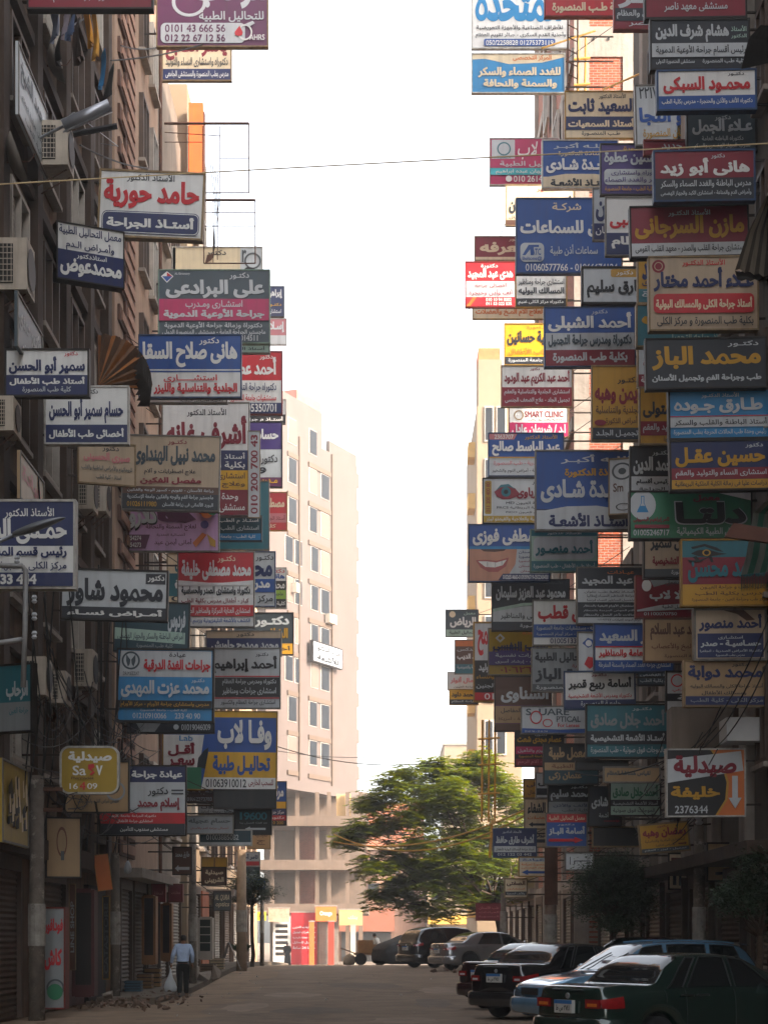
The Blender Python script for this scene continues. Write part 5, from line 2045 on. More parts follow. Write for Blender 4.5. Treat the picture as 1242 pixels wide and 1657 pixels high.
@R 60 847 1292 892 1342 f=tan t=.1 | hanging_sign | amber sunlit sign with a left arrow, lower one of a pair by the scaffold
cream
T 10 10 80 50 dark الشفاء
t 10 56 96 72 orange والعضلات
a 14 78 80 96 dark l
@R 55 797 1340 868 1388 f=blue t=.12 | hanging_sign | navy and grey sign with white lettering in front of the feathery tree
navy
t 20 3 66 16 lgrey الأستاذ الدكتـور
T 4 18 96 58 lgrey أشرف طارق حافظ
b 62 84 lgrey
t 4 66 96 80 dark أستاذ جراحة المسالك البولية للأطفال
t 8 87 90 97 lgrey 012 122 03 442
@R 55.5 861 1341 900 1372 f=tan t=.1 | hanging_sign | small beige sign with dark words between the navy one and the red arrow sign
beige
T 6 20 70 48 dark السيوفى
b 56 76 dark
@R 54 838 1386 892 1419 f=gold t=.1 | hanging_sign | cream sign with orange lines and a blue arrow pointing left
cream
b 0 22 lgrey
t 10 4 80 20 blue عيادة
t 6 30 92 46 orange المنصورة لجراحة
t 6 50 92 62 orange الجهاز الهضمى
a 6 66 92 96 blue l
@R 55 815 1421 853 1453 f=tan t=.1 | hanging_sign | little cream sign with dark and orange words hanging on a stick below the others
cream
T 6 8 94 40 brown الصفتى
t 10 48 92 62 orange استشارى
b 70 92 dark
t 8 73 92 90 lgrey والأنف الحنجرة
@R 46.5 913 1379 960 1409 f=grey t=.15 | hanging_sign | pale blue grey box sign with a plain bracket drawing above the dark round tree
lgrey
p dark 14,20 17,20 17,70 14,70
p dark 30,44 92,44 92,50 34,50 34,66 30,66
@R 80 769 1461 812 1490 f=red t=.1 | hanging_sign | far maroon sign with pale lines under the feathery tree
maroon
t 10 14 90 36 salmon طب الأسنان
t 10 46 90 60 salmon العيادات
t 10 72 90 86 salmon المنصورة
''')
# ------------------------------------------------------------------ cars
M_TYRE = mat('tyre_rubber', '17171a', .85, .3, 20)
M_ARCH = mat('wheel_arch_black', '0c0c0d', .9, .2, 5)
M_RIM = mat('alloy_rim', 'b9bcc0', .3, .12, 5, metal=.8)
M_CGLASS = glass_mat('car_glass', '12171a', .03, 1.0)
M_TAIL = mat('tail_light_red', '8e1116', .12, .2, 12, spec=.8, coat=.6)
M_AMBER = mat('indicator_amber', 'd8701c', .12, .2, 12, spec=.8, coat=.6)
M_CLEAR = mat('clear_lens', 'cfd2d4', .1, .1, 12, spec=.9, coat=.6)
M_PLATE = mat('number_plate_white', 'c9c9c4', .5, .1, 6)
M_PLBLUE = mat('number_plate_blue', '2f6aa8', .5, .1, 6)
M_TRIM = mat('black_plastic_trim', '141416', .6, .2, 8)

def carpaint(name, hx, metal=.35, dust=.35):
    dust *= .6
    return mat(name, hx, .2, .12, 1.4, metal=metal, coat=1.0, spots=dust * .5, streak=dust, dirt='6e6355')

def hermite(xs, ys, q):
    """monotone-ish cubic through control points"""
    xs, ys, q = np.array(xs, float), np.array(ys, float), np.asarray(q, float)
    d = np.diff(ys) / np.diff(xs)
    m = np.zeros_like(ys)
    m[1:-1] = np.where(d[:-1] * d[1:] > 0, 2 * d[:-1] * d[1:] / (d[:-1] + d[1:] + 1e-12), 0)
    m[0], m[-1] = d[0], d[-1]
    i = np.clip(np.searchsorted(xs, q) - 1, 0, len(xs) - 2)
    h = xs[i + 1] - xs[i]
    t = np.clip((q - xs[i]) / h, 0, 1)
    return (2 * t**3 - 3 * t**2 + 1) * ys[i] + (t**3 - 2 * t**2 + t) * h * m[i] + (-2 * t**3 + 3 * t**2) * ys[i + 1] + (t**3 - t**2) * h * m[i + 1]

class CarShape:
    def __init__(s, L, W, top, belt, wheels, wr, zb=.2):
        s.L, s.W, s.top, s.belt, s.wheels, s.wr, s.zb0 = L, W, top, belt, wheels, wr, zb
    def ring(s, x):
        L, W = s.L, s.W
        e = min(x, L - x)
        k = min(1, max(0, e / .55))
        w = W / 2 * (.82 + .18 * (1 - (1 - k) ** 2.2))
        zt = float(hermite(*zip(*s.top), x))
        zs = min(float(hermite(*zip(*s.belt), x)), zt - .015)
        zb = s.zb0 + (.14 * (1 - min(1, e / .3)) ** 2)
        for xc in s.wheels:
            a = s.wr * 1.17
            if abs(x - xc) < a:
                zb = max(zb, s.wr + math.sqrt(a * a - (x - xc) ** 2))
        h = zt - zs
        hb = zs - zb
        tum = .92 - .25 * min(1, max(0, h / .55))
        wr_ = w * tum
        P = [(.80 * w, zb), (.97 * w, zb + .04 * hb), (1.0 * w, zb + .3 * hb), (1.0 * w, zb + .62 * hb), (.985 * w, zb + .88 * hb), (.95 * w, zs)]
        P += [(.93 * w, zs + .06 * h)]
        for f, g in ((.35, .3), (.65, .6), (.88, .88)):
            P.append((.93 * w + (wr_ - .93 * w) * g, zs + f * h))
        P += [(wr_ * .9, zs + .965 * h), (wr_ * .62, zs + .992 * h), (0, zt)]
        return P
    def S(s, x, k, side=1, off=0.0):
        P = s.ring(x)
        n = len(P) - 1
        if k > n:
            return s.S(x, 2 * n - k, -side, off)
        i = min(int(k), n - 1)
        t = k - i
        y = P[i][0] * (1 - t) + P[i + 1][0] * t
        z = P[i][1] * (1 - t) + P[i + 1][1] * t
        p = Vector((x, side * y, z))
        if off:
            e = .02
            du = s.S(min(s.L, x + e), k, side) - s.S(max(0, x - e), k, side)
            dv = s.S(x, min(n - .001, k + .05), side) - s.S(x, max(0, k - .05), side)
            nn = du.cross(dv)
            if nn.length > 1e-9:
                nn.normalize()
                c = Vector((x, 0, .6))
                if nn.dot(p - c) < 0:
                    nn = -nn
                p = p + nn * off
        return p
    def patch(s, fa, fb, k0, k1, side=1, off=.006, nu=10, nv=6):
        v, f = [], []
        for j in range(nv + 1):
            k = k0 + (k1 - k0) * j / nv
            a, b = fa(j / nv), fb(j / nv)
            for i in range(nu + 1):
                v.append(s.S(a + (b - a) * i / nu, k, side, off))
        f = [(j * (nu + 1) + i, j * (nu + 1) + i + 1, (j + 1) * (nu + 1) + i + 1, (j + 1) * (nu + 1) + i) for j in range(nv) for i in range(nu)]
        return MB().add(v, f)
    def body(s):
        xs = sorted(set([round(v, 3) for v in list(np.linspace(0, s.L, 74)) + [.012, .035, .08, s.L - .012, s.L - .035, s.L - .08] + [xc + s.wr * 1.17 * q for xc in s.wheels for q in (-.999, -.98, -.93, -.85, .85, .93, .98, .999)]]))
        b = MB()
        v, rows = [], []
        for x in xs:
            P = s.ring(x)
            e = min(x, s.L - x)
            if e < .08:
                t = (1 - e / .08)
                zm = .5 * (P[0][1] + P[-1][1])
                P = [(y * (1 - .05 * t * t), zm + (z - zm) * (1 - .08 * t * t)) for y, z in P]
            row = [(x, y, z) for y, z in P] + [(x, -y, z) for y, z in P[-2::-1]]
            rows.append(row)
        n = len(rows[0])
        v = [p for r in rows for p in r]
        f = [(i * n + k, i * n + k + 1, (i + 1) * n + k + 1, (i + 1) * n + k) for i in range(len(rows) - 1) for k in range(n - 1)]
        b.add(v, f)
        for i in (0, len(rows) - 1):
            c = len(b.v)
            r = rows[i]
            b.add([(r[0][0], 0, .5 * (r[0][2] + r[n // 2][2]))], [])
            for k in range(n - 1):
                b.f.append((c, i * n + k, i * n + k + 1))
            b.f.append((c, i * n + n - 1, i * n))
        return b

def make_wheel(root, x, y, r, w, spokes, name='wheel'):
    o = empty(name, (x, y, r))
    o.parent = root
    sg = 1 if y > 0 else -1
    MB().lathe([(r * .62, -w / 2), (r * .9, -w / 2), (r * .985, -w * .32), (r, 0), (r * .985, w * .32), (r * .9, w / 2), (r * .62, w / 2)], 28, 'Y').build('tyre', M_TYRE, o, smooth=True)
    b = MB()
    yo = sg * w * .46
    for k in range(spokes):
        a = 2 * math.pi * k / spokes
        ca, sa = math.cos(a), math.sin(a)
        q = []
        for rr, hw_ in ((.12 * r, .07 * r), (.62 * r, .09 * r)):
            for s2 in (-1, 1):
                q.append((rr * ca - s2 * hw_ * sa, rr * sa + s2 * hw_ * ca))
        v = [(p[0], yo, p[1]) for p in q] + [(p[0], yo - sg * .03, p[1]) for p in q]
        b.add(v, [(0, 1, 3, 2), (4, 6, 7, 5), (0, 2, 6, 4), (1, 5, 7, 3)])
    b.lathe([(.60 * r, yo - sg * .02), (.66 * r, yo + sg * .008), (.60 * r, yo + sg * .006)], 24, 'Y')
    b.lathe([(.001, yo + sg * .012), (.13 * r, yo + sg * .012), (.14 * r, yo - sg * .03)], 12, 'Y')
    b.build('rim', M_RIM, o)
    MB().lathe([(.001, yo - sg * .07), (.62 * r, yo - sg * .07)], 20, 'Y').build('brake_disc', M_ARCH, o)
    return o

def make_car(name, label, loc, heading, L, W, top, belt, paint, wheels, wr, rear, roof, screens, windows, spokes=5, hatch=False, rails=False, plate=True, facing='rear', lamp='wide', seats=True):
    """x forward from the rear bumper, z up; the Empty stands under the rear end"""
    root = empty(name, loc, label, 'car', 'cars parked along the street', rz=heading)
    cs = CarShape(L, W, top, belt, wheels, wr)
    cs.body().build('body', paint, root, smooth=True)
    ub = MB().box(.25, -W / 2 * .78, cs.zb0 + .02, L - .25, W / 2 * .78, .62)
    ub.build('underbody', M_ARCH, root)
    for xc in wheels:
        for sg in (1, -1):
            make_wheel(root, xc, sg * (W / 2 - .115), wr, .2, spokes)
    (r0, r1), (f0, f1) = screens          # rear glass and windscreen: x at the lower and the upper edge
    n = 12
    cs.patch(lambda t: r0, lambda t: r1, 9.15, 14.85, 1, .007, 10, 14).build('rear_window', M_CGLASS, root, smooth=True)
    cs.patch(lambda t: f0, lambda t: f1, 9.15, 14.85, 1, .007, 10, 14).build('windscreen', M_CGLASS, root, smooth=True)
    for sg in (1, -1):
        for (a0, a1, b0, b1) in windows:
            w_ = cs.patch(lambda t: a0 + (a1 - a0) * t, lambda t: b0 + (b1 - b0) * t, 6.15, 9.0, sg, .007, 8, 6).build('side_window', M_CGLASS, root, smooth=True)
            v = []
            e1 = [cs.S(a0 + (a1 - a0) * t, 6.15 + 2.85 * t, sg, .012) for t in np.linspace(0, 1, 7)]
            e2 = [cs.S(b0 + (b1 - b0) * t, 6.15 + 2.85 * t, sg, .012) for t in np.linspace(0, 1, 7)]
            top_e = [e1[-1] + (e2[-1] - e1[-1]) * t for t in np.linspace(0, 1, 7)]
            top_e = [cs.S(p.x, 9.0, sg, .012) for p in top_e]
            MB().tube(e1 + top_e[1:-1] + e2[::-1], .012, 5).build('window_seal', M_TRIM, w_)
        # door seams, sill line, handles
        xs_ = sorted(set([windows[0][0] - .05] + [w[2] + .035 for w in windows]))
        for xx in xs_:
            if any(abs(xx - xc) < wr * 1.25 for xc in wheels):
                pts = [cs.S(xx, k, sg, .003) for k in np.linspace(2.6, 5.6, 9)]
            else:
                pts = [cs.S(xx, k, sg, .003) for k in np.linspace(.8, 5.6, 12)]
            MB().tube(pts, .006, 4).build('door_seam', M_TRIM, root)
        for (a0, a1, b0, b1) in windows[:2]:
            p = cs.S(a0 + .22 if a0 > windows[0][0] else a0 + .3, 4.25, sg, .02)
            MB().tube([p + Vector((-.11, 0, 0)), p + Vector((-.09, sg * .02, .005)), p + Vector((.09, sg * .02, .005)), p + Vector((.11, 0, 0))], .014, 6).build('door_handle', paint if rails else M_TRIM, root)
        m = cs.S(f0 - .28, 6.0, sg, .1)
        mb_ = MB()
        mb_.lathe([(.02, -.1), (.075, -.08), (.09, 0), (.08, .07), (.03, .1)], 10, 'Y', (m.x, m.y + sg * .06, m.z + .07))
        mb_.build('wing_mirror', paint, root, smooth=True)
        # tail lamps and head lamps hug the corners
        zt = rear['zt']
        lo, hi = rear['lamp']
        tl = cs.patch(lambda t: .012, lambda t: rear['wrap'], lo, hi, sg, .014, 8, 5).build('tail_light', M_TAIL, root, smooth=True)
        yb = cs.S(.03, (lo + hi) / 2, sg)
        z0, z1 = cs.S(.05, lo, sg).z, cs.S(.05, hi, sg).z
        ya, yc = sorted((yb.y - sg * .02, yb.y - sg * rear['lw']))
        MB().box(-.02, ya, z0, .02, yc, z1).build('lens', M_TAIL, tl)
        am = MB().box(-.026, ya + .03, z0 + (z1 - z0) * .2, -.021, yc - .05, z0 + (z1 - z0) * .55).build('reflector', M_AMBER if lamp == 'amber' else M_CLEAR, tl)
        hl = cs.patch(lambda t: L - .5, lambda t: L - .014, 3.2, 4.6, sg, .012, 8, 4).build('headlight', M_CLEAR, root, smooth=True)
    # bumpers
    for x0, sgn, nm in ((0, -1, 'rear_bumper'), (L, 1, 'front_bumper')):
        ins, pts = [], []
        for t in np.linspace(-1, 1, 17):
            yy = t * W / 2 * .985
            xx = x0 + sgn * .07 * (1 - abs(t) ** 5) - sgn * (.32 * max(0, abs(t) - .86) / .14)
            pts.append((xx, yy))
        v = []
        prof = ((0, .27), (.035, .31), (.05, .42), (.035, .53), (-.03, .56))
        for xx, yy in pts:
            for o_, z in prof:
                v.append((xx + sgn * o_, yy * (1 + .012 * (o_ > 0)), z))
        m_ = len(prof)
        f = [(i * m_ + k, i * m_ + k + 1, (i + 1) * m_ + k + 1, (i + 1) * m_ + k) for i in range(len(pts) - 1) for k in range(m_ - 1)]
        MB().add(v, f).build(nm, paint, root, smooth=True)
    if plate:
        zc = rear['plate']
        pl = MB().box(-.085, -.19, zc - .085, -.03, .19, zc + .085).build('number_plate', M_PLATE, root)
        MB().box(-.09, -.19, zc + .035, -.0855, .19, zc + .085).build('plate_band', M_PLBLUE, pl)
        V, F = text_mesh('٢٧٤١ س ط', -.15, zc - .07, .15, zc + .02, 0, .03)
        V = [(-.09 + p[1] * .5, -p[0], p[2]) for p in V]
        MB().add(V, F).build('lettering', MATS['ink_black'], pl, fix=False)
    MB().tube([(-.012, -W * .2, zt * .985), (-.02, 0, zt * .99), (-.012, W * .2, zt * .985)], .012, 5).build('boot_trim', M_TRIM if not rails else paint, root)
    em = MB().lathe([(.001, -.006), (.035, -.006), (.04, .01)], 12, 'X', (-.015, 0, zt - .09)).build('emblem', M_RIM, root)
    if rails:
        for sg in (1, -1):
            pts = [cs.S(x, 9.8, sg, .04) for x in np.linspace(roof[0] + .15, roof[1] - .2, 9)]
            MB().tube(pts, .016, 6).build('roof_rail', paint, root)
        MB().add([cs.S(roof[0] + .02, k, 1, .03) + Vector((-.0, 0, .02)) for k in np.linspace(9.6, 14.4, 9)] + [cs.S(roof[0] + .02, k, 1, .03) + Vector((-.2, 0, -.0)) for k in np.linspace(9.6, 14.4, 9)], [(i, i + 1, 9 + i + 1, 9 + i) for i in range(8)]).build('roof_spoiler', paint, root)
    # grille
    MB().box(L - .0, -.32, .6, L + .03, .32, .72).build('grille', M_TRIM, root)
    wi = MB()
    for yy in (-.35, .3):
        p, q = cs.S(f0 + .05, 12, 1, .02), cs.S(f0 - .4, 12, 1, .03)
        wi.tube([(p.x, yy, p.z), (q.x, yy + .35, q.z)], .01, 4)
    wi.build('wiper', M_TRIM, root)
    return root, cs

def sedan_top(L, H, boot, deck, c0, c1, c2, c3, hood):
    return [(0, boot), (.06, boot + .03), (c0 * .5, deck + .01), (c0, deck), ((c0 * .5 + c1 * .5), deck + (H - deck) * .62), (c1, H - .02), ((c1 + c2) / 2, H), (c2, H - .03), (c2 * .48 + c3 * .52, hood + (H - hood) * .5), (c3, hood), (L - .4, hood - .13), (L - .05, hood - .26), (L, hood - .3)]

# nearest: dark green sedan
green = carpaint('dark_green_car_paint', '16312b', .3, .15)
gl = Vector((2.42, 24.4, 0))
make_car('parked_car', 'dark green saloon nearest the camera in the bottom right corner, tail towards the street', gl, R(31), 4.3, 1.68, sedan_top(4.3, 1.40, .94, .98, .78, 1.38, 2.35, 3.2, .96), [(0, .80), (.8, .90), (2.2, .90), (3.3, .88), (4.3, .70)], green, (.88, 3.42), .29,
         dict(zt=.93, lamp=(3.55, 4.9), wrap=.30, lw=.30, plate=.70), (1.3, 2.4), ((.84, 1.34), (3.12, 2.42)), [(1.02, 1.46, 1.28, 1.62), (1.36, 1.70, 2.12, 2.10), (2.2, 2.18, 3.02, 2.42)], 7, lamp='amber')
# pale blue estate, nose towards the street
blue = carpaint('pale_blue_car_paint', '6a95b4', .35, .15)
wag_top = [(0, .98), (.05, 1.04), (.22, 1.32), (.42, 1.48), (.75, 1.53), (1.6, 1.56), (2.35, 1.51), (2.75, 1.30), (3.2, 1.01), (3.8, .92), (4.25, .80), (4.35, .74)]
make_car('parked_car', 'pale blue estate car with roof spoiler, nose towards the street, behind the green saloon', Vector((6.65, 34.4, 0)), R(180 + 21), 4.35, 1.70, wag_top, [(0, .86), (.8, .93), (2.4, .92), (3.3, .90), (4.35, .68)], blue, (.85, 3.45), .30,
         dict(zt=.95, lamp=(3.8, 5.4), wrap=.2, lw=.18, plate=.72), (.4, 2.4), ((.1, .36), (3.12, 2.42)), [(.42, .58, 1.12, 1.08), (1.22, 1.18, 1.98, 1.96), (2.06, 2.06, 2.98, 2.46)], 7, rails=True, plate=False)
# black sedan
black = carpaint('black_car_paint', '121419', .2, .12)
make_car('parked_car', 'black saloon with red and clear tail lamps, parked behind the pale blue estate', Vector((2.2, 36.4, 0)), R(42), 4.35, 1.72, sedan_top(4.35, 1.50, 1.06, 1.09, .66, 1.35, 2.4, 3.4, 1.02), [(0, .86), (.8, .97), (2.2, .96), (3.4, .92), (4.35, .72)], black, (.86, 3.46), .30,
         dict(zt=1.05, lamp=(3.7, 4.95), wrap=.34, lw=.24, plate=.82), (1.3, 2.5), ((.72, 1.30), (3.32, 2.46)), [(.98, 1.42, 1.26, 1.6), (1.34, 1.68, 2.16, 2.14), (2.24, 2.22, 3.2, 2.5)], 7)
maroon = carpaint('maroon_car_paint', '2f1519', .3, .2)
make_car('parked_car', 'maroon saloon mostly hidden behind the black one', Vector((2.12, 41.4, 0.05)), R(38), 4.35, 1.70, sedan_top(4.35, 1.46, 1.0, 1.03, .7, 1.4, 2.4, 3.3, .98), [(0, .82), (.8, .92), (2.2, .92), (3.4, .88), (4.35, .70)], maroon, (.86, 3.46), .29,
         dict(zt=1.0, lamp=(3.6, 4.9), wrap=.3, lw=.26, plate=.76), (1.35, 2.45), ((.76, 1.35), (3.22, 2.46)), [(1.02, 1.46, 1.3, 1.64), (1.38, 1.72, 2.16, 2.14), (2.24, 2.22, 3.1, 2.5)], 7)
make_car('parked_car', 'dark red car, only its roof showing between the maroon saloon and the round tree', Vector((5.0, 44.8, .15)), R(36), 4.2, 1.68, sedan_top(4.2, 1.50, 1.0, 1.03, .7, 1.35, 2.35, 3.25, .98), [(0, .82), (.8, .92), (2.2, .92), (3.3, .88), (4.2, .70)], carpaint('dark_red_car_paint', '5a1f20', .3, .2), (.84, 3.36), .29,
         dict(zt=1.0, lamp=(3.6, 4.9), wrap=.3, lw=.26, plate=.76), (1.35, 2.4), ((.76, 1.3), (3.15, 2.42)), [(1.34, 1.66, 2.1, 2.1), (2.2, 2.18, 3.0, 2.46)], 7)
# silver sedan and black SUV on the crest
silver = carpaint('silver_grey_car_paint', '8b8d90', .6, .1)
y0 = 69.0
make_car('parked_car', 'silver grey saloon with bright alloy wheels side on by the feathery tree', Vector((2.0, y0, gz(y0 + 1))), R(24), 4.5, 1.75, sedan_top(4.5, 1.46, 1.0, 1.04, .62, 1.45, 2.45, 3.5, .98), [(0, .84), (.8, .95), (2.2, .93), (3.5, .88), (4.5, .68)], silver, (.95, 3.6), .335,
         dict(zt=1.0, lamp=(3.9, 5.1), wrap=.34, lw=.26, plate=.74), (1.4, 2.5), ((.68, 1.38), (3.42, 2.52)), [(1.25, 1.6, 2.24, 2.22), (2.32, 2.30, 3.3, 2.58)], 10)
y1 = 75.0
suv_top = [(0, 1.02), (.05, 1.06), (.2, 1.38), (.5, 1.58), (.9, 1.66), (1.8, 1.69), (2.5, 1.62), (2.95, 1.36), (3.3, 1.1), (3.9, 1.02), (4.3, .88), (4.4, .8)]
make_car('parked_car', 'black sport utility car with a sloping tailgate left of the silver saloon', Vector((.9, y1, gz(y1))), R(30), 4.4, 1.80, suv_top, [(0, .95), (.8, 1.10), (2.4, 1.02), (3.3, .98), (4.4, .75)], black, (.85, 3.5), .35,
         dict(zt=1.02, lamp=(4.0, 5.5), wrap=.3, lw=.16, plate=.8), (.45, 2.5), ((.1, .42), (3.25, 2.55)), [(.62, .92, 1.3, 1.2), (1.4, 1.3, 2.2, 2.14), (2.3, 2.24, 3.1, 2.6)], 10)
# ------------------------------------------------------------------ trees and plants
def leaf_mat(name, hx, trans, var=.35):
    m = mat(name, hx, .55, var, 1.6)
    nt = m.node_tree
    bs = nt.nodes['Principled BSDF']
    col = bs.inputs['Base Color'].links[0].from_socket
    tr = nt.nodes.new('ShaderNodeBsdfTranslucent')
    hs = nt.nodes.new('ShaderNodeHueSaturation')
    hs.inputs['Hue'].default_value = .46
    hs.inputs['Saturation'].default_value = 1.2
    hs.inputs['Value'].default_value = 1.3
    nt.links.new(col, hs.inputs['Color'])
    nt.links.new(hs.outputs[0], tr.inputs['Color'])
    mx = nt.nodes.new('ShaderNodeMixShader')
    mx.inputs[0].default_value = trans
    nt.links.new(bs.outputs[0], mx.inputs[1])
    nt.links.new(tr.outputs[0], mx.inputs[2])
    nt.links.new(mx.outputs[0], nt.nodes['Material Output'].inputs[0])
    return m
M_BARK = mat('tree_bark', '4a3a2c', .95, .4, 6, bump=.6)
M_LEAFY = leaf_mat('feathery_leaf', '66782a', .48)
M_LEAFD = leaf_mat('dark_leaf', '223a1c', .25)

def leaves_obj(name, parent, m, centres, n_per, spread, ls, rng, flat=.5, ratio=.42):
    """many small folded leaves scattered in clumps"""
    V, F = [], []
    for c, s in centres:
        for _ in range(int(n_per * s)):
            d = Vector((rng.gauss(0, 1), rng.gauss(0, 1), rng.gauss(0, flat))) * spread * s
            p = Vector(c) + d
            a = rng.uniform(0, 6.283)
            tilt = rng.gauss(0, .5)
            u = Vector((math.cos(a), math.sin(a), -abs(tilt) * .7)).normalized()
            w = u.cross(Vector((rng.gauss(0, .4), rng.gauss(0, .4), 1))).normalized()
            L = ls * rng.uniform(.6, 1.3)
            o = len(V)
            up = u.cross(w) * L * .1
            V += [tuple(p), tuple(p + u * L * .5 + w * L * ratio * .5 + up), tuple(p + u * L), tuple(p + u * L * .5 - w * L * ratio * .5 + up)]
            F += [(o, o + 1, o + 2), (o, o + 2, o + 3)]
    return MB().add(V, F).build(name, m, parent, fix=False)

def limb(b, p, q, r0, r1, rng, n=5, wob=.12):
    p, q = Vector(p), Vector(q)
    pts = [p + (q - p) * (i / n) + Vector((rng.gauss(0, wob), rng.gauss(0, wob), rng.gauss(0, wob * .5))) * (0 if i in (0, n) else 1) for i in range(n + 1)]
    b.tube(pts, r0, 7, True, r1)

# the feathery tree at the far end of the cars
rng = random.Random(11)
td = 90.0
base = Vector(((812 - CX) * td / FPX, td, gz(td)))
tr = empty('feathery_tree', base, 'wide feathery tree with sunlit yellow green sprays leaning over the far cars', 'tree')
tb = MB()
fork = Vector((-.25, 0, 2.6))
tb.tube([(0, 0, -.2), (.05, .05, 1.0), (-.1, 0, 1.9), fork], .24, 9, True, .17)
tips = []
def loc_(px, py, dy=0):
    return at(px, py, td + dy) - base
blobs = [(700, 1265, 0, 1), (760, 1250, .8, .9), (640, 1275, -.6, 1), (600, 1300, .5, .8), (575, 1345, -.4, .7), (560, 1360, .6, .5), (625, 1330, 0, 1.1), (670, 1310, -1, 1.2), (720, 1310, .9, 1.2), (770, 1300, -.8, 1.1), (820, 1280, 0, 1), (840, 1310, .8, .8),
         (640, 1385, .4, 1.2), (690, 1370, -.8, 1.3), (740, 1360, .6, 1.2), (790, 1350, -.4, 1.0), (610, 1400, -.6, .9), (650, 1430, .6, 1.1), (700, 1425, -.5, 1.2), (750, 1410, .5, 1.1), (800, 1400, 0, .9), (620, 1450, 0, .7), (670, 1465, .5, .8), (720, 1470, -.6, .8), (765, 1450, .3, .9),
         (815, 1440, .5, .7), (700, 1285, 1.2, .9), (790, 1255, 1, .7), (845, 1345, -.6, .6), (780, 1230, 1.0, .6), (735, 1285, -1.6, 1.0), (690, 1400, 1.4, 1.2), (760, 1385, -1.5, 1.1), (655, 1255, 0, .6), (705, 1240, .4, .5), (830, 1400, 1, .6)]
cent = []
for px, py, dy, s in blobs:
    c = loc_(px, py, dy * 1.3)
    mid = fork + (c - fork) * .55 + Vector((0, 0, -.25))
    limb(tb, fork, mid, .07, .035, rng, 5, .16)
    limb(tb, mid, c, .035, .008, rng, 5, .12)
    for _ in range(10):
        q = c + Vector((rng.gauss(0, .42), rng.gauss(0, .5), rng.gauss(0, .34))) * s
        limb(tb, c, q, .012, .005, rng, 2, .03)
        cent.append((q, s))
tb.build('trunk', M_BARK, tr, smooth=True)
# each clump is a spray of leaf rows along drooping stalks
V, F = [], []
for c, s in cent:
    for _ in range(int(22 * s) + 4):
        a = rng.uniform(0, 6.283)
        ln = rng.uniform(.4, .85) * (.6 + .4 * s)
        u = Vector((math.cos(a), math.sin(a), rng.uniform(-.1, .25)))
        p0 = c + Vector((rng.gauss(0, .22), rng.gauss(0, .25), rng.gauss(0, .2)))
        for k in range(7):
            t = (k + 1) / 7
            p = p0 + u * ln * t + Vector((0, 0, -.22 * t * t * ln))
            sd = u.cross(Vector((0, 0, 1))).normalized()
            for sgn in (1, -1):
                L = .30 * (1 - .5 * abs(t - .5)) * rng.uniform(.7, 1.25)
                w = (sd * sgn + u * .35 + Vector((0, 0, rng.uniform(-.45, .1)))).normalized()
                e = u * L * .22
                o = len(V)
                V += [tuple(p - e * .3), tuple(p + w * L * .5 - e), tuple(p + w * L), tuple(p + w * L * .5 + e)]
                F += [(o, o + 1, o + 2), (o, o + 2, o + 3)]
MB().add(V, F).build('crown', M_LEAFY, tr, fix=False)

def small_tree(name, label, px, d, trunk_h, blobs, leaf, n, ls, m, seed, sp=.2):
    rg = random.Random(seed)
    b0 = Vector(((px - CX) * d / FPX, d, gz(d) + (.15 if abs((px - CX) * d / FPX) > 5.3 else 0)))
    r = empty(name, b0, label, 'tree')
    b = MB()
    limb(b, (0, 0, -.1), (0, 0, trunk_h), .09, .06, rg, 5, .03)
    cs = []
    for x, y, z, s in blobs:
        limb(b, (0, 0, trunk_h), (x, y, z), .045, .012, rg, 4, .05)
        for _ in range(6):
            cs.append((Vector((x, y, z)) + Vector((rg.gauss(0, .22), rg.gauss(0, .22), rg.gauss(0, .18))) * s, s))
    b.build('trunk', M_BARK, r, smooth=True)
    leaves_obj('crown', r, m, cs, n, sp, ls, rg, .8)
    return r
bl = []
rg = random.Random(5)
for k in range(26):
    a, e, q = rg.uniform(0, 6.28), rg.uniform(-1, 1), rg.uniform(.45, 1)
    bl.append((1.0 * q * math.cos(a) * math.sqrt(1 - e * e), .9 * q * math.sin(a) * math.sqrt(1 - e * e), 2.78 + .95 * e * q - .15, rg.uniform(.7, 1.1)))
small_tree('round_tree', 'dark dense round tree on the right pavement between hanging signs and parked cars', 992, 46.5, 1.6, bl, 0, 230, .085, M_LEAFD, 3, .17)
bl = [(rg.gauss(0, .25), rg.gauss(0, .25), 2.35 + rg.gauss(0, .3), rg.uniform(.5, .8)) for _ in range(14)]
small_tree('small_tree', 'thin little tree with a leaning trunk at the bottom right edge of the street', 1228, 33, 1.5, bl, 0, 160, .07, M_LEAFD, 8, .16)
bl = [(rg.uniform(-.75, .75), rg.gauss(0, .35), 3.1 + rg.gauss(0, .2), rg.uniform(.6, 1.0)) for _ in range(20)]
small_tree('clipped_tree', 'small dark tree with a flat clipped crown under the blue pharmacy sign', 408, 75, 2.4, bl, 0, 80, .11, M_LEAFD, 9, .2)
pp = empty('potted_plant', Vector(((391 - CX) * 71 / FPX, 71, gz(71) + .17)), 'spiky green plant in a dark pot at the foot of the concrete pole', 'plant')
MB().lathe([(.14, 0), (.2, .35), (.22, .38), (.18, .36)], 12).build('pot', M_BLACK, pp)
b = MB()
for k in range(46):
    a, l_ = rng.uniform(0, 6.28), rng.uniform(.35, .75)
    u = Vector((math.cos(a) * .6, math.sin(a) * .6, 1)).normalized()
    sd = u.cross(Vector((0, 0, 1))).normalized() * .03
    q = Vector((0, 0, .36))
    b.add([q - sd, q + sd, q + u * l_ * .6 + sd, q + u * l_ + Vector((u.x * .2, u.y * .2, -.12)), q + u * l_ * .6 - sd], [(0, 1, 2, 3, 4)])
b.build('leaves', M_LEAFD, pp, fix=False)

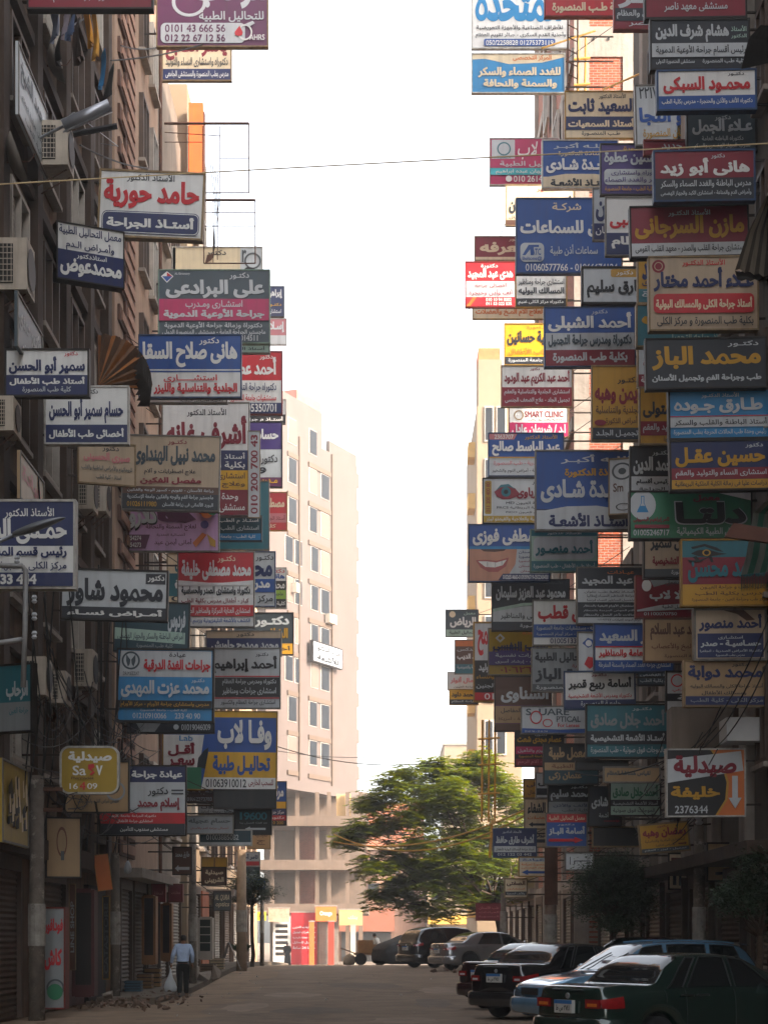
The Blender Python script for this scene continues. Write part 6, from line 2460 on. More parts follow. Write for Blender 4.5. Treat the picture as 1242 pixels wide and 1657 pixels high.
# ------------------------------------------------------------------ people
def skin_mesh(name, pts, edges, rad, m, parent, root=0, sub=2):
    me = bpy.data.meshes.new(name)
    me.from_pydata([tuple(p) for p in pts], edges, [])
    o = bpy.data.objects.new(name, me)
    COL.objects.link(o)
    md = o.modifiers.new('skin', 'SKIN')
    for i, r in enumerate(rad):
        r = r if isinstance(r, tuple) else (r, r)
        me.skin_vertices[0].data[i].radius = r
        me.skin_vertices[0].data[i].use_root = i == root
    md.use_smooth_shade = True
    sd = o.modifiers.new('sub', 'SUBSURF')
    sd.levels = sd.render_levels = sub
    me.materials.append(m)
    if parent is not None:
        o.parent = parent
    return o
M_SKIN = mat('tanned_skin', '8a5f45', .6, .1, 8)
M_HAIR = mat('dark_hair', '15110f', .7, .3, 30)
M_SHIRT = mat('light_blue_shirt', 'adc0dc', .85, .12, 6, bump=.4, bscale=14)
M_TROUS = mat('black_trousers', '08080a', .85, .25, 6, bump=.3, bscale=10)
M_SHOE = mat('black_shoe_leather', '0e0d0d', .5, .2, 6)

def chain_hand(parent, wrist, down, side, m, curl=.5):
    """palm with four unequal fingers and a thumb, loosely curled"""
    wrist, down, side = Vector(wrist), Vector(down).normalized(), Vector(side).normalized()
    fw = down.cross(side).normalized()
    pts, ed, rad = [wrist, wrist + down * .05, wrist + down * .085], [(0, 1), (1, 2)], [(.022, .015), (.036, .014), (.036, .013)]
    for k, (o, l_) in enumerate(((-.03, .062), (-.010, .075), (.010, .07), (.028, .055))):
        i = len(pts)
        b_ = wrist + down * .088 + side * o
        pts += [b_, b_ + down * l_ * .5 + fw * l_ * .15 * curl, b_ + down * l_ * .85 + fw * l_ * .55 * curl]
        ed += [(2, i), (i, i + 1), (i + 1, i + 2)]
        rad += [.009, .0085, .007]
    i = len(pts)
    b_ = wrist + down * .03 - side * .035
    pts += [b_, b_ + down * .03 - side * .015 + fw * .015, b_ + down * .055 - side * .012 + fw * .03]
    ed += [(1, i), (i, i + 1), (i + 1, i + 2)]
    rad += [.012, .010, .008]
    return skin_mesh('hand', pts, ed, rad, m, parent, 1, 1)

def person(loc, rz, label, H, shirt, trous, skin, hair, arm_l, arm_r, legs, lean=.06, long_robe=False, head_drop=.03, group=None):
    """standing or walking figure seen from behind: faces local +y"""
    k = H / 1.72
    r = empty('person', loc, label, 'person', group, rz=rz)
    V = lambda x, y, z: Vector((x * k, y * k, z * k))
    pel, wst, chest, nb = V(0, 0, .93), V(0, lean * .4, 1.08), V(0, lean * 1.1, 1.30), V(0, lean * 1.7, 1.45)
    hd, ht = V(0, lean * 2.2 + head_drop, 1.56), V(0, lean * 2.5 + head_drop * 1.5, 1.66)
    ls, rs = V(-.185, lean * 1.5, 1.41), V(.185, lean * 1.5, 1.41)
    pts = [pel, wst, chest, nb, hd, ht]
    ed = [(0, 1), (1, 2), (2, 3), (3, 4), (4, 5)]
    rad = [(.13 * k, .09 * k), (.12 * k, .08 * k), (.125 * k, .08 * k), (.05 * k, .05 * k), (.075 * k, .088 * k), (.062 * k, .07 * k)]
    for sh, arm in ((ls, arm_l), (rs, arm_r)):
        i = len(pts)
        pts += [sh, V(*arm[0]), V(*arm[1])]
        ed += [(2, i), (i, i + 1), (i + 1, i + 2)]
        rad += [.046 * k, .036 * k, .027 * k]
    for sx, lg in ((-1, legs[0]), (1, legs[1])):
        i = len(pts)
        pts += [V(sx * .09, 0, .86), V(*lg[0]), V(*lg[1])]
        ed += [(0, i), (i, i + 1), (i + 1, i + 2)]
        rad += [.085 * k, .055 * k, .038 * k]
    skin_mesh('body', pts, ed, rad, skin, r)
    # shirt
    sp = [V(0, 0, .95), wst, chest, V(0, lean * 1.68, 1.455)]
    se = [(0, 1), (1, 2), (2, 3)]
    sr = [(.175 * k, .125 * k), (.175 * k, .128 * k), (.185 * k, .125 * k), (.088 * k, .085 * k)]
    for sh, arm in ((ls, arm_l), (rs, arm_r)):
        i = len(sp)
        a0, a1 = V(*arm[0]), V(*arm[1])
        sp += [sh, a0, a0 + (a1 - a0) * .9]
        se += [(2, i), (i, i + 1), (i + 1, i + 2)]
        sr += [.078 * k, .062 * k, .045 * k]
    skin_mesh('shirt' if not long_robe else 'robe_top', sp, se, sr, shirt, r, 1)
    if long_robe:
        MB().lathe([(.19 * k, 1.2 * k), (.2 * k, .95 * k), (.22 * k, .5 * k), (.26 * k, .08 * k), (.2 * k, .08 * k)], 16).build('robe_skirt', trous, r, smooth=True)
    else:
        tp = [V(0, 0, .97), V(0, 0, .9)]
        te = [(0, 1)]
        tr_ = [(.165 * k, .12 * k), (.17 * k, .125 * k)]
        for sx, lg in ((-1, legs[0]), (1, legs[1])):
            i = len(tp)
            a0, a1 = V(*lg[0]), V(*lg[1])
            tp += [V(sx * .095, 0, .80), a0, a0 + (a1 - a0) * .94]
            te += [(1, i), (i, i + 1), (i + 1, i + 2)]
            tr_ += [.115 * k, .085 * k, .075 * k]
        skin_mesh('trousers', tp, te, tr_, trous, r, 0)
        MB().lathe([(.168 * k, .955 * k), (.172 * k, .975 * k), (.166 * k, .995 * k)], 16).build('belt', M_SHOE, r)
    for sx, lg in ((-1, legs[0]), (1, legs[1])):
        an = V(*lg[1])
        skin_mesh('shoe', [an + V(0, -.05, -.045), an + V(0, .05, -.05), an + V(0, .15, -.062)], [(0, 1), (1, 2)], [(.042 * k, .04 * k), (.046 * k, .036 * k), (.04 * k, .026 * k)], M_SHOE, r, 1, 1)
    for arm, sx in ((arm_l, -1), (arm_r, 1)):
        a0, a1 = V(*arm[0]), V(*arm[1])
        chain_hand(r, a1, (a1 - a0), (0, 1, 0), skin, .8)
    hb = MB()
    hb.lathe([(.001, .088 * k), (.05 * k, .078 * k), (.078 * k, .045 * k), (.087 * k, 0), (.085 * k, -.04 * k), (.07 * k, -.085 * k), (.001, -.09 * k)], 18, 'Z')
    h = hb.build('hair', hair, r, smooth=True)
    h.location = (hd + ht) / 2 + V(0, -.012, .022)
    h.scale = (.95, 1.12, 1.05)
    # face: nose, eyes, mouth and ears on the far side of the head
    hc = (hd + ht) / 2
    skin_mesh('nose', [hc + V(0, .09, .015), hc + V(0, .115, -.015)], [(0, 1)], [.008 * k, .012 * k], skin, r, 0, 1)
    for sx in (-1, 1):
        MB().lathe([(.001, -.008), (.009, -.004), (.009, .004), (.001, .008)], 8, 'Y', tuple(hc + V(sx * .03, .09, .02))).build('eye', MATS['ink_white'], r, smooth=True)
        skin_mesh('ear', [hc + V(sx * .083, 0, .025), hc + V(sx * .088, -.008, -.015)], [(0, 1)], [(.008, .018), (.008, .014)], skin, r, 0, 1)
    MB().box(-.022, .083 * k, -.052, .022, .094 * k, -.044).build('mouth', mat('lip_brown', '6e3d33', .6), r).location = hc
    return r
pl = Vector(((296 - CX) * 50 / FPX, 50, gz(50)))
person(pl, R(2), 'man walking away in light blue shirt and black trousers, carrying a white plastic bag', 1.70, M_SHIRT, M_TROUS, M_SKIN, M_HAIR,
       ((-.27, -.02, 1.16), (-.315, .08, .92)), ((.265, .0, 1.16), (.25, .10, .93)), (((-.085, .06, .48), (-.09, -.06, .085)), ((.085, .03, .48), (.09, .10, .085))), .07)
bag = empty('plastic_bag', pl + Vector((-.345, .10, .0)), 'bulging white plastic bag hanging from the walking man hand', 'bag')
prof = [(.001, .13), (.09, .135), (.15, .19), (.165, .29), (.13, .42), (.07, .55), (.03, .68), (.018, .80), (.001, .81)]
bb = MB().lathe(prof, 22)
bb.v = [(x * (1 + .12 * math.sin(5 * math.atan2(y, x) + z * 9)), y * .75 * (1 + .1 * math.sin(4 * math.atan2(y, x) + 2 * z)), z) for x, y, z in bb.v]
M_BAG = leaf_mat('thin_white_plastic', 'd8dbde', .35, .1)
bb.build('sack', M_BAG, bag, smooth=True)
MB().tube([(-.012, 0, .79), (-.03, 0, .86), (0, 0, .885), (.03, 0, .86), (.012, 0, .79)], .008, 5).build('handle', M_BAG, bag)
M_ROBE = mat('black_robe', '131316', .9, .2, 5)
person(Vector(((465 - CX) * 126 / FPX, 126, gz(126))), R(170), 'far figure in a long black robe standing before the red shop panel', 1.66, M_ROBE, M_ROBE, M_SKIN, M_HAIR,
       ((-.25, .03, 1.16), (-.2, .1, .93)), ((.25, .03, 1.16), (.2, .1, .93)), (((-.08, 0, .48), (-.08, 0, .085)), ((.08, 0, .48), (.08, 0, .085))), .03, True)
M_GAL = mat('white_tunic', 'b9b6ae', .9, .1, 5)
cart_d = 92.0
cart = empty('handcart', Vector(((600 - CX) * cart_d / FPX, cart_d, gz(cart_d))), 'wooden handcart heaped with cardboard and sacks left of the covered car', 'cart')
MB().box(-.85, -.4, .5, .85, .4, .62).build('bed', mat('worn_timber', '7a5a3c', .9, .3, 4), cart)
for sx in (-.5, .5):
    for sy in (-.42, .42):
        w_ = MB().lathe([(.2, -.04), (.3, -.04), (.3, .04), (.2, .04)], 16, 'Y', (sx, sy, .3)).build('wheel', M_TYRE, cart)
MB().tube([(-.85, .3, .6), (-1.5, .3, .85)], .025, 5).build('handle', M_RUST, cart)
MB().tube([(-.85, -.3, .6), (-1.5, -.3, .85)], .025, 5).build('handle', M_RUST, cart)
for (dx, w, h, cx_, lb) in ((-.3, .75, .62, 'a07a4c', 'large cardboard box standing on the handcart'), (.35, .5, .4, '8f6d45', 'smaller cardboard box on the handcart by the sacks')):
    o = empty('cardboard_box', cart.location + Vector((dx, 0, .623)), lb, 'box', 'boxes on the handcart', rz=.1)
    MB().box(-w / 2, -.28, 0, w / 2, .28, h).build('carton', mat('cardboard_' + cx_, cx_, .85, .2, 4), o)
    MB().box(-w / 2 - .003, -.04, h * .2, w / 2 + .003, .04, h + .004).build('tape', MATS['panel_tan'], o)
for dx, dz, lb in ((-1.1, 0, 'grey bundle of sacking on the ground at the left end of the handcart'), (.75, .63, 'pale sack lying on the right end of the handcart')):
    o = MB().lathe([(.001, 0), (.25, .02), (.32, .2), (.25, .42), (.08, .55), (.001, .56)], 14)
    o.v = [(x * (1 + .2 * math.sin(3 * math.atan2(y, x) + 6 * z)), y * .8, z * (1 + .1 * math.sin(5 * x))) for x, y, z in o.v]
    s_ = o.build('sack', mat('sackcloth', '9a9184', .95, .3, 5), smooth=True)
    s_.location = cart.location + Vector((dx, 0, dz))
    tag(s_, lb, 'sack')
person(Vector(((612 - CX) * 94 / FPX, 94.2, gz(94) + .0)), R(60), 'figure in a white tunic standing behind the handcart', 1.62, M_GAL, M_TROUS, M_SKIN, M_HAIR,
       ((-.25, .08, 1.16), (-.12, .25, 1.0)), ((.25, .08, 1.16), (.12, .25, 1.0)), (((-.08, .05, .48), (-.08, 0, .085)), ((.08, .05, .48), (.08, .02, .085))), .1)
# car under a dark cover
cd = 84.0
cvr = CarShape(4.2, 1.75, [(0, .75), (.3, 1.0), (.9, 1.2), (1.5, 1.42), (2.4, 1.42), (3.2, 1.1), (3.9, .95), (4.2, .7)], [(0, .6), (1, .8), (3.2, .8), (4.2, .55)], (), .3, .06)
cv = cvr.body().build('covered_car', mat('dark_car_cover', '17181a', .8, .3, 3, bump=.5, bscale=5), None, smooth=True)
cv.location = (( 612 - CX) * cd / FPX, cd, gz(cd))
cv.rotation_euler = (0, 0, R(28))
tag(cv, 'car under a black dust cover between the handcart and the black sport utility car', 'car')
# dark leaning board on the left pavement
ab = empty('leaning_board', Vector(((370 - CX) * 66 / FPX, 66, gz(66) + .17)), 'dark folded board standing like a tent beside the potted plant', 'board')
MB().add([(-.3, 0, 0), (-.05, 0, .95), (.0, .35, .95), (-.25, .35, 0)], [(0, 1, 2, 3)]).build('panel', M_BLACK, ab)
MB().add([(.42, 0, 0), (.0, 0, .96), (.02, .35, .96), (.42, .35, 0)], [(0, 1, 2, 3)]).build('panel', M_BLACK, ab)

# ------------------------------------------------------------------ poles
def pole(px, d, ytop, r, m, label, extra=None, x=None):
    X = (px - CX) * d / FPX if x is None else x
    base_z = gz(d) - .05
    top = CAM_H + (HOR - ytop) * d / FPX
    o = empty('utility_pole', Vector((X, d, base_z)), label, 'pole', 'utility poles along the pavements')
    MB().lathe([(r * 1.25, 0), (r * 1.15, (top - base_z) * .5), (r, top - base_z)], 12).build('shaft', m, o, smooth=True)
    MB().lathe([(r * 1.3, 1.5), (r * 1.32, 1.52), (r * 1.32, 2.3), (r * 1.3, 2.32)], 12).build('paint_band', mat('old_paint', '9a958c', .9, .35, 5, spots=.7, dirt='5a5048'), o)
    if extra:
        extra(o, top - base_z, r)
    return o
M_POLE = mat('weathered_pole', '6b6157', .9, .35, 5, spots=.7, dirt='a8a093', bump=.3)
def insul(o, h, r):
    MB().lathe([(.05, h), (.09, h + .05), (.05, h + .1), (.09, h + .15), (.07, h + .3), (.02, h + .34)], 10).build('insulator', mat('porcelain', 'b8bcc0', .3, .1, 5), o)
def arms(o, h, r):
    for z in (.3, .7):
        MB().box(-.5, -.03, h - z, .5, .03, h - z + .07).build('crossarm', M_RUST, o)
pole(60, 36, 1255, .13, M_POLE, 'thick spotted pole at the left edge in front of the red and white board', arms)
pole(187, 46, 1380, .10, M_POLE, 'dark pole behind the orange plank on the left pavement')
pole(312, 56, 1340, .10, mat('spotted_pole', '7d766c', .9, .4, 6, spots=.8, dirt='3d3832'), 'pale spotted pole beside the walking man')
pole(391, 69, 1375, .16, mat('tan_pole', '94806a', .9, .25, 4, spots=.4), 'stout tan concrete pole by the potted plant')
pole(424, 82, 1440, .08, M_POLE, 'thin pole right of the clipped tree')
pole(890, 52, 1372, .14, mat('pink_concrete_pole', '8a7668', .9, .3, 5, spots=.5), 'pinkish concrete pole rising to the red arrow sign', lambda o, h, r: MB().box(-.18, -.2, h - 1.6, .18, -.16, h).build('rust_sheet', M_RUST, o))
pole(1130, 39.5, 1335, .11, M_POLE, 'dark pole with a white insulator under the down arrow pharmacy sign', insul)
pole(814, 73, 1445, .10, M_POLE, 'slim pole between the feathery tree trunk and the little cream sign')

# ------------------------------------------------------------------ left wall clutter
def ac_unit(px, py, w, h, d, label):
    """window air conditioner sticking out of the facade; grille faces the camera"""
    X0 = (px - CX) * d / FPX
    wz, ww = h * d / FPX, w * d / FPX
    z = CAM_H + (HOR - py) * d / FPX - wz
    o = empty('air_conditioner', (X0, d, z), label, 'air conditioner', 'air conditioners on the left facade')
    MB().box(0, 0, 0, ww, .75, wz).build('casing', M_AC, o)
    MB().box(ww * .05, -.012, wz * .12, ww * .55, -.002, wz * .88).build('grille_back', M_DARKIN, o)
    g = MB()
    for k in range(7):
        g.box(ww * .06, -.03, wz * (.14 + .11 * k), ww * .54, -.013, wz * (.14 + .11 * k) + .012)
    for k in range(4):
        g.box(ww * (.1 + .13 * k), -.034, wz * .13, ww * (.1 + .13 * k) + .012, -.0305, wz * .87)
    g.build('grille', M_AC, o)
    MB().lathe([(wz * .36, .003), (wz * .4, .02), (wz * .36, .025)], 20, 'X', (ww, .37, wz * .5)).build('fan_ring', M_BLACK, o)
    MB().tube([(ww * .9, .2, -.02), (-.1, .2, -.35)], .015, 5).build('support_strut', M_RUST, o)
    MB().tube([(ww * .9, .6, -.02), (-.1, .6, -.35)], .015, 5).build('support_strut', M_RUST, o)
    return o
for a in ((66, 194, 44, 72, 37.3, 'boxy air conditioner with a square grille below the silver lamp tube'), (-6, 384, 50, 84, 34.2, 'large air conditioner at the left edge above the angled lab sign'), (-8, 640, 30, 56, 33.9, 'air conditioner cut by the left edge beside the children doctor signs'),
          (127, 768, 24, 55, 42.8, 'upper of two air conditioners stacked left of the lilac sign'), (150, 775, 22, 52, 44.6, 'rear air conditioner squeezed against the lilac sign'), (40, 1062, 34, 62, 36.2, 'air conditioner above the cable tangle beside the teal edge sign'), (80, 1085, 26, 52, 38.8, 'lower air conditioner hanging in the cable tangle'),
          (120, 1050, 30, 60, 42.0, 'grey air conditioner left of the thyroid clinic sign')):
    ac_unit(*a)

def dish(px, py, d, r, label):
    o = empty('satellite_dish', at(px, py, d), label, 'satellite dish', 'satellite dishes on the left facade')
    o.rotation_euler = (R(10), R(70), R(15))
    MB().lathe([(.001, 0), (r * .4, .03), (r * .75, .1), (r, .2), (r * 1.02, .2), (r * .75, .08), (r * .4, .01), (.002, -.015)], 22).build('bowl', mat('dusty_dish', '6b635a', .7, .25, 4, streak=.4), o, smooth=True)
    MB().tube([(0, 0, 0), (.1, 0, .35), (0, 0, .5)], .012, 5).build('feed_arm', M_RUST, o)
    MB().tube([(0, 0, -.02), (-.1, 0, -.5)], .02, 5).build('mount', M_RUST, o)
dish(80, 106, 39.5, .42, 'dark satellite dish under the laundry')
dish(16, 262, 34.6, .5, 'round satellite dish at the left edge below the edge on white sign')

# laundry hanging from the top left windows
ln = MB().tube([(-6.75, 37.5, 17.9), (-6.3, 37.7, 18.4), (-6.3, 44, 20.4), (-6.75, 44.3, 20.6)], .01, 5).build('clothes_line', M_STEEL)
tag(ln, 'clothes line strung along the top left windows', 'clothes line')
for k, (px, y0, y1, d, hx, lb, wd_) in enumerate(((86, 14, 62, 38.3, '7f8da3', 'pale blue shirt on the top left clothes line', .6), (104, 16, 58, 39.2, 'a59aa5', 'lilac grey cloth on the top left clothes line', .6), (116, 18, 60, 40, '4a5a78', 'dark blue cloth on the top left clothes line', .5), (97, 55, 102, 38.9, '2c2724', 'black garment hanging lower than the rest of the laundry', .5),
                                                 (126, 40, 96, 40.6, '5b4a40', 'brown blanket hanging below the clothes line', .8), (143, 16, 72, 41.7, 'c98a26', 'amber cloth on the top left clothes line', .6), (152, 20, 92, 42.4, 'd9a03c', 'long yellow cloth right of the amber one', .4), (164, 84, 140, 43, '3a86bd', 'bright blue cloth hanging alone below the yellow one', .45), (177, 108, 160, 44, '1d1b1c', 'black cloth under the bright blue one', .5))):
    c = at(px, y0, d)
    hh = (y1 - y0) * d / FPX
    v, f = [], []
    for j in range(7):
        for i in range(9):
            t, s = j / 6, i / 8
            v.append((.06 * math.sin(i * 1.9 + k) * t + .05 * math.sin(3 * t + k), (s - .5) * wd_ * (1 - .25 * t * (k % 2)), -hh * t * (1 + .06 * math.sin(i * 1.3))))
    for j in range(6):
        for i in range(8):
            f.append((j * 9 + i, j * 9 + i + 1, j * 9 + i + 10, j * 9 + i + 9))
    o = MB().add(v + [(p[0] + .012, p[1], p[2]) for p in v], f + [tuple(63 + q for q in t) for t in f]).build('laundry', mat('cloth_%d' % k, hx, .9, .2, 4), smooth=True)
    o.location = c
    o.rotation_euler = (0, 0, R(20))
    tag(o, lb, 'laundry', 'laundry on the top left line')

# weathered panels fixed flat along the left wall (seen edge on)
def wall_panel(name, d0, d1, y_tl, y_bl, base, label, items=(), out=.12, slope=0):
    """panel parallel to the left facade between depths d0 and d1"""
    z1 = CAM_H + (HOR - y_tl) * d0 / FPX
    z0 = CAM_H + (HOR - y_bl) * d0 / FPX
    o = empty(name, (-7 + out, d0, z0), label, 'sign')
    L, h = d1 - d0, z1 - z0
    # local x runs along the wall after turning
    o.rotation_euler = (0, 0, R(90) - slope)
    MB().box(0, 0, 0, L, .05, h).build('panel', base, o)
    b = MB()
    for q in ((0, -.02, 0, L, .0, .04), (0, -.02, h - .04, L, .0, h), (0, -.02, .04, .04, .0, h - .04), (L - .04, -.02, .04, L, .0, h - .04)):
        b.box(q[0], q[1] - .002, q[2], q[3], q[4] - .002, q[5])
    b.build('frame', M_FR['grey'], o)
    yy = -.006
    for tx, a, b0, c, e, col, bo in items:
        V, F = text_mesh(tx, L * a, h * (1 - e), L * c, h * (1 - b0), yy, bo)
        MB().add(V, F).build('lettering', MATS['ink_' + col], o, fix=False)
        yy -= .007
    return o
wall_panel('wall_sign', 34.9, 37.9, 66, 185, MATS['panel_lgrey'], 'large white wall sign seen nearly edge on at the top left', (('محمد الشيخ', .08, .12, .92, .5, 'slate', .04), ('أخصائى جراحة العظام', .1, .58, .9, .72, 'slate', .03), ('كلية الطب', .2, .8, .8, .92, 'slate', .02)), .12)
wall_panel('wall_sign', 33.9, 36.4, 470, 560, MATS['panel_slate'], 'dark blue wall sign with torn pale lettering under the left edge air conditioner', (('دكتور حمدى', .08, .15, .92, .6, 'lgrey', .04), ('أسنان', .2, .68, .8, .9, 'lgrey', .03)), .3)
wall_panel('wall_sign', 34.4, 36.8, 728, 806, MATS['panel_tan'], 'peeling beige wall sign above the huge navy and white one', (('عيادة', .1, .2, .9, .6, 'salmon', .04),), .25)
yp = wall_panel('shop_board', 32.8, 35.2, 1226, 1362, MATS['panel_mustard'], 'torn dark yellow shop board at the left edge with shredded openings', (), .25)
b = MB()
for k in range(18):
    x0 = .3 + 1.6 * random.random()
    z0 = .25 + .9 * random.random()
    b.add([(x0, -.012 - .002 * k, z0), (x0 + .1 + .3 * random.random(), -.012 - .002 * k, z0 + .03), (x0 + .12 + .2 * random.random(), -.012 - .002 * k, z0 + .15 + .2 * random.random()), (x0 - .02, -.012 - .002 * k, z0 + .14)], [(0, 1, 2, 3)])
b.build('tear', MATS['ink_black'], yp, fix=False)
b = MB()
for k in range(14):
    x0 = .3 + 1.6 * random.random()
    z0 = .2 + .8 * random.random()
    b.add([(x0, -.06 - .002 * k, z0), (x0 + .1, -.07 - .002 * k, z0 + .02), (x0 + .08, -.06 - .002 * k, z0 + .35), (x0 - .02, -.06 - .002 * k, z0 + .3)], [(0, 1, 2, 3)])
b.build('shred', MATS['ink_cream'], yp, fix=False)
make_sign('L 38 75 1322 131 1421 y=14 f=dark t=.12 arm=0 | hanging_board | plain cardboard coloured board hanging low beside the spotted pole'.replace('spotted pole', 'thick pole'), ['tan', 'o 45 40 26 rust .35', 'p dgrey 42,56 52,56 52,72 42,72'])
make_sign('L 44 159 1382 183 1441 y=10 r=-8 t=.1 arm=0 f=gold fw=.01 | wooden_plank | orange upright plank on a stick near the dark pole'.replace('cat', 'cat'), ['orange'])
kb = make_sign('L 37.3 66 1468 106 1633 t=.5 f=red fw=.03 arm=0 cat=billboard | kiosk_board | white street board with big red words and a red side, standing on the left pavement', ['grey', 'T 4 10 96 26 red فودافون', 'T 10 40 92 62 red كاش', 'o 62 80 9 dgrey 1', 'c 60 84 8 green 1'])

# scrolled street lamp arm and white pipe at the left edge
la = empty('street_lamp', at(-40, 893, 30), 'long street lamp arm reaching in from the left edge across the navy sign', 'street lamp')
p0, p1, p2, p3 = [at(*q, 30) - at(-40, 893, 30) for q in ((-40, 893), (22, 866), (60, 852), (106, 838))]
MB().tube([p0, p1], .035, 8).build('arm', M_STEEL, la, smooth=True)
hb = MB()
v = []
for i in range(9):
    t = i / 8
    c = p1 + (p3 - p1) * t
    w = .13 * math.sin(math.pi * min(1, .15 + t * .85)) ** .7 + .012
    for k in range(8):
        a = 2 * math.pi * k / 8
        v.append(c + Vector((0, w * math.cos(a), (.085 if math.sin(a) > 0 else .05) * math.sin(a) * w / .13)))
hb.add(v, [(i * 8 + k, i * 8 + (k + 1) % 8, (i + 1) * 8 + (k + 1) % 8, (i + 1) * 8 + k) for i in range(8) for k in range(8)] + [tuple(range(8)), tuple(64 + k for k in range(8))])
hb.build('lamp_head', mat('lamp_grey', '6f7276', .4, .2, 3, metal=.3), la, smooth=True)
wp = empty('power_bracket', at(42, 1110, 30.5), 'white steel pipe bracket with insulators and wires at the left edge', 'pipe')
org = at(42, 1110, 30.5)
M_WPIPE = mat('white_pipe', '9a9a9a', .5, .2, 3, streak=.5)
MB().tube([at(-40, 913, 30.5) - org, at(36, 916, 30.5) - org, at(42, 922, 30.5) - org, at(41, 1010, 30.5) - org, at(38, 1112, 30.5) - org], .045, 8).build('pipe', M_WPIPE, wp, smooth=True)
MB().tube([at(-40, 1046, 30.5) - org, at(39, 1034, 30.5) - org], .04, 8).build('pipe', M_WPIPE, wp, smooth=True)
for px, py in ((28, 906), (56, 970), (56, 998), (56, 1028)):
    q = at(px, py, 30.5) - org
    MB().lathe([(.03, -.06), (.05, -.03), (.03, 0), (.05, .03), (.03, .07)], 10, 'Z', tuple(q)).build('insulator', mat('porcelain', 'b8bcc0', .3, .1, 5), wp)
tl = empty('lamp_fitting', at(103, 204, 36.5), 'silver tubular lamp fitting sticking out above the air conditioner', 'lamp')
q0, q1 = Vector((0, 0, 0)), at(178, 171, 36.5) - at(103, 204, 36.5)
MB().tube([q0, q1], .13, 12).build('tube', mat('brushed_silver', '9a9ca2', .35, .15, 3, metal=.6), tl, smooth=True)
MB().tube([q0 + Vector((0, -.05, -.14)), q1 + Vector((0, -.05, -.13))], .022, 5).build('rail', M_STEEL, tl)
MB().tube([q0, Vector((-.5, .2, -.15))], .03, 6).build('arm', M_STEEL, tl)
db_ = tag(MB().tube([at(103, 220, 38), at(190, 204, 38)], .06, 6).build('steel_bar', M_BLACK), 'dark steel bar jutting out under the silver lamp fitting', 'bar')

# ------------------------------------------------------------------ awnings
def fan_awning():
    o = empty('awning', at(165, 640, 43), 'folded fan awning with orange and brown stripes on the left facade', 'awning')
    og_ = at(165, 640, 43)
    A, Bm = MB(), MB()
    c = at(158, 626, 42.2) - og_
    n = 16
    ring = []
    for i in range(n + 1):
        t = i / n
        a = R(100 - 105 * t)
        px = 166 + 80 * math.cos(a) * (1 if math.cos(a) > 0 else .6)
        py = 622 - 82 * math.sin(a)
        ring.append(at(px, py, 42.0 + 1.6 * t) - og_)
    for i in range(n):
        fold = Vector((0, .12 if i % 2 else -.02, 0))
        f2 = Vector((0, .12 if (i + 1) % 2 else -.02, 0))
        (A if i % 3 == 0 else Bm).add([c, ring[i] + fold, ring[i + 1] + f2], [(0, 1, 2)])
    A.build('orange_stripe', mat('orange_awning_cloth', 'a0622a', .9, .2, 3, streak=.5), o, fix=False)
    Bm.build('brown_stripe', mat('brown_awning_cloth', '6b4a30', .9, .2, 3, streak=.5), o, fix=False)
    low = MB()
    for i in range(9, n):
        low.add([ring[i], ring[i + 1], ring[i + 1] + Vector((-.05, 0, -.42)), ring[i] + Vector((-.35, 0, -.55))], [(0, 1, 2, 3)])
    low.build('valance', mat('awning_shadow_cloth', '2a211b', .95, .2, 3), o, fix=False)  # dark colour stands in for the shade below the fan
    MB().tube([c, ring[0]], .02, 5).build('rib', M_RUST, o)
fan_awning()

def sheet_awning(name, label, pts, m, stripes=None, fringe=None, cat='awning'):
    """pts: front-edge outline from picture points at given depths; each row one rib"""
    o = empty(name, pts[0][0], label, cat)
    og_ = Vector(pts[0][0])
    rows = [[Vector(p) - og_ for p in r] for r in pts]
    n = len(rows[0])
    A, Bm = MB(), MB()
    for j in range(len(rows) - 1):
        for i in range(n - 1):
            (A if (i % 2 or not stripes) else Bm).add([rows[j][i], rows[j][i + 1], rows[j + 1][i + 1], rows[j + 1][i]], [(0, 1, 2, 3)])
    A.build('canopy', m, o, fix=False)
    if stripes:
        Bm.build('stripe', stripes, o, fix=False)
    if fringe:
        fb = MB()
        e = rows[-1]
        for i in range(n - 1):
            for k in range(4):
                a = e[i] + (e[i + 1] - e[i]) * (k / 4)
                b_ = e[i] + (e[i + 1] - e[i]) * ((k + .6) / 4)
                fb.add([a, b_, b_ + Vector((0, 0, -.22)), (a + b_) / 2 + Vector((0, 0, -.3)), a + Vector((0, 0, -.2))], [(0, 1, 2, 3, 4)])
        fb.build('fringe', fringe, o, fix=False)
    return o
M_AW1 = mat('beige_awning_cloth', 'b5a890', .9, .2, 3, streak=.25)
M_AW2 = mat('dark_awning_stripe', '6b6054', .9, .2, 3, streak=.4)
dd = 32.0
rows = []
for (xa, ya, xb, yb, dz) in ((1290, 280, 1290, 292, 1.2), (1238, 318, 1262, 300, .8), (1208, 378, 1252, 372, .3), (1188, 438, 1250, 452, 0)):
    r = []
    for i in range(9):
        t = i / 8
        r.append(at(xa + (xb - xa) * t, ya + (yb - ya) * t, dd + dz + t * 2.2) + Vector((0, 0, .05 * (i % 2))))
    rows.append(r)
sheet_awning('awning', 'grey and brown pleated awning jutting in at the right edge beside the crimson sign', rows, M_AW1, M_AW2)
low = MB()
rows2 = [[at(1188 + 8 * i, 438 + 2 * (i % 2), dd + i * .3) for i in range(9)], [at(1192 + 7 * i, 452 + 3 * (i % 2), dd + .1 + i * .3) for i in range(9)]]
sheet_awning('awning_valance', 'valance strip coloured dark for shade under the grey and brown pleated awning', rows2, mat('awning_shadow_cloth', '2a211b', .95, .2, 3), cat='valance')  # shade under the awning is put into the cloth colour
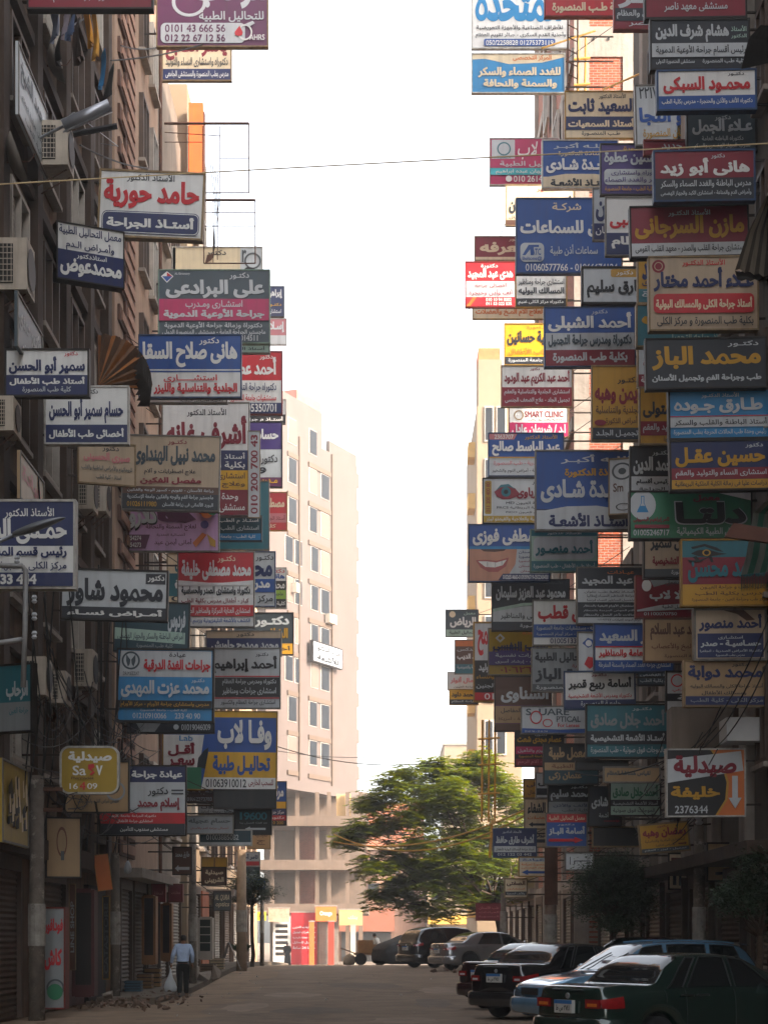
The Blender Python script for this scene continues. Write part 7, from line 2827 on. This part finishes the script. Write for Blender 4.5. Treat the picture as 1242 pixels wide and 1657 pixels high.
rows = [[at(1230 + 6 * i, 40 + i, 31 + i * .3) for i in range(9)], [at(1210 + 8 * i, 62 + i, 30.8 + i * .3) for i in range(9)], [at(1198 + 9 * i, 112 - 2 * i, 30.6 + i * .3) for i in range(9)]]
sheet_awning('awning', 'plain black awning corner at the top right edge', rows, M_BLACK)
M_GRA = mat('green_awning_cloth', '2f7a62', .9, .2, 3, streak=.4)
M_WHA = mat('pale_awning_stripe', '8f9588', .9, .2, 3, streak=.4)
rows = [[at(1262 + 4 * i, 790 + 2 * i, 32 + i * .3) for i in range(9)], [at(1218 + 9 * i, 830 + i, 31.6 + i * .3) for i in range(9)], [at(1206 + 10 * i, 900, 31.3 + i * .3) for i in range(9)], [at(1198 + 10 * i, 930 - i, 31.1 + i * .3) for i in range(9)]]
sheet_awning('awning', 'green and pale striped awning with a ragged fringe at the right edge', rows, M_GRA, M_WHA, mat('fringe_green', '1d4a3c', .9, .2, 3))
bm_ = MB().poly([at(1172, 868, 30.9), at(1186, 846, 30.9), at(1262, 858, 30.9), at(1262, 880, 30.9)], (0, .12, 0)).build('awning_beam', mat('red_brown_beam', '6a4436', .8, .2, 3))
tag(bm_, 'red brown beam end poking out from under the green awning', 'beam')

# ------------------------------------------------------------------ empty sign frames over the left skyline
def open_frame(x0, y0, x1, y1, d, label, bars):
    o = empty('sign_frame', at((x0 + x1) / 2, y1, d), label, 'frame', 'empty sign frames on the left')
    og_ = o.location
    b = MB()
    ps = [at(x0, y0, d) - og_, at(x1, y0, d) - og_, at(x1, y1, d) - og_, at(x0, y1, d) - og_]
    for i in range(4):
        b.tube([ps[i], ps[(i + 1) % 4]], .045 if i in (0,) else .022, 5)
    b.build('rim', M_RUST, o)
    for k, (a, c, e, g) in enumerate(bars):
        MB().tube([at(a, c, d + .12) - og_, at(e, g, d + .12) - og_], .015, 5).build('bar', M_RUST, o)
open_frame(265, 200, 403, 312, 60, 'upper empty sign frame against the sky', [(265, 230, 328, 230), (356, 204, 356, 312), (356, 256, 403, 256), (265, 214, 356, 220), (305, 204, 305, 300), (328, 204, 328, 312)])
open_frame(330, 324, 413, 426, 61, 'lower empty sign frame against the sky, smaller than the upper', [(330, 344, 412, 344), (330, 366, 412, 366), (345, 325, 345, 426), (352, 325, 352, 420)])
b = MB()
for k in range(5):
    b.tube([at(340 + 4 * k, 262 + 6 * k, 60.5), at(348 + 2 * k, 330, 60.5), at(345, 400 + 5 * k, 61.2)], .012, 4)
tag(b.build('cable_bundle', M_BLACK), 'bundle of cables dangling through the empty sign frames', 'cables')

# ------------------------------------------------------------------ wires
M_WIRE = mat('black_cable', '1a1918', .7, .2, 5)
M_YW = mat('yellow_rope', 'c99a4a', .7, .2, 5)
M_YR = mat('pale_rope', 'd8c090', .7, .1, 5)
def sag(p, q, s, n=14):
    p, q = Vector(p), Vector(q)
    return [p + (q - p) * (i / n) - Vector((0, 0, s * 4 * (i / n) * (1 - i / n))) for i in range(n + 1)]
def wire(name, p, q, s, r, m, label, cat='cable', group=None):
    o = MB().tube(sag(p, q, s), r, 5).build(name, m)
    return tag(o, label, cat, group)
wire('rope', at(-30, 300, 33.2), at(1270, 231, 33.2), -.02, .012, M_YR, 'pale yellow rope stretched across the street through the upper signs', 'rope')
wire('cable', at(600, 815, 118), at(830, 330, 66), .8, .012, M_WIRE, 'thin cable slanting down the sky towards the ivory block', 'cable')
wire('cable', at(470, 355, 62), at(800, 340, 66), 2.2, .007, M_WIRE, 'hair thin wire sagging across the upper sky')
wire('cable', at(440, 1205, 90), at(720, 1232, 86), .5, .022, M_WIRE, 'upper dark cable crossing before the ivory block')
wire('cable', at(430, 1212, 80), at(700, 1215, 90), .35, .015, M_WIRE, 'lower dark cable crossing before the ivory block')
wire('cable', at(540, 1362, 74), at(850, 1310, 62), .6, .03, M_YW, 'upper tan cable running through the feathery tree')
wire('cable', at(540, 1350, 76), at(848, 1320, 60), .9, .03, M_YW, 'lower tan cable running through the feathery tree')
wire('cable', at(900, 1240, 50), at(1080, 1228, 38), .3, .018, M_WIRE, 'cable sagging under the broad teal sign')
for k in range(3):
    wire('cable', at(1100 + 14 * k, 1222, 37.5), at(1262, 950 + 34 * k, 31), .5, .012, M_WIRE, 'one of three parallel wires rising to the right edge', 'cable', 'parallel wires at the right edge')
rw = random.Random(21)
cb = MB()
for k in range(46):
    d0, d1 = rw.uniform(33.5, 44), rw.uniform(36, 52)
    z0, z1 = rw.uniform(4.2, 7.6), rw.uniform(4.4, 7.4)
    cb.tube(sag((-6.85 + rw.uniform(0, .8), d0, z0), (-6.9 + rw.uniform(0, 1.0), d1, z1), rw.uniform(.1, .9), 9), .012, 4)
for k in range(14):
    d0 = rw.uniform(34, 48)
    cb.tube([(-6.8 + rw.uniform(0, .5), d0, 8 + rw.uniform(-1, 3)), (-6.75 + rw.uniform(0, .4), d0 + .2, 6), (-6.8, d0 + rw.uniform(-.5, .5), 3.6)], .015, 4)
tag(cb.build('cable_tangle', M_WIRE), 'dense tangle of black cables along the left facade above the shops', 'cables', kind='stuff')
cb = MB()
for k in range(26):
    d0, d1 = rw.uniform(34, 50), rw.uniform(38, 60)
    z0, z1 = rw.uniform(3.6, 6.2), rw.uniform(3.6, 6.0)
    cb.tube(sag((6.85 - rw.uniform(0, 1.0), d0, z0), (6.85 - rw.uniform(0, 1.0), d1, z1), rw.uniform(.1, .8), 9), .012, 4)
tag(cb.build('cable_tangle', M_WIRE), 'tangle of black cables along the right facade above the shops', 'cables', kind='stuff')
for k, (pa, pb) in enumerate((((0, 95, 36), (170, 8, 46)), ((130, 235, 38), (240, 272, 52)), ((180, 98, 46), (345, 66, 54)), ((170, 545, 45), (260, 590, 52)), ((196, 74, 46), (262, 74, 58)))):
    wire('cable', at(*pa), at(*pb), .1, .02, M_WIRE, ['thick cable slanting across the laundry', 'cable dipping to the big red lettered sign', 'cable running to the cream and navy footed sign', 'cable slanting down behind the striped fan awning', 'short cable beside the quoin near the top'][k])

# ------------------------------------------------------------------ right side extras
M_TIMB = mat('sun_toned_timber', 'd6a550', .85, .25, 4)  # warm sunlight is put into this yellow
def scaffold(label, xs, y0, y1, d, rows):
    o = empty('scaffold', at(xs[0], y1, d), label, 'scaffold')
    og_ = o.location
    for x in xs:
        MB().tube([at(x, y1, d) - og_, at(x + 1, y0, d) - og_], .045, 6).build('pole', M_TIMB, o)
    for yy in rows:
        MB().tube([at(xs[0] - 6, yy, d - .1) - og_, at(xs[-1] + 8, yy - 2, d - .1) - og_], .045, 6).build('rail', M_TIMB, o)
scaffold('timber scaffold poles, yellow with painted sunlight, at the corner of the brick tower high up', (934, 946), 60, 160, 61, (96, 138))
scaffold('tall timber scaffold beside the feathery tree top', (779, 790, 800), 1165, 1330, 76, (1196, 1238, 1285))
for pa, pb, d, lb in (((916, 82, 56), (916, 150, 56), 0, 'thin steel ladder of struts between the tall white sign and the brick tower'),):
    o = empty('steel_ladder', at(916, 150, 56), lb, 'ladder')
    og_ = o.location
    for x in (918, 934):
        MB().tube([at(x, 135, 56) - og_, at(x, 30, 56) - og_], .025, 5).build('rail', M_RUST, o)
    for k in range(5):
        MB().tube([at(918, 40 + 20 * k, 56) - og_, at(934, 48 + 20 * k, 56) - og_], .018, 5).build('rung', M_RUST, o)
wire('timber_strut', at(876, 78, 56), at(962, 50, 58), 0, .03, M_TIMB, 'upper slanting timber strut by the tall white sign', 'strut')
wire('timber_strut', at(975, 145, 57), at(1062, 108, 50), 0, .03, M_TIMB, 'slanting timber strut across the brick panels', 'strut')
ws = empty('prop_stick', at(792, 1388, 72), 'crossed timber prop in front of the feathery tree', 'prop')
og_ = ws.location
MB().tube([Vector((0, 0, 0)), at(796, 1326, 72) - og_], .06, 6).build('post', M_TIMB, ws)
MB().tube([at(778, 1357, 71.9) - og_, at(808, 1354, 71.9) - og_], .04, 6).build('crossbar', M_TIMB, ws)
for (x0, y0, x1, y1, d, base, items, lb) in ((1080, 1380, 1112, 1440, 44.5, 'cream', ['cream', 'p rust 10,10 90,10 90,40 10,36', 'p dark 20,50 40,50 40,90 20,90', 'p dark 55,56 70,56 70,92 55,92'], 'faded poster with dark figures left of the insulator pole'),
                                            (1142, 1363, 1186, 1427, 39, 'tan', ['tan', 'T 8 26 90 50 red الصيدلية', 'p dark 30,78 70,76 72,84 30,86'], 'faded poster with red letters right of the insulator pole')):
    make_sign('R %g %d %d %d %d arm=1 t=.06 f=dark | hanging_sign | %s' % (d, x0, y0, x1, y1, lb), items)

# ------------------------------------------------------------------ rubble and litter on the left
rr = random.Random(33)
def stone(b, c, s):
    v = [Vector((rr.gauss(0, 1), rr.gauss(0, 1), rr.gauss(0, .7))).normalized() * s * rr.uniform(.6, 1.1) for _ in range(9)]
    bmx = bmesh.new()
    for q in v:
        bmx.verts.new(q + Vector(c))
    h = bmesh.ops.convex_hull(bmx, input=bmx.verts)
    bmx.verts.index_update()
    used = [w for w in bmx.verts if w.link_faces]
    ix = {w: i for i, w in enumerate(used)}
    b.add([tuple(w.co) for w in used], [tuple(ix[w] for w in f.verts) for f in bmx.faces])
    bmx.free()
b = MB()
for k in range(360):
    y = rr.uniform(40.2, 50)
    x = -6.6 + rr.gauss(.55, .55)
    x = min(-4.6, max(-6.9, x))
    s = rr.choice((.02, .03, .04, .06, .09))
    stone(b, (x, y, gz(y) + s * .3 + max(0, .16 - .1 * abs(x + 6)) * .8), s)
tag(b.build('rubble', mat('rubble_brown', '6a5546', .95, .4, 5)), 'heap of broken brick and earth on the left pavement', 'rubble', kind='stuff')
b = MB()
for k in range(60):
    y = rr.uniform(36, 66)
    x = rr.choice((-1, 1)) * rr.uniform(3.6, 5.6) if rr.random() < .85 else rr.uniform(-3, 2)
    stone(b, (x, y, gz(y) + .015), rr.choice((.02, .03, .05)))
tag(b.build('litter', mat('pale_litter', 'a8a49c', .8, .3, 5)), 'scraps of pale litter and pebbles strewn over the street', 'litter', kind='stuff')
for px, d, sz, lb in ((250, 60, .3, 'pale concrete block lying by the dark shop door'), (330, 58, .28, 'rough stone block at the pavement edge ahead of the walking man'), (345, 60, .32, 'broken kerb block near the tent shaped board'), (172, 44, .2, 'white stone at the end of the rubble heap')):
    X = (px - CX) * d / FPX
    q = MB()
    stone(q, (0, 0, 0), sz)
    o = q.build('stone_block', M_CONC)
    o.location = (X, d, gz(d) + .17 + sz * .4 if X < -5.5 else gz(d) + sz * .4)
    tag(o, lb, 'stone')
b = MB()
for k in range(5):
    stone(b, (.3 * rr.gauss(0, 1), .2 * rr.gauss(0, 1), .08), .14)
o = b.build('brick_rubble', MATS['rubble_brown'])
o.location = (2.35, 67.3, gz(67.3))
tag(o, 'little pile of broken bricks at the rear wheel of the silver saloon', 'bricks', kind='stuff')

# ------------------------------------------------------------------ shop fronts of the left pavement: glazed showcases and jambs with warm light in their colour
def showcase(px0, px1, y0, y1, d, frame, glass, label, shelves=4):
    o = empty('showcase', at((px0 + px1) / 2, y1, d), label, 'showcase', 'shop showcases on the left pavement')
    w, h = (px1 - px0) * d / FPX / 2, (y1 - y0) * d / FPX
    MB().box(-w, 0, 0, w, .5, h).build('cabinet', glass, o)
    b = MB()
    for q in ((-w - .04, -.03, 0, -w + .03, .5, h), (w - .03, -.03, 0, w + .04, .5, h), (-w + .03, -.03, h - .06, w - .03, .5, h + .03), (-w + .03, -.03, -.02, w - .03, .5, .25)):
        b.box(*q)
    b.build('frame', frame, o)
    for k in range(1, shelves):
        MB().box(-w + .03, -.012, .25 + (h - .3) * k / shelves, w - .03, -.003, .28 + (h - .3) * k / shelves).build('shelf', frame, o)
    return o
M_SHOWG = glass_mat('showcase_glass', '27322f', .1)
showcase(322, 342, 1485, 1552, 58, M_WFRL, M_SHOWG, 'glazed showcase with pale rails right of the walking man')
showcase(262, 276, 1462, 1555, 57, mat('lit_toned_frame', '8a5a2c', .6, .2, 3), M_DARKIN, 'doorway case with frame coloured as if warmly lit, left of the walking man', 1)  # amber tone paints warm light onto the frame
showcase(120, 150, 1440, 1612, 41, mat('dark_red_door', '4a1a1a', .6, .3, 2), M_DARKIN, 'dark red framed doorway case beside the rubble', 1)
showcase(232, 250, 1450, 1560, 52.5, mat('lit_toned_frame', '8a5a2c', .6, .2, 3), M_DARKIN, 'doorway case with frame coloured as if warmly lit, below the left dim red sign', 1)
vs = make_sign('L 45.5 166 1450 178 1585 t=.05 arm=0 f=gold fw=.02 | upright_sign | narrow black upright sign with spaced grey capitals beside the orange plank', ['black', 'v 15 8 85 94 dgrey CATASTORE'])
vs = make_sign('L 40.8 112 1430 123 1570 t=.05 arm=0 f=tan fw=.015 | upright_sign | narrow leaning board with pale capitals left of the dark red doorway', ['brown', 'v 15 20 85 80 grey LINE SHOP'])

make_sign('N 143.6 508 1043 553 1077 y=65.4 f=dark t=.3 fw=.1 arm=0 | hanging_sign | grey sign with black lettering fixed flat on the ivory block facade', ['lgrey', 'T 6 8 94 46 black مركز الدكتور', 'T 12 54 88 92 black للأشعة'])

# small goods and fittings along the left pavement
bulb = empty('hanging_bulb', at(207, 1412, 47), 'white bulb hanging over the left pavement', 'lamp')
MB().lathe([(.02, .3), (.06, .24), (.1, .1), (.09, .02), (.03, -.03)], 12).build('globe', mat('porcelain', 'b8bcc0', .3, .1, 5), bulb, smooth=True)
MB().tube([(0, 0, .3), (0, 0, 1.2)], .012, 5).build('cord', M_WIRE, bulb)
for px, d, w, h, hx, lb in ((232, 52.5, .5, .42, '7a5c3c', 'wooden crate beside the dim doorway left of the walking man'), (216, 50.0, .42, .3, '3d5a6b', 'blue grey plastic crate at the end of the rubble'), (248, 53.6, .4, .55, '8b6a45', 'upright cardboard carton by the case with the warm lit coloured frame'), (337, 62, .5, .35, '6d5a48', 'wooden box under the brown pharmacy sign'), (352, 66, .45, .4, '9a8a70', 'pale carton next to the tent shaped board')):
    X = (px - CX) * d / FPX
    o = empty('crate', (X, d, gz(d) + .17), lb, 'crate')
    m = mat('crate_' + hx, hx, .85, .3, 5)
    MB().box(-w / 2, -w / 2, .01, w / 2, w / 2, h).build('box', M_DARKIN, o)
    sl_ = MB()
    for k in range(4):
        z = h * (.04 + .25 * k)
        sl_.box(-w / 2 - .02, -w / 2 - .022, z, w / 2 + .02, -w / 2 - .002, z + h * .18).box(w / 2 + .002, -w / 2, z, w / 2 + .022, w / 2, z + h * .18)
    sl_.build('slats', m, o)
# ------------------------------------------------------------------ haze
hz = MB().box(-70, -75, -1.6, 70, 230, 46).build('haze', bpy.data.materials.new('haze_air'))
hz['kind'] = 'stuff'
hm = hz.data.materials[0]
hm.use_nodes = True
hn = hm.node_tree
hn.nodes.remove(hn.nodes['Principled BSDF'])
pv = hn.nodes.new('ShaderNodeVolumePrincipled')
pv.inputs['Color'].default_value = (.94, .91, .87, 1)
pv.inputs['Density'].default_value = 0.0015
pv.inputs['Anisotropy'].default_value = 0.2
hn.links.new(pv.outputs[0], hn.nodes['Material Output'].inputs['Volume'])
bpy.data.objects.remove(_to)
bpy.data.curves.remove(_tc)
